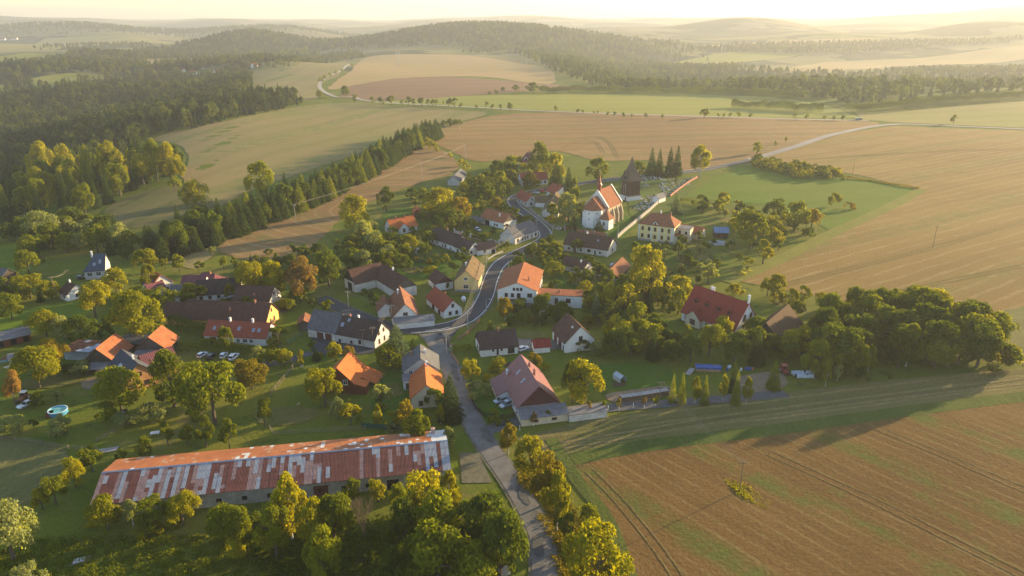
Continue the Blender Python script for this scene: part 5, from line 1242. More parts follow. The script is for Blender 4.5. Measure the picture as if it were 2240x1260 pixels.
thicket([(720,578),(860,558),(915,552),(985,470),(1050,452),(990,500),(930,562),(880,582),(800,600),(730,610)],10,['rd','rg','rs','ry'],(7.2,10),(.85,1),'in the shady gardens between great willow and white farm','shady gardens',77)
thicket([(640,650),(700,640),(760,680),(840,700),(820,720),(760,712),(700,690),(650,680)],6.5,['bg','by','bd','rg'],(3,5.5),(.8,1),'along the road left of the junction','roadside shrubs left of the junction',17)
thicket([(760,620),(800,625),(860,640),(840,680),(780,670)],7,['bd','rd','bg'],(3,6),(.8,1),'around the weathered farm range','shrubs around the weathered farm',18)
thicket([(0,640),(60,640),(130,660),(60,678),(0,690)],7,['rg','ry','bg','cn'],(5,9),(.7,.9),'along the upper side of the meadow strip','trees above the meadow strip',19)
thicket([(210,650),(300,655),(380,660),(370,690),(300,700),(240,690)],7,['rg','ry','rd','bg'],(5,9),(.7,.9),'between the field pole and the tiled barns','trees before the tiled barns',20)
thicket([(1060,900),(1130,930),(1150,925),(1080,945)],4,['bd','bg'],(2.5,4),(.8,1),'along the garden fence by the gravel track','bushes by the gravel track fence',21)
thicket([(1030,800),(1080,830),(1075,850),(1030,840)],5,['bg','by','og'],(3,4.5),(.8,1),'in the garden left of the maroon roofed house','garden left of the maroon house',22)
thicket([(640,760),(690,745),(720,775),(690,800),(640,800)],6,['by','bg','og'],(2.5,4),(.8,1),'beside the asphalt yard','bushes beside the yard',23)
thicket([(760,880),(900,880),(960,940),(880,950),(790,945),(740,920)],9,['bg','bs','og','oy'],(3,5),(.8,1),'in the lawn garden below the timber chalet','garden below the chalet',24)
thicket([(190,1150),(420,1140),(560,1150),(700,1120),(700,1180),(420,1175),(200,1180)],6,['bg','by','bd'],(4,7.5),(.8,1),'along the overgrown barn front','bushes along the barn front',25)
thicket([(560,1190),(760,1180),(880,1200),(900,1280),(780,1290),(560,1260)],9.5,['bd','bg','bd'],(2.5,4.5),(.9,1.2),'in the dark scrub below the barn','scrub below the barn',26)
thicket([(1230,1120),(1330,1200),(1380,1290),(1240,1290),(1215,1190)],6,['ry','ry','bg'],(4,7),(.7,.9),'in the strip between lane and stubble field','strip between lane and stubble',27)
# the spruce strip and the valley woods
rs=random.Random(9)
def row_(px,step,kinds,hr,label,group,wr=.34,rows=1,gap=4.5):
    pts=spline([(p.x,p.y) for p in (gp(*q) for q in px)],False,step=step)
    for r_ in range(rows):
        for i,(x,y) in enumerate(pts):
            a=Vector(pts[min(i+1,len(pts)-1)])-Vector(pts[max(i-1,0)]); n=Vector((-a.y,a.x)).normalized()
            q=Vector((x,y))+n*(r_*gap)+Vector((rs.uniform(-1.2,1.2),rs.uniform(-1.2,1.2))); k=rs.choice(kinds); h=rs.uniform(*hr)
            plant(Vector((q.x,q.y,h1(q.x,q.y))),h,h*(wr if k[0]=='c' else .7),k,KW[k[1]]+' '+SW[k[0]]+' '+label,group+' '+k)
row_([(935,300),(880,325),(800,372),(720,415),(640,452),(560,480),(470,515),(400,540),(330,560)],6.1,['cn','cn','cn','cn','cl','cn','rd'],(11,18),'in the dense spruce strip along the swirl field','spruce strip',.62,4,3.8)
thicket([(470,480),(540,470),(640,420),(600,470),(500,505),(420,530),(330,545),(340,520),(420,500)],10.5,['cn','rg','cn','rd'],(11,16),(.6,.8),'at the lower back of the spruce strip','back of the spruce strip',31)
thicket([(-30,440),(60,400),(180,380),(300,372),(380,370),(410,365),(330,412),(240,455),(180,480),(60,490),(-30,500)],13,['cn','cn','rg','ry','cl','rd'],(17,24),(.5,.7),'in the valley wood left of the green-tan field','valley wood',32)
for u,vb,vt,w_,k in [(300,398,295,40,'cn'),(318,400,290,40,'cn'),(345,398,300,46,'rg'),(375,395,308,52,'ry'),(392,398,335,40,'by'),(250,400,300,60,'ry'),(150,405,312,50,'ry'),(100,410,305,60,'ry'),(200,410,310,50,'cl')]: trow(u,vb,vt,w_,k,KW[k[1]]+' '+SW[k[0]]+' on the front corner of the valley wood by the field',  'front corner of the valley wood '+k)
thicket([(-20,530),(60,500),(200,490),(330,545),(300,575),(240,565),(160,560),(60,600),(60,540)],9,['rd','rg','cn','bd','rs'],(8,14),(.65,.9),'in the wooded hollow above the beige house','wooded hollow',33)
CLEAR=[[(55,176),(190,160),(250,172),(120,192),(60,190)],[(68,205),(125,198),(120,212),(70,216)],[(250,138),(420,128),(480,138),(330,148)],[(385,158),(470,152),(490,172),(400,176)],[(-80,196),(10,186),(20,205),(-80,215)]]
for k,pg in enumerate(CLEAR): sheet('meadow',pg,[F8,F4,F10,F4,F8][k],0)
wood('woodland',[(-80,390),(-80,250),(60,215),(200,195),(400,150),(545,165),(555,215),(660,222),(600,240),(520,258),(420,280),(330,302),(290,330),(180,372),(60,395)],9.,.45,(13,21),'mixed valley wood filling the slopes left of the green-tan field',3000,41,2,None,CLEAR)
wood('woodland',[(420,282),(520,258),(620,238),(668,226),(640,222),(560,236),(470,252),(400,278)],7,.75,(8,12),'dense young conifer belt along the top edge of the green-tan field',500,42,2)
wood('woodland',[(-80,240),(-80,160),(60,146),(130,132),(230,120),(330,112),(560,106),(650,112),(700,118),(560,150),(400,150),(200,190),(60,212)],13,.45,(14,21),'hazy mixed wood covering the far left valley side',2400,43,3,None,CLEAR)
def disk(cx,cy,sx,sy,n,seed,ymin=0):
    rs_=random.Random(seed); out=[]
    while len(out)<n:
        a=rs_.gauss(0,1)*.75; b=rs_.gauss(0,1)*.75
        if abs(a)<1.5 and abs(b)<1.5:
            x=cx+a*sx; y=cy+b*sy
            if y>ymin: out.append(Vector((x,y,h1(x,y))))
    return out
wood('woodland',None,0,.55,(15,22),'long wooded hill behind the wheat dome',seed=44,world=disk(40,2720,400,200,2500,44)+disk(-360,2760,330,180,1500,45)+disk(-930,2700,190,140,800,46))
wood('woodland',None,0,.5,(14,20),'distant wooded ridge at the upper left',seed=48,world=disk(-2600,4200,1200,220,1700,48)+disk(-1450,4400,800,220,1000,49))
wood('woodland',[(1010,118),(1120,112),(1200,150),(1300,190),(1420,198),(1500,196),(1480,150),(1380,120),(1240,100),(1060,104)],12,.4,(13,20),'sunlit wood in the dip right of the wheat dome',1500,50,3)
wood('woodland',[(1330,198),(1500,202),(1700,207),(1800,220),(1860,235),(2000,225),(2260,200),(2260,150),(2100,155),(1900,165),(1700,160),(1560,150),(1440,145),(1350,160)],13,.35,(13,20),'glowing hazy wood filling the valley at right',2300,51,3)
wood('woodland',[(640,130),(780,112),(800,128),(740,136),(640,146),(545,156),(500,160),(520,150)],11,.3,(11,16),'dark wood strip above the pale slope left of the dome',500,52,3)
wood('woodland',[(1560,112),(1800,118),(2000,108),(2240,90),(2240,82),(1900,92),(1600,100),(1480,108)],16,.3,(12,18),'faint hazy tree belts among the far right fields',900,53,3)
wood('woodland',[(90,112),(330,105),(330,96),(200,98),(60,106)],13,.2,(11,16),'round tree clump between the far left fields',160,54,3)
# rough undergrowth at the bottom
def undergrowth(px,n,c,label,hmax,seed):
    pts=scatter(px,1.,seed,.5); rs=np.random.RandomState(seed); pts=np.array([p[:] for p in pts]); i=rs.randint(0,len(pts),n); p=pts[i]+rs.normal(0,.5,(n,3))*[1,1,0]
    cl=np.sin(p[:,0]*.35+seed)*np.sin(p[:,1]*.41)+.5*np.sin(p[:,0]*1.1+p[:,1]*.7); hh=hmax*np.clip(.45+.5*cl,.06,1); p[:,2]=H(p[:,0],p[:,1])+rs.uniform(0,1,n)*hh
    me=npmesh('undergrowth',quads(p,rs.normal(0,.7,(n,3))+[0,-.1,.6],np.full(n,.36),rs),[FOL[c]],rs.rand(n)); tag(link('undergrowth',me),label,'undergrowth',kind='stuff')
undergrowth([(60,1180),(420,1170),(700,1170),(900,1180),(1100,1290),(300,1330),(-60,1300),(-40,1220)],32000,'g','rough tall grass and nettles below the barn',1.1,61)
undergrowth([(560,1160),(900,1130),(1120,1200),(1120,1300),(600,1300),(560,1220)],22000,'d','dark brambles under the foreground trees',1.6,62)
undergrowth([(1125,1000),(1180,1030),(1270,1130),(1380,1290),(1230,1290),(1200,1170),(1140,1060)],16000,'o','dry ochre verge grass between lane and stubble field',.7,63)
undergrowth([(1585,1045),(1625,1062),(1655,1078),(1690,1108),(1665,1110),(1610,1085)],2600,'y','green weeds around the pole in the stubble field',.35,64)

# loose shrubs between the houses
thicket([(420,660),(560,560),(700,540),(860,500),(1000,430),(1130,400),(1240,400),(1290,470),(1240,520),(1330,600),(1330,700),(1290,730),(1150,720),(1050,640),(960,600),(860,620),(760,640),(650,700),(640,760),(480,780),(380,700)],9.3,['bg','bd','od','by','rg','og','rd'],(3.5,8),(.8,1.05),'between the houses of the village','loose shrubs in the village gardens',71)
thicket([(1380,560),(1500,520),(1620,540),(1680,580),(1600,610),(1480,640),(1400,620)],10,['bg','od','bs','od'],(3.5,7),(.8,1.1),'in the rough plots below the yellow villa','shrubs in the rough plots',72)
thicket([(680,830),(860,800),(980,840),(960,930),(800,930),(690,910)],12,['bg','og','bs','oy'],(2.2,4.2),(.8,1.1),'on the lawns between chalet and lane','shrubs between chalet and lane',73)
thicket([(10,820),(200,800),(420,800),(560,860),(560,930),(300,960),(60,940)],15,['bg','od','os'],(2.2,4.4),(.8,1.1),'on the long orchard lawn','shrubs on the orchard lawn',74)
# ------------------------------------------------------------------ vehicles
def paint(name,c,rough=.25,metal=.0):
    if name in MATS: return MATS[name]
    m,nt,b=nodes(name); b.inputs['Base Color'].default_value=rgb(c); b.inputs['Roughness'].default_value=rough; b.inputs['Metallic'].default_value=metal
    b.inputs['Specular IOR Level'].default_value=.5; b.inputs['Coat Weight'].default_value=.4; MATS[name]=m; return m
TYRE=paint('tyre',(.02,.02,.02),.85); RIM=paint('rim',(.35,.35,.36),.4); LAMP=paint('lamp_glass',(.7,.72,.72),.15); TAIL=paint('tail_lamp',(.35,.01,.01),.3); CGL=paint('car_glass',(.02,.025,.03),.08)
def rr(x0,x1,w,z,r=.25):
    r=min(r,w/2*.8); return [(x0+r,-w/2,z),(x1-r,-w/2,z),(x1,-w/2+r,z),(x1,w/2-r,z),(x1-r,w/2,z),(x0+r,w/2,z),(x0,w/2-r,z),(x0,-w/2+r,z)]
def wheel(par,x,y,r,w=.2,big=False):
    o=link('wheel',wmesh(r,w,0),par,(x,y,r)); link('rim',wmesh(r,w,1),o); return o
WMS={}
def wmesh(r,w,k):
    if (r,w,k) not in WMS:
        m=MB(); q=r if k==0 else r*.6; e=0 if k==0 else .012
        m.loft([[(q*s*math.cos(t),yy,q*s*math.sin(t)) for t in [i*math.pi/7 for i in range(14)]] for s,yy in ((.9,-w/2-e),(1,-w/2-e+.03),(1,w/2+e-.03),(.9,w/2+e))])
        WMS[(r,w,k)]=m.mesh('tyre' if k==0 else 'rim',[TYRE if k==0 else RIM])
    return WMS[(r,w,k)]
def car(p,q,kind,col,label,group=None):
    """p: photo point of the rear axle, q: towards the front; kind: hatch, wagon, van or suv"""
    a=gp(*p); b=gp(*q); d=(b-a); rz=math.atan2(d.y,d.x); c=(a+b)/2; c.z=h1(c.x,c.y)+.08
    L,W,hb,ht,x0,x1=dict(hatch=(3.9,1.68,.85,1.45,-1.8,.75),wagon=(4.6,1.76,.85,1.45,-2.15,.75),van=(4.3,1.76,.98,1.82,-2.05,1.05),suv=(4.5,1.85,.95,1.65,-2.1,.85),panel=(5.2,2.0,1.1,2.3,-2.5,1.55))[kind]
    t=thing('parked_car',label,'car',c,rz,group)
    m=MB(); m.loft([rr(-L/2+.1,L/2-.15,W-.14,.2),rr(-L/2,L/2,W,.42),rr(-L/2+.02,L/2-.04,W,.66),rr(-L/2+.08,L/2-.22,W-.08,hb-.05),rr(-L/2+.12,L/2-.6,W-.16,hb)])
    m.loft([rr(x0+.12,x1-.55,W-.42,ht-.07,.2),rr(x0+.3,x1-.72,W-.52,ht,.2)])
    for x in (x0+.14,x1-.5,(x0+x1)/2-.3):
        for s in (-1,1): m.cyl((x-.04,s*(W/2-.09),hb-.03),(x+.02,s*(W/2-.205),ht-.05),.05,.05,5)
    m.build('body',col,t)
    MB().loft([rr(x0-.0,x1+.12,W-.16,hb-.02,.2),rr(x0+.12,x1-.55,W-.42,ht-.07,.2)]).build('windows',CGL,t)
    r=.31 if kind!='panel' else .36
    for x in (-L/2+.75,L/2-.85):
        for s in (-1,1): wheel(t,x,s*(W/2-.1),r)
    for s in (-1,1):
        MB().box(L/2-.2,L/2+.01,s*(W/2-.3)-.17,s*(W/2-.3)+.17,.56,.72).build('headlight',LAMP,t); MB().box(-L/2-.012,-L/2+.1,s*(W/2-.24)-.12,s*(W/2-.24)+.12,.6,.85).build('tail_light',TAIL,t)
        MB().box(x1-.35,x1-.2,s*(W/2+.02)-.09,s*(W/2+.02)+.09,hb,hb+.13).build('mirror',col,t)
    return t
WH=paint('car_white',(.72,.73,.74)); SV=paint('car_silver',(.42,.45,.48),.3,.5); BK=paint('car_black',(.015,.015,.018)); RDC=paint('car_red',(.32,.02,.02)); LB=paint('car_pale_blue',(.45,.52,.58),.3,.3)
car((437,783),(449,776),'hatch',WH,'white car, leftmost of the four parked behind the bungalow hedge'); car((459,786),(467,778),'wagon',BK,'dark car between two white cars behind the bungalow hedge')
car((486,785),(494,776),'hatch',WH,'white car right of the dark one behind the bungalow hedge'); car((507,788),(516,780),'suv',WH,'white car at the right end of the row behind the bungalow hedge')
car((68,884),(48,893),'wagon',WH,'white estate car parked on the lawn beside a tractor'); car((1104,877),(1085,883),'hatch',LB,'small pale blue hatchback beside the maroon roofed house'); car((1119,885),(1097,894),'van',SV,'silver high-roofed van-like car beside the pale blue hatchback')
car((871,796),(861,806),'hatch',BK,'black car alone on the grass beside the lilac slate house'); car((1039,502),(1051,507),'wagon',SV,'silver car before the open cart shed'); car((1134,478),(1145,486),'hatch',RDC,'red car on the road behind the grey roofed house')
car((1484,380),(1473,379),'panel',WH,'white van at the cemetery gate on the field road'); car((1139,768),(1151,764),'hatch',WH,'white car half hidden behind the red roofed shed'); car((199,609),(210,607),'hatch',WH,'white car on the track below the beige blue-roofed house'); car((174,611),(185,609),'hatch',BK,'dark car on the track left of the white one')
car((1167,423),(1176,424),'wagon',SV,'silver car in the yard behind the grey-white house'); car((213,660),(226,655),'panel',WH,'white box van among the trees left of the tiled barns')
def tractor(p,q,col,roof,label):
    a=gp(*p); b=gp(*q); d=b-a; t=thing('tractor',label,'tractor',(a+b)/2,math.atan2(d.y,d.x))
    MB().loft([rr(-.4,1.9,.8,.75,.1),rr(-.4,1.9,.8,1.3,.1),rr(-.4,1.75,.66,1.5,.1)]).box(-1.4,-.3,-.6,.6,.6,1.1).build('hood',col,t)
    for x in (-1.35,-.15):
        for s in (-.68,.68): MB().box(x-.05,x+.05,s-.05,s+.05,1.1,2.5).build('cab_post',col,t)
    MB().box(-1.32,-.18,-.66,.66,1.15,2.45).build('cab_glass',CGL,t); MB().loft([rr(-1.55,0,1.6,2.5,.15),rr(-1.5,-.05,1.5,2.68,.15)]).build('cab_roof',roof,t)
    for s in (-1,1):
        wheel(t,-.9,s*.95,.82,.45); wheel(t,1.35,s*.78,.5,.3); MB().loft([[(-1.7,s*.95-.25,1.3),(-1.7,s*.95+.25,1.3),(-1.7,s*.95+.25,1.36),(-1.7,s*.95-.25,1.36)],[(-.9,s*.95-.25,1.72),(-.9,s*.95+.25,1.72),(-.9,s*.95+.25,1.78),(-.9,s*.95-.25,1.78)],[(-.1,s*.95-.25,1.4),(-.1,s*.95+.25,1.4),(-.1,s*.95+.25,1.46),(-.1,s*.95-.25,1.46)]]).build('mudguard',col,t)
    MB().cyl((1.1,.25,1.4),(1.1,.25,2.2),.05).build('exhaust',BK,t); MB().box(1.75,1.93,-.33,.33,.85,1.25).build('grille',BK,t)
tractor((57,873),(46,882),paint('tractor_brown',(.2,.07,.035),.6),WH,'old rusty tractor with white cab roof on the far left lawn'); tractor((1712,813),(1720,822),paint('tractor_red',(.32,.04,.025),.4),paint('tractor_roof',(.5,.12,.07),.4),'red tractor with red cab roof by the pile of barrels')
# ------------------------------------------------------------------ poles and cables
CONC=plain('pole_concrete',(.42,.38,.32),.9,.15); WOODP=plain('pole_wood',(.22,.15,.09),.9,.25); CER=paint('insulator',(.3,.25,.22),.3); WIRE=plain('cable_metal',(.30,.26,.2),.6,.1)
POLES={}; INSM=MB().cyl((0,0,0),(0,0,.24),.06).mesh('insulator',[CER])
def pole(k,u,vb,vt,label,mat=None,arm=1,lamp=False,ut=None,group=None,r=.14):
    P=gp(u,vb); h=max(5,min(12,hgt(P,u,vt))); lean=0 if ut is None else (ut-u)/F*dep(P)
    t=thing('utility_pole' if not lamp else 'street_lamp',label,'pole' if not lamp else 'street lamp',P,0,group); mat=mat or CONC
    MB().cyl((0,0,-.3),(lean,0,h),r,r*.62,8).build('shaft',mat,t)
    top=Vector((lean,0,h))
    if lamp:
        MB().cyl(top,top+Vector((1.1,-.3,.25)),.05).build('arm',mat,t); MB().box(lean+.9,lean+1.6,-.5,-.2,h+.14,h+.32).build('lamp_head',MET,t)
    else:
        for i in range(arm): 
            MB().box(lean-.95,lean+.95,-.06,.06,h-.35-.5*i,h-.22-.5*i).build('crossarm',MET if mat is CONC else mat,t)
        for x in (-.85,-.4,.4,.85): link('insulator',INSM,t,(lean+x,0,h-.22))
    POLES[k]=P+top; return t
def cable(a,b,label,n=3,sag=.9,r=.02,spread=.6):
    A,B=[POLES[i] if isinstance(i,str) else Vector(i) for i in (a,b)]; d=B-A; nn=Vector((-d.y,d.x,0)).normalized(); m=MB()
    for k in range(n):
        o=nn*((k-(n-1)/2)*spread); pts=[A+d*t+o-Vector((0,0,sag*4*t*(1-t))) for t in [i/12 for i in range(13)]]
        q=[p-A for p in pts]; rings=[]
        for p in q: rings.append([(p.x+r*nn.x*c,p.y+r*nn.y*c,p.z+r*s) for c,s in ((1,0),(0,1),(-1,0),(0,-1))])
        m.loft(rings)
    o=m.build('cable',WIRE,loc=A); tag(o,label,'power line')
pole('f1',648,491,447,'concrete pole in the swirl field above the spruce strip corner',arm=2); pole('f2',923,392,357,'concrete pole at the far side of the swirl field',arm=1); pole('f3',1018,346,316,'concrete pole at the ploughed field edge behind the village',arm=1)
pole('f4',1006,289,270,'pole in the small clump gap on the ploughed field',r=.12); pole('n1',1618,1074,1010,'wooden pole standing in weeds in the stubble field',WOODP); pole('r1',2040,543,495,'pole with wide crossarm in the tan field at right',WOODP); pole('r2',1865,381,347,'thin pole at the hedge corner above the green meadow',WOODP,0)
pole('v1',763,674,637,'concrete pole on the shrubby bank by the left road'); pole('v2',858,706,667,'concrete pole at the corner of the white gabled cottage'); pole('j1',1023.6,719,681,'concrete pole on the road edge at the bend',arm=2); pole('j2',977,777,730,'pole at the lane junction beside the clipped hedge',arm=2); pole('j3',983,768,729,'leaning brown strut pole beside the junction pole',WOODP,0)
pole('y1',795,763,721,'left wooden pole before the pinkish gabled farmhouse',WOODP,0); pole('y2',817,761,717,'right wooden pole before the pinkish gabled farmhouse',WOODP); pole('b1',615,768,729,'leaning wooden pole at the end of the red tiled bungalow',WOODP,ut=611); pole('l1',134,658,606,'leaning wooden pole in the lower left meadow',WOODP,ut=122); pole('l2',154,615,594,'wooden pole above the small brown roofed cottage',WOODP)
pole('g1',1442,888,835,'wooden pole at the gravel track beside the firewood stack',WOODP); pole('g2',1014,836,806,'thin wooden post pole in the garden left of the maroon roofed house',WOODP,0,r=.1); pole('c1',1174,508,481,'concrete pole at the grey roofed house on the bend'); pole('c2',1186,475,454,'concrete pole beside the stone wall'); pole('c3',1351,522,491,'concrete pole at the churchyard wall end',arm=0); pole('c4',1102.5,434,407,'wooden pole at the upper road curve',WOODP)
pole('e1',1065,585,550,'concrete pole beside the yellow house at the road',arm=1); pole('e2',1540,613,585,'thin pole in front of the olive spreading tree',WOODP,0,r=.1); pole('e3',1489,603,555,'thin pole in the rough gardens below the villa',WOODP,0,r=.1); pole('t1',1425,320,300,'thin pole in the ploughed field behind the four spruces',WOODP,0,r=.12)
pole('s1',903,709,687,'street lamp in front of the grey verandah roof',lamp=True); pole('s2',1112,601,572,'street lamp on the outer road edge opposite the yellow house',lamp=True); pole('s3',1181,710,684,'street lamp below the white workshop',lamp=True); pole('s4',1208,515,502,'street lamp on the verge by the church gate',lamp=True); pole('s5',1064,683,662,'street lamp at the right road edge of the bend',lamp=True); pole('s6',1460,533,506,'street lamp in front of the yellow villa',lamp=True)
for a,b,lb in [('f1','f2','cables over the swirl field'),('f2','f3','cables from the swirl field to the ploughed field'),('j1','j2','bundle of lit cables crossing the road at the junction'),('j1','e1','bundle of lit cables along the yellow house'),('e1','c1','cables along the upper road to the bend'),('c1','c2','cables past the stone wall'),('v1','v2','cables over the shrubby bank'),('y2','v2','cables over the pinkish gabled farmhouse'),('n1','g1','long cables over the straw strip at right'),('l1','l2','cables across the lower left meadow'),('v2','j2','cables over the junction')]: cable(a,b,lb,3 if 'bundle' not in lb else 5,1.0,.022 if 'bundle' not in lb else .03)
# lattice masts in the far fields
for u,vb,vt,lb in [(868,145,112,'left leg mast of the pale pylon pair on the wheat dome'),(874,145,113,'right leg mast of the pale pylon pair on the wheat dome'),(1141,142,117,'left pale pylon against the far wood'),(1152,142,118,'right pale pylon against the far wood'),(1577,122,88,'left hazy pylon in the far right fields'),(1586,122,87,'right hazy pylon in the far right fields')]:
    P=gp(u,vb); h=min(46,hgt(P,u,vt)); t=thing('pylon',lb,'pylon',P); m=MB()
    for sx in (-1,1):
        for sy in (-1,1): m.cyl((sx*1.3,sy*1.3,0),(sx*.35,sy*.35,h),.16,.1,4)
    for i in range(8):
        z0=h*i/8; z1=h*(i+1)/8; a=1.3-.95*i/8; b=1.3-.95*(i+1)/8
        for s in (-1,1): m.cyl((-a,s*a,z0),(b,s*b,z1),.07,.07,4).cyl((s*a,a,z0),(s*b,-b,z1),.07,.07,4)
    m.build('lattice',MET,t); MB().box(-4,4,-.15,.15,h*.9,h*.9+.3).box(-2.6,2.6,-.15,.15,h*.98,h*.98+.25).build('crossarm',MET,t)
# ------------------------------------------------------------------ walls and fences
def wallrun(nm,px,h,th,mat,label,cat,pil=None,cap=None,step=2.):
    pts=[]; w=[gp(*p) for p in px]
    for a,b in zip(w[:-1],w[1:]):
        n=max(1,int((b-a).length/step)); pts+=[a+(b-a)*(i/n) for i in range(n)]
    pts.append(w[-1]); o=pts[0].copy(); t=thing(nm,label,cat,o); m=MB(); c=MB(); R1=[];R2=[]
    for i,p in enumerate(pts):
        d=(pts[min(i+1,len(pts)-1)]-pts[max(i-1,0)]); n=Vector((-d.y,d.x,0)).normalized(); z=h1(p.x,p.y)-o.z; x,y=p.x-o.x,p.y-o.y
        def sec(hw,z0,z1): return [(x+n.x*hw,y+n.y*hw,z0),(x-n.x*hw,y-n.y*hw,z0),(x-n.x*hw,y-n.y*hw,z1),(x+n.x*hw,y+n.y*hw,z1)]
        R1.append(sec(th/2,z-.4,z+h)); R2.append(sec(th/2+.07,z+h+.003,z+h+.1))
    m.loft(R1); m.build('wall',mat,t)
    if cap: c.loft(R2); c.build('coping',cap,t)
    if pil:
        sp,ph,pw,pm=pil; acc=0; me=MB().box(-pw,pw,-pw,pw,-.3,ph).box(-pw-.06,pw+.06,-pw-.06,pw+.06,ph+.002,ph+.1).mesh('pillar',[pm])
        for i,p in enumerate(pts):
            if i: acc+=(p-pts[i-1]).length
            if i==0 or acc>=sp or i==len(pts)-1: link('pillar',me,t,(p.x-o.x,p.y-o.y,h1(p.x,p.y)-o.z)); acc=0
    return t
BR=WA['brick']; STN=plain('rubble_stone',(.33,.30,.27),.95,.35,.8)
wallrun('cemetery_wall',[(1466,431),(1483,417),(1505,401),(1527,388)],1.3,.35,BR,'orange brick cemetery wall along the green meadow','wall',cap=plain('brick_cap',(.3,.15,.09),.9))
wallrun('cemetery_wall',[(1396,378),(1430,381),(1458,383)],1.6,.4,BR,'brown brick wall with pale pillars at the back of the cemetery','wall',(9,2,.3,WA['white']))
wallrun('churchyard_wall',[(1350,522),(1368,506),(1395,484),(1420,463),(1447,438)],1.8,.45,STN,'stone wall running from the churchyard corner behind the yellow villa','wall',cap=STN)
wallrun('churchyard_wall',[(1235,500),(1270,508),(1300,513),(1327,518)],1.6,.4,BR,'low brick churchyard wall in front of the church','wall',(5,1.9,.3,STN))
wallrun('garden_wall',[(1158,459),(1175,474),(1195,490),(1212,502),(1224,504)],1.3,.35,STN,'grey stone wall along the verge above the road bend','wall',(6,1.7,.3,STN))
wallrun('garden_wall',[(994,509),(1030,520),(1065,529),(1092,533)],1.3,.25,WA['grey'],'grey panel wall with white pillars behind the stepped farmhouse','wall',(5,2,.25,WA['white']))
wallrun('firewood_stack',[(1357,878),(1400,872),(1460,862)],1.5,1.6,plain('firewood',(.13,.09,.06),.95,.4,3),'long stack of firewood under grey covers beside the gravel track','firewood stack',cap=plain('grey_cover',(.33,.31,.29),.8,.35,1.5))
wallrun('garden_wall',[(1237,480),(1252,468)],1.6,.4,BR,'short sunlit orange wall left of the church','wall')
GATEM=plain('gate_dark',(.05,.03,.025),.7); P=gp(1228,504); t=thing('gate','churchyard gate with a white notice between two stone pillars','gate',P,R(-20)); MB().box(-1.4,1.4,-.05,.05,.1,1.5).build('leaf',GATEM,t); MB().box(-.7,.1,-.08,-.052,.5,1.4).build('notice',WFR,t)
for s in (-1.7,1.7): MB().box(s-.28,s+.28,-.28,.28,-.3,2.1).box(s-.34,s+.34,-.34,.34,2.102,2.2).build('pillar',STN,t)
def fence(px,h,label,mat,kind='rail',sp=2.6,pm=None,name='fence'):
    w=[gp(*p) for p in px]; pts=[]
    for a,b in zip(w[:-1],w[1:]):
        n=max(1,round((b-a).length/sp)); pts+=[a+(b-a)*(i/n) for i in range(n)]
    pts.append(w[-1]); o=pts[0].copy(); t=thing(name,label,'fence',o); pmesh=MB().box(-.07,.07,-.07,.07,-.3,h+.08).mesh('post',[pm or mat])
    if len(pts)>100: pts=pts[:100]
    for p in pts: link('post',pmesh,t,(p.x-o.x,p.y-o.y,h1(p.x,p.y)-o.z))
    m=MB()
    for a,b in zip(pts[:-1],pts[1:]):
        d=(b-a); n=Vector((-d.y,d.x,0)).normalized()*.03; A=a-o; B=b-o; A.z=h1(a.x,a.y)-o.z; B.z=h1(b.x,b.y)-o.z
        def bar(z0,z1): m.loft([[A+n+Vector((0,0,z0)),A-n+Vector((0,0,z0)),A-n+Vector((0,0,z1)),A+n+Vector((0,0,z1))],[B+n+Vector((0,0,z0)),B-n+Vector((0,0,z0)),B-n+Vector((0,0,z1)),B+n+Vector((0,0,z1))]])
        if kind=='rail': bar(h*.45,h*.55); bar(h*.88,h)
        elif kind=='board': bar(.08,h)
        elif kind=='picket':
            bar(h*.25,h*.32); bar(h*.75,h*.82); k=max(2,int(d.length/.28))
            for i in range(k): q=A+(B-A)*((i+.5)/k); m.box(q.x-.06,q.x+.06,q.y-.035,q.y+.035,q.z+.05,q.z+h)
        else:
            for z in (.05,.25,.5,.75,.97): bar(h*z,h*z+.025)
    m.build({'rail':'rails','board':'boards','picket':'pickets'}.get(kind,'wire'),mat,t)
LW=plain('fence_light_wood',(.36,.22,.14),.9,.2); GW_=plain('fence_grey_wood',(.24,.19,.13),.9,.2); GM=plain('fence_green_mesh',(.03,.09,.06),.7); DWD=plain('fence_dark_boards',(.055,.045,.03),.9,.3)
fence([(1001,745),(1020,733),(1050,703)],1.2,'light wooden fence along the road bend right of the junction',LW,'picket'); fence([(983,770),(994,785),(1003,798)],1.2,'light wooden fence along the lane below the junction pole',LW,'picket')
fence([(1030,870),(1040,895),(1062,912),(1100,916),(1146,908)],1.3,'dark picket fence round the garden with two parked cars',DWD,'picket'); fence([(212,968),(250,948),(300,918)],1.2,'long weathered rail fence left of the fruit trees',GW_,'rail'); fence([(592,866),(612,842),(632,818),(648,798)],1.5,'pale wire fence crossing the orchard lawn',GW_,'wire',3)
fence([(793,936),(845,940)],1.5,'dark green screened fence section above the barn, left part',GM,'board'); fence([(858,940),(890,941)],1.5,'dark green screened fence section above the barn, right part',GM,'board'); fence([(-20,958),(60,966),(150,982),(212,985)],1.1,'thin wire fence below the pool lawn',GW_,'wire',4); fence([(630,754),(655,736),(676,722)],1.4,'turquoise mesh fence beside the asphalt yard',plain('fence_turquoise',(.06,.2,.15),.7),'wire',2)
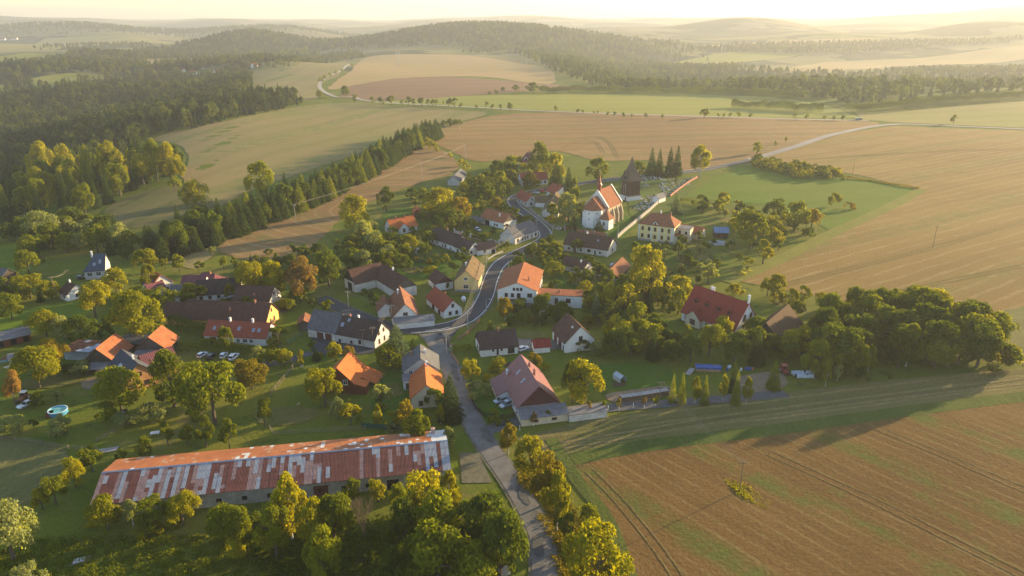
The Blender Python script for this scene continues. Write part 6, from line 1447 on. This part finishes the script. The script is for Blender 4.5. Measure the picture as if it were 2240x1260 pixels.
fence([(1068,570),(1080,562),(1100,553)],1.,'white post fence in front of the stepped farmhouse',WFR,'rail',6); fence([(700,858),(712,880),(738,898)],1.1,'curved wooden fence around the chalet garden',GW_,'rail'); fence([(960,560),(995,556)],1.1,'dark garden fence with white posts by the yellow house',DWD,'rail',4,WFR); fence([(590,938),(600,950),(800,940)],1.2,'thin wire fence above the barn roof',GW_,'wire',4); fence([(1390,535),(1470,545),(1560,552)],1.2,'low fence below the yellow villa',GW_,'wire',4); fence([(965,905),(968,925)],1.4,'brown plank fence beside the lane under the spruce',plain('fence_brown',(.11,.06,.035),.9),'board')
# ------------------------------------------------------------------ cemetery
ST=[plain('grave_pale',(.58,.55,.52),.6,.2),plain('grave_grey',(.36,.35,.34),.5,.2),plain('grave_dark',(.06,.06,.065),.3,.1),plain('grave_rose',(.45,.3,.26),.5,.2)]
gm={}
rs=random.Random(21); ng=0
for pg,stp,n_ in (([(1455,392),(1522,389),(1500,408),(1470,430),(1448,428),(1440,410)],3.3,46),([(1398,388),(1450,387),(1452,394),(1405,398)],3.4,16),([(1404,402),(1420,400),(1420,414),(1402,414)],3.2,4),([(1412,428),(1436,428),(1432,448),(1420,460),(1392,462),(1384,454)],3.2,26)):
    pts=scatter(pg,stp,int(stp*10),.22); rs.shuffle(pts)
    for P in pts[:n_]:
        k=rs.randint(0,3); v=rs.randint(0,2); key=(k,v)
        if key not in gm:
            hh=(.8,1.0,1.25)[v]; s=MB().box(-.95,1.0,-.5,.5,-.1,.28).box(-.8,.9,-.38,.38,.281,.36)
            hd=MB(); hd.loft([[(-1.2,-.4,0),(-1.2,.4,0),(-1.2,.42,hh*.75),(-1.2,.2,hh),(-1.2,-.2,hh),(-1.2,-.42,hh*.75)],[(-1.02,-.4,0),(-1.02,.4,0),(-1.02,.42,hh*.75),(-1.02,.2,hh),(-1.02,-.2,hh),(-1.02,-.42,hh*.75)]])
            gm[key]=(s.mesh('slab',[ST[k if k!=2 else 1]]),hd.mesh('headstone',[ST[k]]))
        t=thing('gravestone','pale stone grave with headstone in the rows of the churchyard cemetery','grave',P,R(28)+rs.uniform(-.08,.08)+math.pi*(rs.random()<.5),'graves in the churchyard cemetery'); link('slab',gm[key][0],t); link('headstone',gm[key][1],t)
# ------------------------------------------------------------------ garden and yard things
def at(u,v,rz=0,nm='x',lb='',cat='',g=None): return thing(nm,lb,cat,gp(u,v),rz,g)
t=at(128,904,0,'swimming_pool','round turquoise above-ground pool on the left lawn','pool'); N=28
circ=lambda r,z:[(r*math.cos(2*math.pi*k/N),r*math.sin(2*math.pi*k/N),z) for k in range(N)]
m=MB(); m.loft([circ(2.35,-.1),circ(2.35,1.15)],cap=False); m.loft([circ(2.2,-.1),circ(2.2,1.1)],cap=False); m.build('pool_wall',paint('pool_blue',(.05,.22,.42),.5),t); MB().loft([circ(2.45,1.1),circ(2.45,1.2),circ(2.15,1.2),circ(2.15,1.1)],cap=False).build('rim',paint('pool_rim',(.45,.62,.68),.5),t)
MB().poly(circ(2.2,.95)).build('water',paint('pool_water',(.16,.5,.5),.05),t); MB().box(-.9,1.2,.2,.32,.98,1.02).build('floating_board',LW,t)
t=at(110,908,.4,'deck','small rust brown wooden deck with steps leaning on the pool','deck'); MB().box(-.9,.9,-.9,.9,-.1,.95).build('platform',plain('deck_brown',(.22,.08,.04),.8),t); MB().box(-.9,.9,-1.5,-.905,-.1,.5).build('step',plain('deck_brown',(.22,.08,.04),.8),t)
t=at(216,866,.15,'trailer','blue framed trailer full of scrap wood under the tree','trailer'); bl=paint('trailer_blue',(.04,.12,.28),.5); m=MB().box(-1.6,1.6,-1,1,.55,.7)
for x in (-1.55,-.5,.5,1.55): m.box(x-.05,x+.05,-1,-.93,.7,1.5).box(x-.05,x+.05,.93,1,.7,1.5)
m.box(-1.6,1.6,-1,-.93,1.35,1.5).box(-1.6,1.6,.93,1,1.35,1.5).build('bed',bl,t); m=MB(); rs=random.Random(3)
for i in range(22): x,y=rs.uniform(-1.3,.9),rs.uniform(-.8,.8); m.box(x,x+rs.uniform(.3,.6),y,y+.15,.7+rs.uniform(0,.5),.9+rs.uniform(.1,.6))
m.build('scrap_load',plain('scrap',(.16,.1,.07),.9,.4),t)
for x in (-.9,.9):
    for s in (-1,1): wheel(t,x,s*.95,.35)
t=at(272,912,.3,'slide','small blue plastic slide with a wooden climbing frame','slide'); MB().loft([[(-.3,0,1.6),(.3,0,1.6),(.3,0,1.68),(-.3,0,1.68)],[(-.3,-2.1,.2),(.3,-2.1,.2),(.3,-2.1,.28),(-.3,-2.1,.28)]]).box(-.34,-.3,-.1,0,1.6,1.9).build('chute',paint('slide_blue',(.02,.1,.45),.4),t); m=MB()
for x in (-.7,.7):
    for y in (.1,1.4): m.box(x-.06,x+.06,y-.06,y+.06,-.1,2.4)
m.box(-.8,.8,0,1.5,1.5,1.6).build('frame',DWD,t)
t=at(340,952,.2,'table','white garden table tilted beside the first small fruit tree','table'); MB().loft([rr(-1.1,1.1,1.4,.75,.1),rr(-1.1,1.1,1.4,.81,.1)]).build('tabletop',WFR,t)
lg=MB().box(-.04,.04,-.04,.04,-.1,.75).mesh('leg',[MET])
for x in (-.9,.9):
    for y in (-.5,.5): link('leg',lg,t,(x,y,0))
t=at(174,1228,.35,'door_heap','broken white door lying on grey boards in the rough grass','scrap'); MB().box(-1,1,-.7,.7,.25,.33).build('door_panel',plain('grey_white',(.52,.5,.48),.8,.2),t); m=MB()
for i in range(6): m.box(-1.8+i*.25,1.6+i*.1,-.9+i*.3,-.75+i*.3,-.05+.04*i,.1+.04*i)
m.build('boards',GW_,t)
for u,v,a in ((237,985,.3),): 
    t=at(u,v,a,'pallet_deck','low grey plank platform by the garden gate','platform'); m=MB()
    for i in range(9): m.box(-2.2+i*.5,-1.78+i*.5,-1,1,.1,.18)
    m.build('planks',plain('grey_planks',(.35,.31,.28),.9,.2),t); MB().box(-2.2,2.25,-.95,-.8,-.1,.098).box(-2.2,2.25,.8,.95,-.1,.098).build('bearers',GW_,t)
t=at(900,550,R(-22),'pool_cover','arched translucent pool enclosure beside two thujas in the white farm garden','pool cover'); N=10; Lp=8.5; rad=2.6
arc=lambda x,r,k=1:[(x,r*math.cos(math.pi*i/N),r*math.sin(math.pi*i/N)*.85) for i in range(N+1)]
pc,ntp,bp=nodes('pool_cover_sheet'); bp.inputs['Base Color'].default_value=(.55,.66,.74,1); bp.inputs['Roughness'].default_value=.2; bp.inputs['Specular IOR Level'].default_value=.6
m=MB(); 
for i in range(5): m.loft([arc(-Lp/2+i*Lp/5,rad-.08*i)+[(-Lp/2+i*Lp/5,-rad,0)],arc(-Lp/2+(i+1)*Lp/5-.02,rad-.08*i)+[(-Lp/2+(i+1)*Lp/5-.02,-rad,0)]])
m.build('cover',pc,t)
for i in range(6):
    r_=rad-.08*min(i,4)+.05; m=MB(); A=arc(-Lp/2+i*Lp/5,r_); 
    for p,q in zip(A[:-1],A[1:]): m.cyl(p,q,.06,.06,5)
    m.build('rib',WFR,t)
for u,vb,vt in ((890,566,537),(903,560,533)): trow(u,vb,vt,9,'kd','dark thuja cone before the pool enclosure','thujas before the pool enclosure')
for u,vb,vt in ((926,552,530),): trow(u,vb,vt,9,'cn','small dark spruce right of the pool enclosure')
for u,vb,vt in ((1010,634,616),(1024,634,615)): trow(u,vb,vt,11,'kd','dark rounded thuja cone before the yellow gable','thujas before the yellow gable')
for u,vb,vt in ((963,628,607),(972,632,610),(980,634,613)): trow(u,vb,vt,9,'kd','thuja column beside the boarded gable cottage','thujas beside the boarded gable cottage')
t=at(1355,832,R(-60),'greenhouse','small glass greenhouse standing on the lawn','greenhouse'); m=MB(); g=MB()
for x in (-1.8,-.6,.6,1.8):
    for s in (-1,1): m.cyl((x,s*1.1,-.1),(x,s*1.1,1.5),.05).cyl((x,s*1.1,1.5),(x,0,2.3),.05)
m.cyl((-1.8,0,2.3),(1.8,0,2.3),.05); m.build('frame',MET,t)
for s in (-1,1): g.loft([[(-1.8,s*1.08,1.48),(-1.8,0,2.27),(-1.8,0,2.24),(-1.8,s*1.08,1.45)],[(1.8,s*1.08,1.48),(1.8,0,2.27),(1.8,0,2.24),(1.8,s*1.08,1.45)]]).box(-1.8,1.8,s*1.08-.02,s*1.08+.02,0,1.45)
g.build('glazing',paint('greenhouse_glass',(.38,.46,.5),.15),t)
t=at(1014,661,0,'gas_tank','white egg shaped gas tank in the garden of the yellow house','tank'); m=MB(); m.loft([[(r*math.cos(k*.5236),r*math.sin(k*.5236),z) for k in range(12)] for r,z in ((.25,.25),(.75,.6),(.95,1.2),(.85,1.8),(.5,2.3),(.12,2.5))]); m.build('vessel',paint('tank_white',(.75,.76,.78),.4),t,smooth=True); MB().box(-.5,.5,-.5,.5,-.1,.27).build('foot',CONC,t)
t=at(1548,810,R(-6),'timber_stack','stack of sawn timber under a bright blue tarpaulin','timber stack'); m=MB(); rs=random.Random(8)
for i in range(6):
    for j in range(5): m.box(-3.6+rs.uniform(-.2,.2),3.6+rs.uniform(-.2,.2),-1+j*.4,-.64+j*.4,i*.25,.22+i*.25)
m.build('boards',plain('sawn_timber',(.36,.25,.16),.9,.25),t); m=MB(); c=[(-1.25,1.0),(-1.2,1.55),(-.4,1.75),(.5,1.72),(1.15,1.5),(1.2,.9)]
m.loft([[(x,y*(1+.04*math.sin(x*3)),z+.08*math.sin(x*2+y)) for y,z in c]+[(x,y*.96,z-.05) for y,z in c[::-1]] for x in [-3.8+.76*i for i in range(11)]]); m.build('tarpaulin',paint('tarp_blue',(.025,.08,.3),.5),t)
bmesh_={}
def barrel(P,c,label,group,h=.95):
    if c not in bmesh_:
        m=MB(); m.loft([[(r*math.cos(k*.6283),r*math.sin(k*.6283),z) for k in range(10)] for r,z in ((.27,0),(.3,.05),(.3,.3),(.315,.33),(.3,.36),(.3,.6),(.315,.63),(.3,.66),(.3,.9),(.26,.95),(.2,.93))]); bmesh_[c]=m.mesh('barrel',[{'w':paint('drum_white',(.55,.62,.7),.45),'b':paint('drum_blue',(.02,.08,.3),.4),'k':paint('drum_black',(.03,.035,.04),.5),'o':paint('drum_orange',(.4,.12,.06),.5)}[c]],True)
    tag(link('barrel',bmesh_[c],None,P),label,'barrel',group)
rs=random.Random(5); q0=gp(1762,822)
for i in range(9):
    for j in range(5): 
        if rs.random()<.86:
            c=rs.choice('wwwwwk'); x,y=q0.x-3.4+i*.72+rs.uniform(-.1,.1),q0.y-1.4+j*.72+rs.uniform(-.1,.1); barrel(Vector((x,y,h1(x,y))),c,{'w':'white plastic barrel','k':'black plastic barrel'}[c]+' in the dense pile right of the red tractor','barrels in the pile by the tractor '+c)
for u,v,c in ((1593,806,'w'),(1597,805,'w'),(1591,811,'b'),(1621,811,'w'),(1631,810,'b'),(1634,809,'b'),(1637,810,'b'),(1641,810,'b'),(1646,810,'o')): barrel(gp(u,v),c,{'w':'white barrel','b':'blue barrel','o':'orange barrel'}[c]+' in the loose row between timber stack and tractor','barrels in the loose row '+c)
t=at(1509,816,.9,'platform','grey board platform leaning left of the blue tarpaulin','platform'); MB().loft([[(-1.6,-.8,.1),(1.6,-.8,.9),(1.6,.8,.9),(-1.6,.8,.1)],[(-1.6,-.8,.2),(1.6,-.8,1.),(1.6,.8,1.),(-1.6,.8,.2)]]).build('boards',plain('grey_planks',(.35,.31,.28),.9,.2),t); MB().box(1.3,1.5,-.7,.7,-.1,.82).build('trestle',GW_,t)
t=at(1576,532,.2,'tarpaulin','crumpled pale grey tarpaulins thrown over a heap behind the yellow villa','tarpaulin'); m=MB(); n=12; rs=random.Random(2); Z=[[(i-n/2)*.75 for i in range(n+1)] for _ in range(2)]
hh=[[max(.0,1.5*math.exp(-((i-4)/3.2)**2-((j-6)/3.4)**2)+1.1*math.exp(-((i-9)/2.2)**2-((j-5)/2.5)**2)+rs.uniform(-.12,.16)) for j in range(n+1)] for i in range(n+1)]
for i in range(n):
    for j in range(n): m.poly([((a-n/2)*.75,(b-n/2)*.55,hh[a][b]) for a,b in ((i,j),(i+1,j),(i+1,j+1),(i,j+1))])
m.build('sheet',plain('tarp_grey',(.3,.32,.35),.5,.25,.6),t); MB().box(-2.5,2,-1.5,1.2,-.1,.35).build('heap',DIRT,t)
t=at(1332,616,R(-12),'hay_stack','stack of bales under grey corrugated sheets beside the dark plank shed','stack'); MB().box(-3,3,-1.4,1.4,-.1,1.5).build('bales',plain('bales',(.33,.29,.25),.95,.25),t); m=MB()
for i in range(6): m.loft([[(-3.2+i*1.07,-1.8,1.42),(-2.2+i*1.07,-1.8,1.42+.02*(i%2)),(-2.2+i*1.07,-1.8,1.47+.02*(i%2)),(-3.2+i*1.07,-1.8,1.47)],[(-3.2+i*1.07,0,2.0),(-2.2+i*1.07,0,2.0+.02*(i%2)),(-2.2+i*1.07,0,2.05+.02*(i%2)),(-3.2+i*1.07,0,2.05)],[(-3.2+i*1.07,1.6,1.5),(-2.2+i*1.07,1.6,1.5),(-2.2+i*1.07,1.6,1.55),(-3.2+i*1.07,1.6,1.55)]])
m.build('sheets',plain('corrugated_grey',(.42,.41,.43),.5,.2,stripe=.3),t)
t=at(1342,583,.5,'covered_cart','cart under a pale blue plastic cover beside the white outbuilding','cart'); MB().loft([rr(-1.5,1.5,1.8,.5,.2),rr(-1.5,1.5,1.8,1.0,.2),rr(-1,1,.9,1.5,.2)]).build('cover',plain('pale_blue_cover',(.42,.55,.64),.4,.2),t)
for x in (-.8,.8):
    for s in (-.8,.8): wheel(t,x,s,.3)
t=at(1104,1252,0,'concrete_ring','round concrete well ring with lid beside the lane at the bottom edge','well'); N=20; MB().loft([circ(1.25,-.2)[::1],circ(1.25,.6)]).build('ring',CONC,t); MB().loft([circ(1.15,.602),circ(1.1,.7)]).build('lid',plain('lid_concrete',(.3,.26,.21),.9,.2),t)
t=at(1878,263,R(6),'bus_shelter','small green bus shelter on the far field road','bus shelter'); m=MB().box(-3,3,1.3,1.4,-.1,2.4).box(-3,-2.9,-1.2,1.3,-.1,2.4).box(2.9,3,-1.2,1.3,-.1,2.4); m.build('wall',paint('shelter_green',(.12,.25,.2),.6),t); MB().box(-3.3,3.3,-1.5,1.6,2.402,2.6).build('roof',WA['old'],t); MB().box(-2.6,2.6,.7,1.2,.4,.5).build('bench',LW,t)
t=at(989,764,.2,'notice_board','red and white notice board leaning at the lane junction','sign'); MB().cyl((-.5,0,-.2),(-.5,0,2.0),.05).cyl((.5,0,-.2),(.5,0,2.0),.05).build('posts',MET,t); MB().box(-.75,.75,-.1,-.055,.9,2.0).build('board',paint('board_white',(.7,.66,.6),.5),t); MB().box(-.75,.75,-.115,-.102,1.65,2.0).build('board_band',paint('board_red',(.5,.08,.03),.5),t)
t=at(985,772,.2,'bin','green waste bin at the end of the clipped hedge','bin'); MB().loft([rr(-.28,.28,.5,0,.06),rr(-.33,.33,.6,1.0,.06)]).build('bin_body',paint('bin_green',(.06,.25,.15),.5),t); MB().loft([rr(-.36,.36,.64,1.0,.06),rr(-.34,.34,.6,1.1,.06)]).build('bin_lid',paint('bin_green',(.06,.25,.15),.5),t)
t=at(452,655,.1,'play_tent','small green folded play tent in the yard behind the ochre farmhouse','tent'); MB().loft([rr(-1.2,1.2,2,0,.5),rr(-1,1,1.6,.8,.5),rr(-.2,.2,.3,1.3,.1)]).build('canopy',paint('tent_green',(.03,.4,.25),.5),t)
t=at(30,794,.5,'hut','tiny white plank hut with grey roof among compost and scrap at the left edge','hut'); MB().box(-1,1,-1,1,-.2,2.2).build('wall',WA['old'],t); MB().loft([[(-1.3,-1.3,2.0),(1.3,-1.3,2.0),(1.3,-1.3,2.1),(-1.3,-1.3,2.1)],[(-1.3,1.3,2.7),(1.3,1.3,2.7),(1.3,1.3,2.8),(-1.3,1.3,2.8)]]).build('roof',RO['grey'],t)
t=at(22,786,.5,'compost_heap','reddish brown compost heap behind the tiny white hut','heap'); m=MB(); m.loft([[(2.6*s*math.cos(k*.5236),1.5*s*math.sin(k*.5236),z) for k in range(12)] for s,z in ((1.1,-.1),(.9,.6),(.5,1.1),(.1,1.25))]); m.build('heap',plain('compost',(.17,.07,.04),1,.4,1.5),t); MB().box(-2.9,2.9,-1.8,-1.7,-.1,.8).build('board',plain('board_teal',(.2,.33,.32),.8,.3),t)
t=at(24,803,.4,'boat','upturned pale rowing boat lying beside the compost heap','boat'); MB().loft([[(-2,0,.15),(-2,.05,.3),(-2,0,.35),(-2,-.05,.3)],[(-1,-.6,0),(-1,.6,0),(-1,.35,.5),(-1,-.35,.5)],[(.6,-.7,0),(.6,.7,0),(.6,.4,.55),(.6,-.4,.55)],[(1.8,-.5,0),(1.8,.5,0),(1.8,.3,.4),(1.8,-.3,.4)]]).build('hull',plain('boat_pale',(.55,.45,.33),.6,.25),t)
for u,v,w in ((1174,421,'red sheeted load on a trailer in the yard of the narrow white gables'),): 
    t=at(1186,421,.2,'trailer',w,'trailer'); MB().loft([rr(-1.3,1.3,1.6,.6,.1),rr(-1.3,1.3,1.6,1.7,.1),rr(-1.1,1.1,1.3,1.9,.1)]).build('load',paint('sheet_red',(.4,.02,.03),.5),t); 
    for s in (-.85,.85): wheel(t,0,s,.33)
# sheep on the orchard lawn: one body each, legs and head in one skin
def sheep(u,v,rz,c,label):
    P=gp(u,v); t=bpy.data.meshes.new('sheep'); bm=bmesh.new()
    J=[(0,0,.62),(-.38,0,.64),(.36,0,.64),(.58,0,.82),(.78,0,.8),(-.34,.14,.32),(-.38,.14,.0),(-.34,-.14,.32),(-.38,-.14,0),(.32,.14,.32),(.32,.14,0),(.32,-.14,.32),(.32,-.14,0),(-.52,0,.58)]
    E=[(0,1),(0,2),(2,3),(3,4),(1,5),(5,6),(1,7),(7,8),(2,9),(9,10),(2,11),(11,12),(1,13)]; rd=[.27,.25,.25,.13,.08]+[.085,.045]*4+[.05]
    sl=bm.verts.layers.skin.new(); vs=[bm.verts.new(p) for p in J]; [bm.edges.new((vs[a],vs[b])) for a,b in E]
    for v_,r_ in zip(vs,rd): v_[sl].radius=(r_,r_)
    vs[0][sl].use_root=True
    bm.to_mesh(t); bm.free(); t.materials.append(plain(c,{'fleece_tan':(.42,.3,.18),'fleece_pale':(.5,.42,.32)}[c],1,.2)); o=link('sheep',t,None,P,rz); o.modifiers.new('Skin','SKIN'); s=o.modifiers.new('Sub','SUBSURF'); s.levels=1; s.render_levels=1
    tag(o,label,'sheep')
sheep(653,888,1.2,'fleece_tan','tan sheep standing alone in the middle of the orchard lawn'); sheep(660,805,.3,'fleece_pale','pale sheep near the end of the wire fence'); sheep(678,808,2,'fleece_tan','golden lit sheep grazing right of the pale one'); sheep(724,908,2.6,'fleece_pale','pale sheep near the barn roof below the chalet')
# ------------------------------------------------------------------ air, sky, sun, camera
def haze():
    S=RMAX+300; zt=235.; zb=float(H(*np.meshgrid(np.linspace(-3000,3000,121),np.linspace(0,9000,181))).min())-1.5
    m=bpy.data.materials.new('haze_air'); m.use_nodes=True; nt=m.node_tree; nt.nodes.clear()
    o=nt.nodes.new('ShaderNodeOutputMaterial'); v=nt.nodes.new('ShaderNodeVolumePrincipled')
    v.inputs['Color'].default_value=(.60,.62,.66,1); v.inputs['Density'].default_value=HAZE_D; v.inputs['Anisotropy'].default_value=HAZE_G
    nt.links.new(v.outputs[0],o.inputs['Volume'])
    b=MB(); b.box(-S,S,-S*.35,S,zb,zt); h=b.build('haze',m); tag(h,kind='stuff'); h['label']='pale evening haze filling the valley air'
HAZE_D=.000135; HAZE_G=.28
haze()
w=bpy.data.worlds.new('World'); SC.world=w; w.use_nodes=True; nt=w.node_tree; bg=nt.nodes['Background']
sk=nt.nodes.new('ShaderNodeTexSky'); sk.sky_type='NISHITA'; sk.sun_disc=False; sk.sun_elevation=SUN_EL; sk.sun_rotation=SUN_AZ
sk.altitude=400; sk.air_density=1.; sk.dust_density=.7; sk.ozone_density=1.2
nt.links.new(mixc(nt,1.,sk.outputs[0],(1.0,.96,1.0),'MULTIPLY'),bg.inputs['Color']); bg.inputs['Strength'].default_value=.125
ld=bpy.data.lights.new('sun','SUN'); ld.energy=5; ld.angle=R(.6); ld.color=(1,.76,.40)
lo=bpy.data.objects.new('sun',ld); COL.objects.link(lo)
S=Vector((math.sin(SUN_AZ)*math.cos(SUN_EL),math.cos(SUN_AZ)*math.cos(SUN_EL),math.sin(SUN_EL))); lo.rotation_euler=(-S).to_track_quat('-Z','Y').to_euler(); lo.location=(300,300,200)
cd=bpy.data.cameras.new('camera'); co=bpy.data.objects.new('camera',cd); COL.objects.link(co); co.location=(0,0,HC); co.rotation_euler=(math.pi/2-PIT,0,0)
cd.sensor_width=36; cd.lens=36*F/2240; cd.clip_end=40000; cd.clip_start=.5; SC.camera=co
v=SC.view_settings; SC.display_settings.display_device='sRGB'; v.view_transform='Standard'; v.look='None'; v.exposure=1.74; v.gamma=1; v.use_curve_mapping=False
c=SC.cycles; c.use_denoising=True; c.denoiser='OPENIMAGEDENOISE'; c.max_bounces=5; c.diffuse_bounces=3; c.glossy_bounces=2; c.transmission_bounces=2; c.volume_bounces=1; c.transparent_max_bounces=4; c.sample_clamp_indirect=6; c.caustics_reflective=False; c.caustics_refractive=False
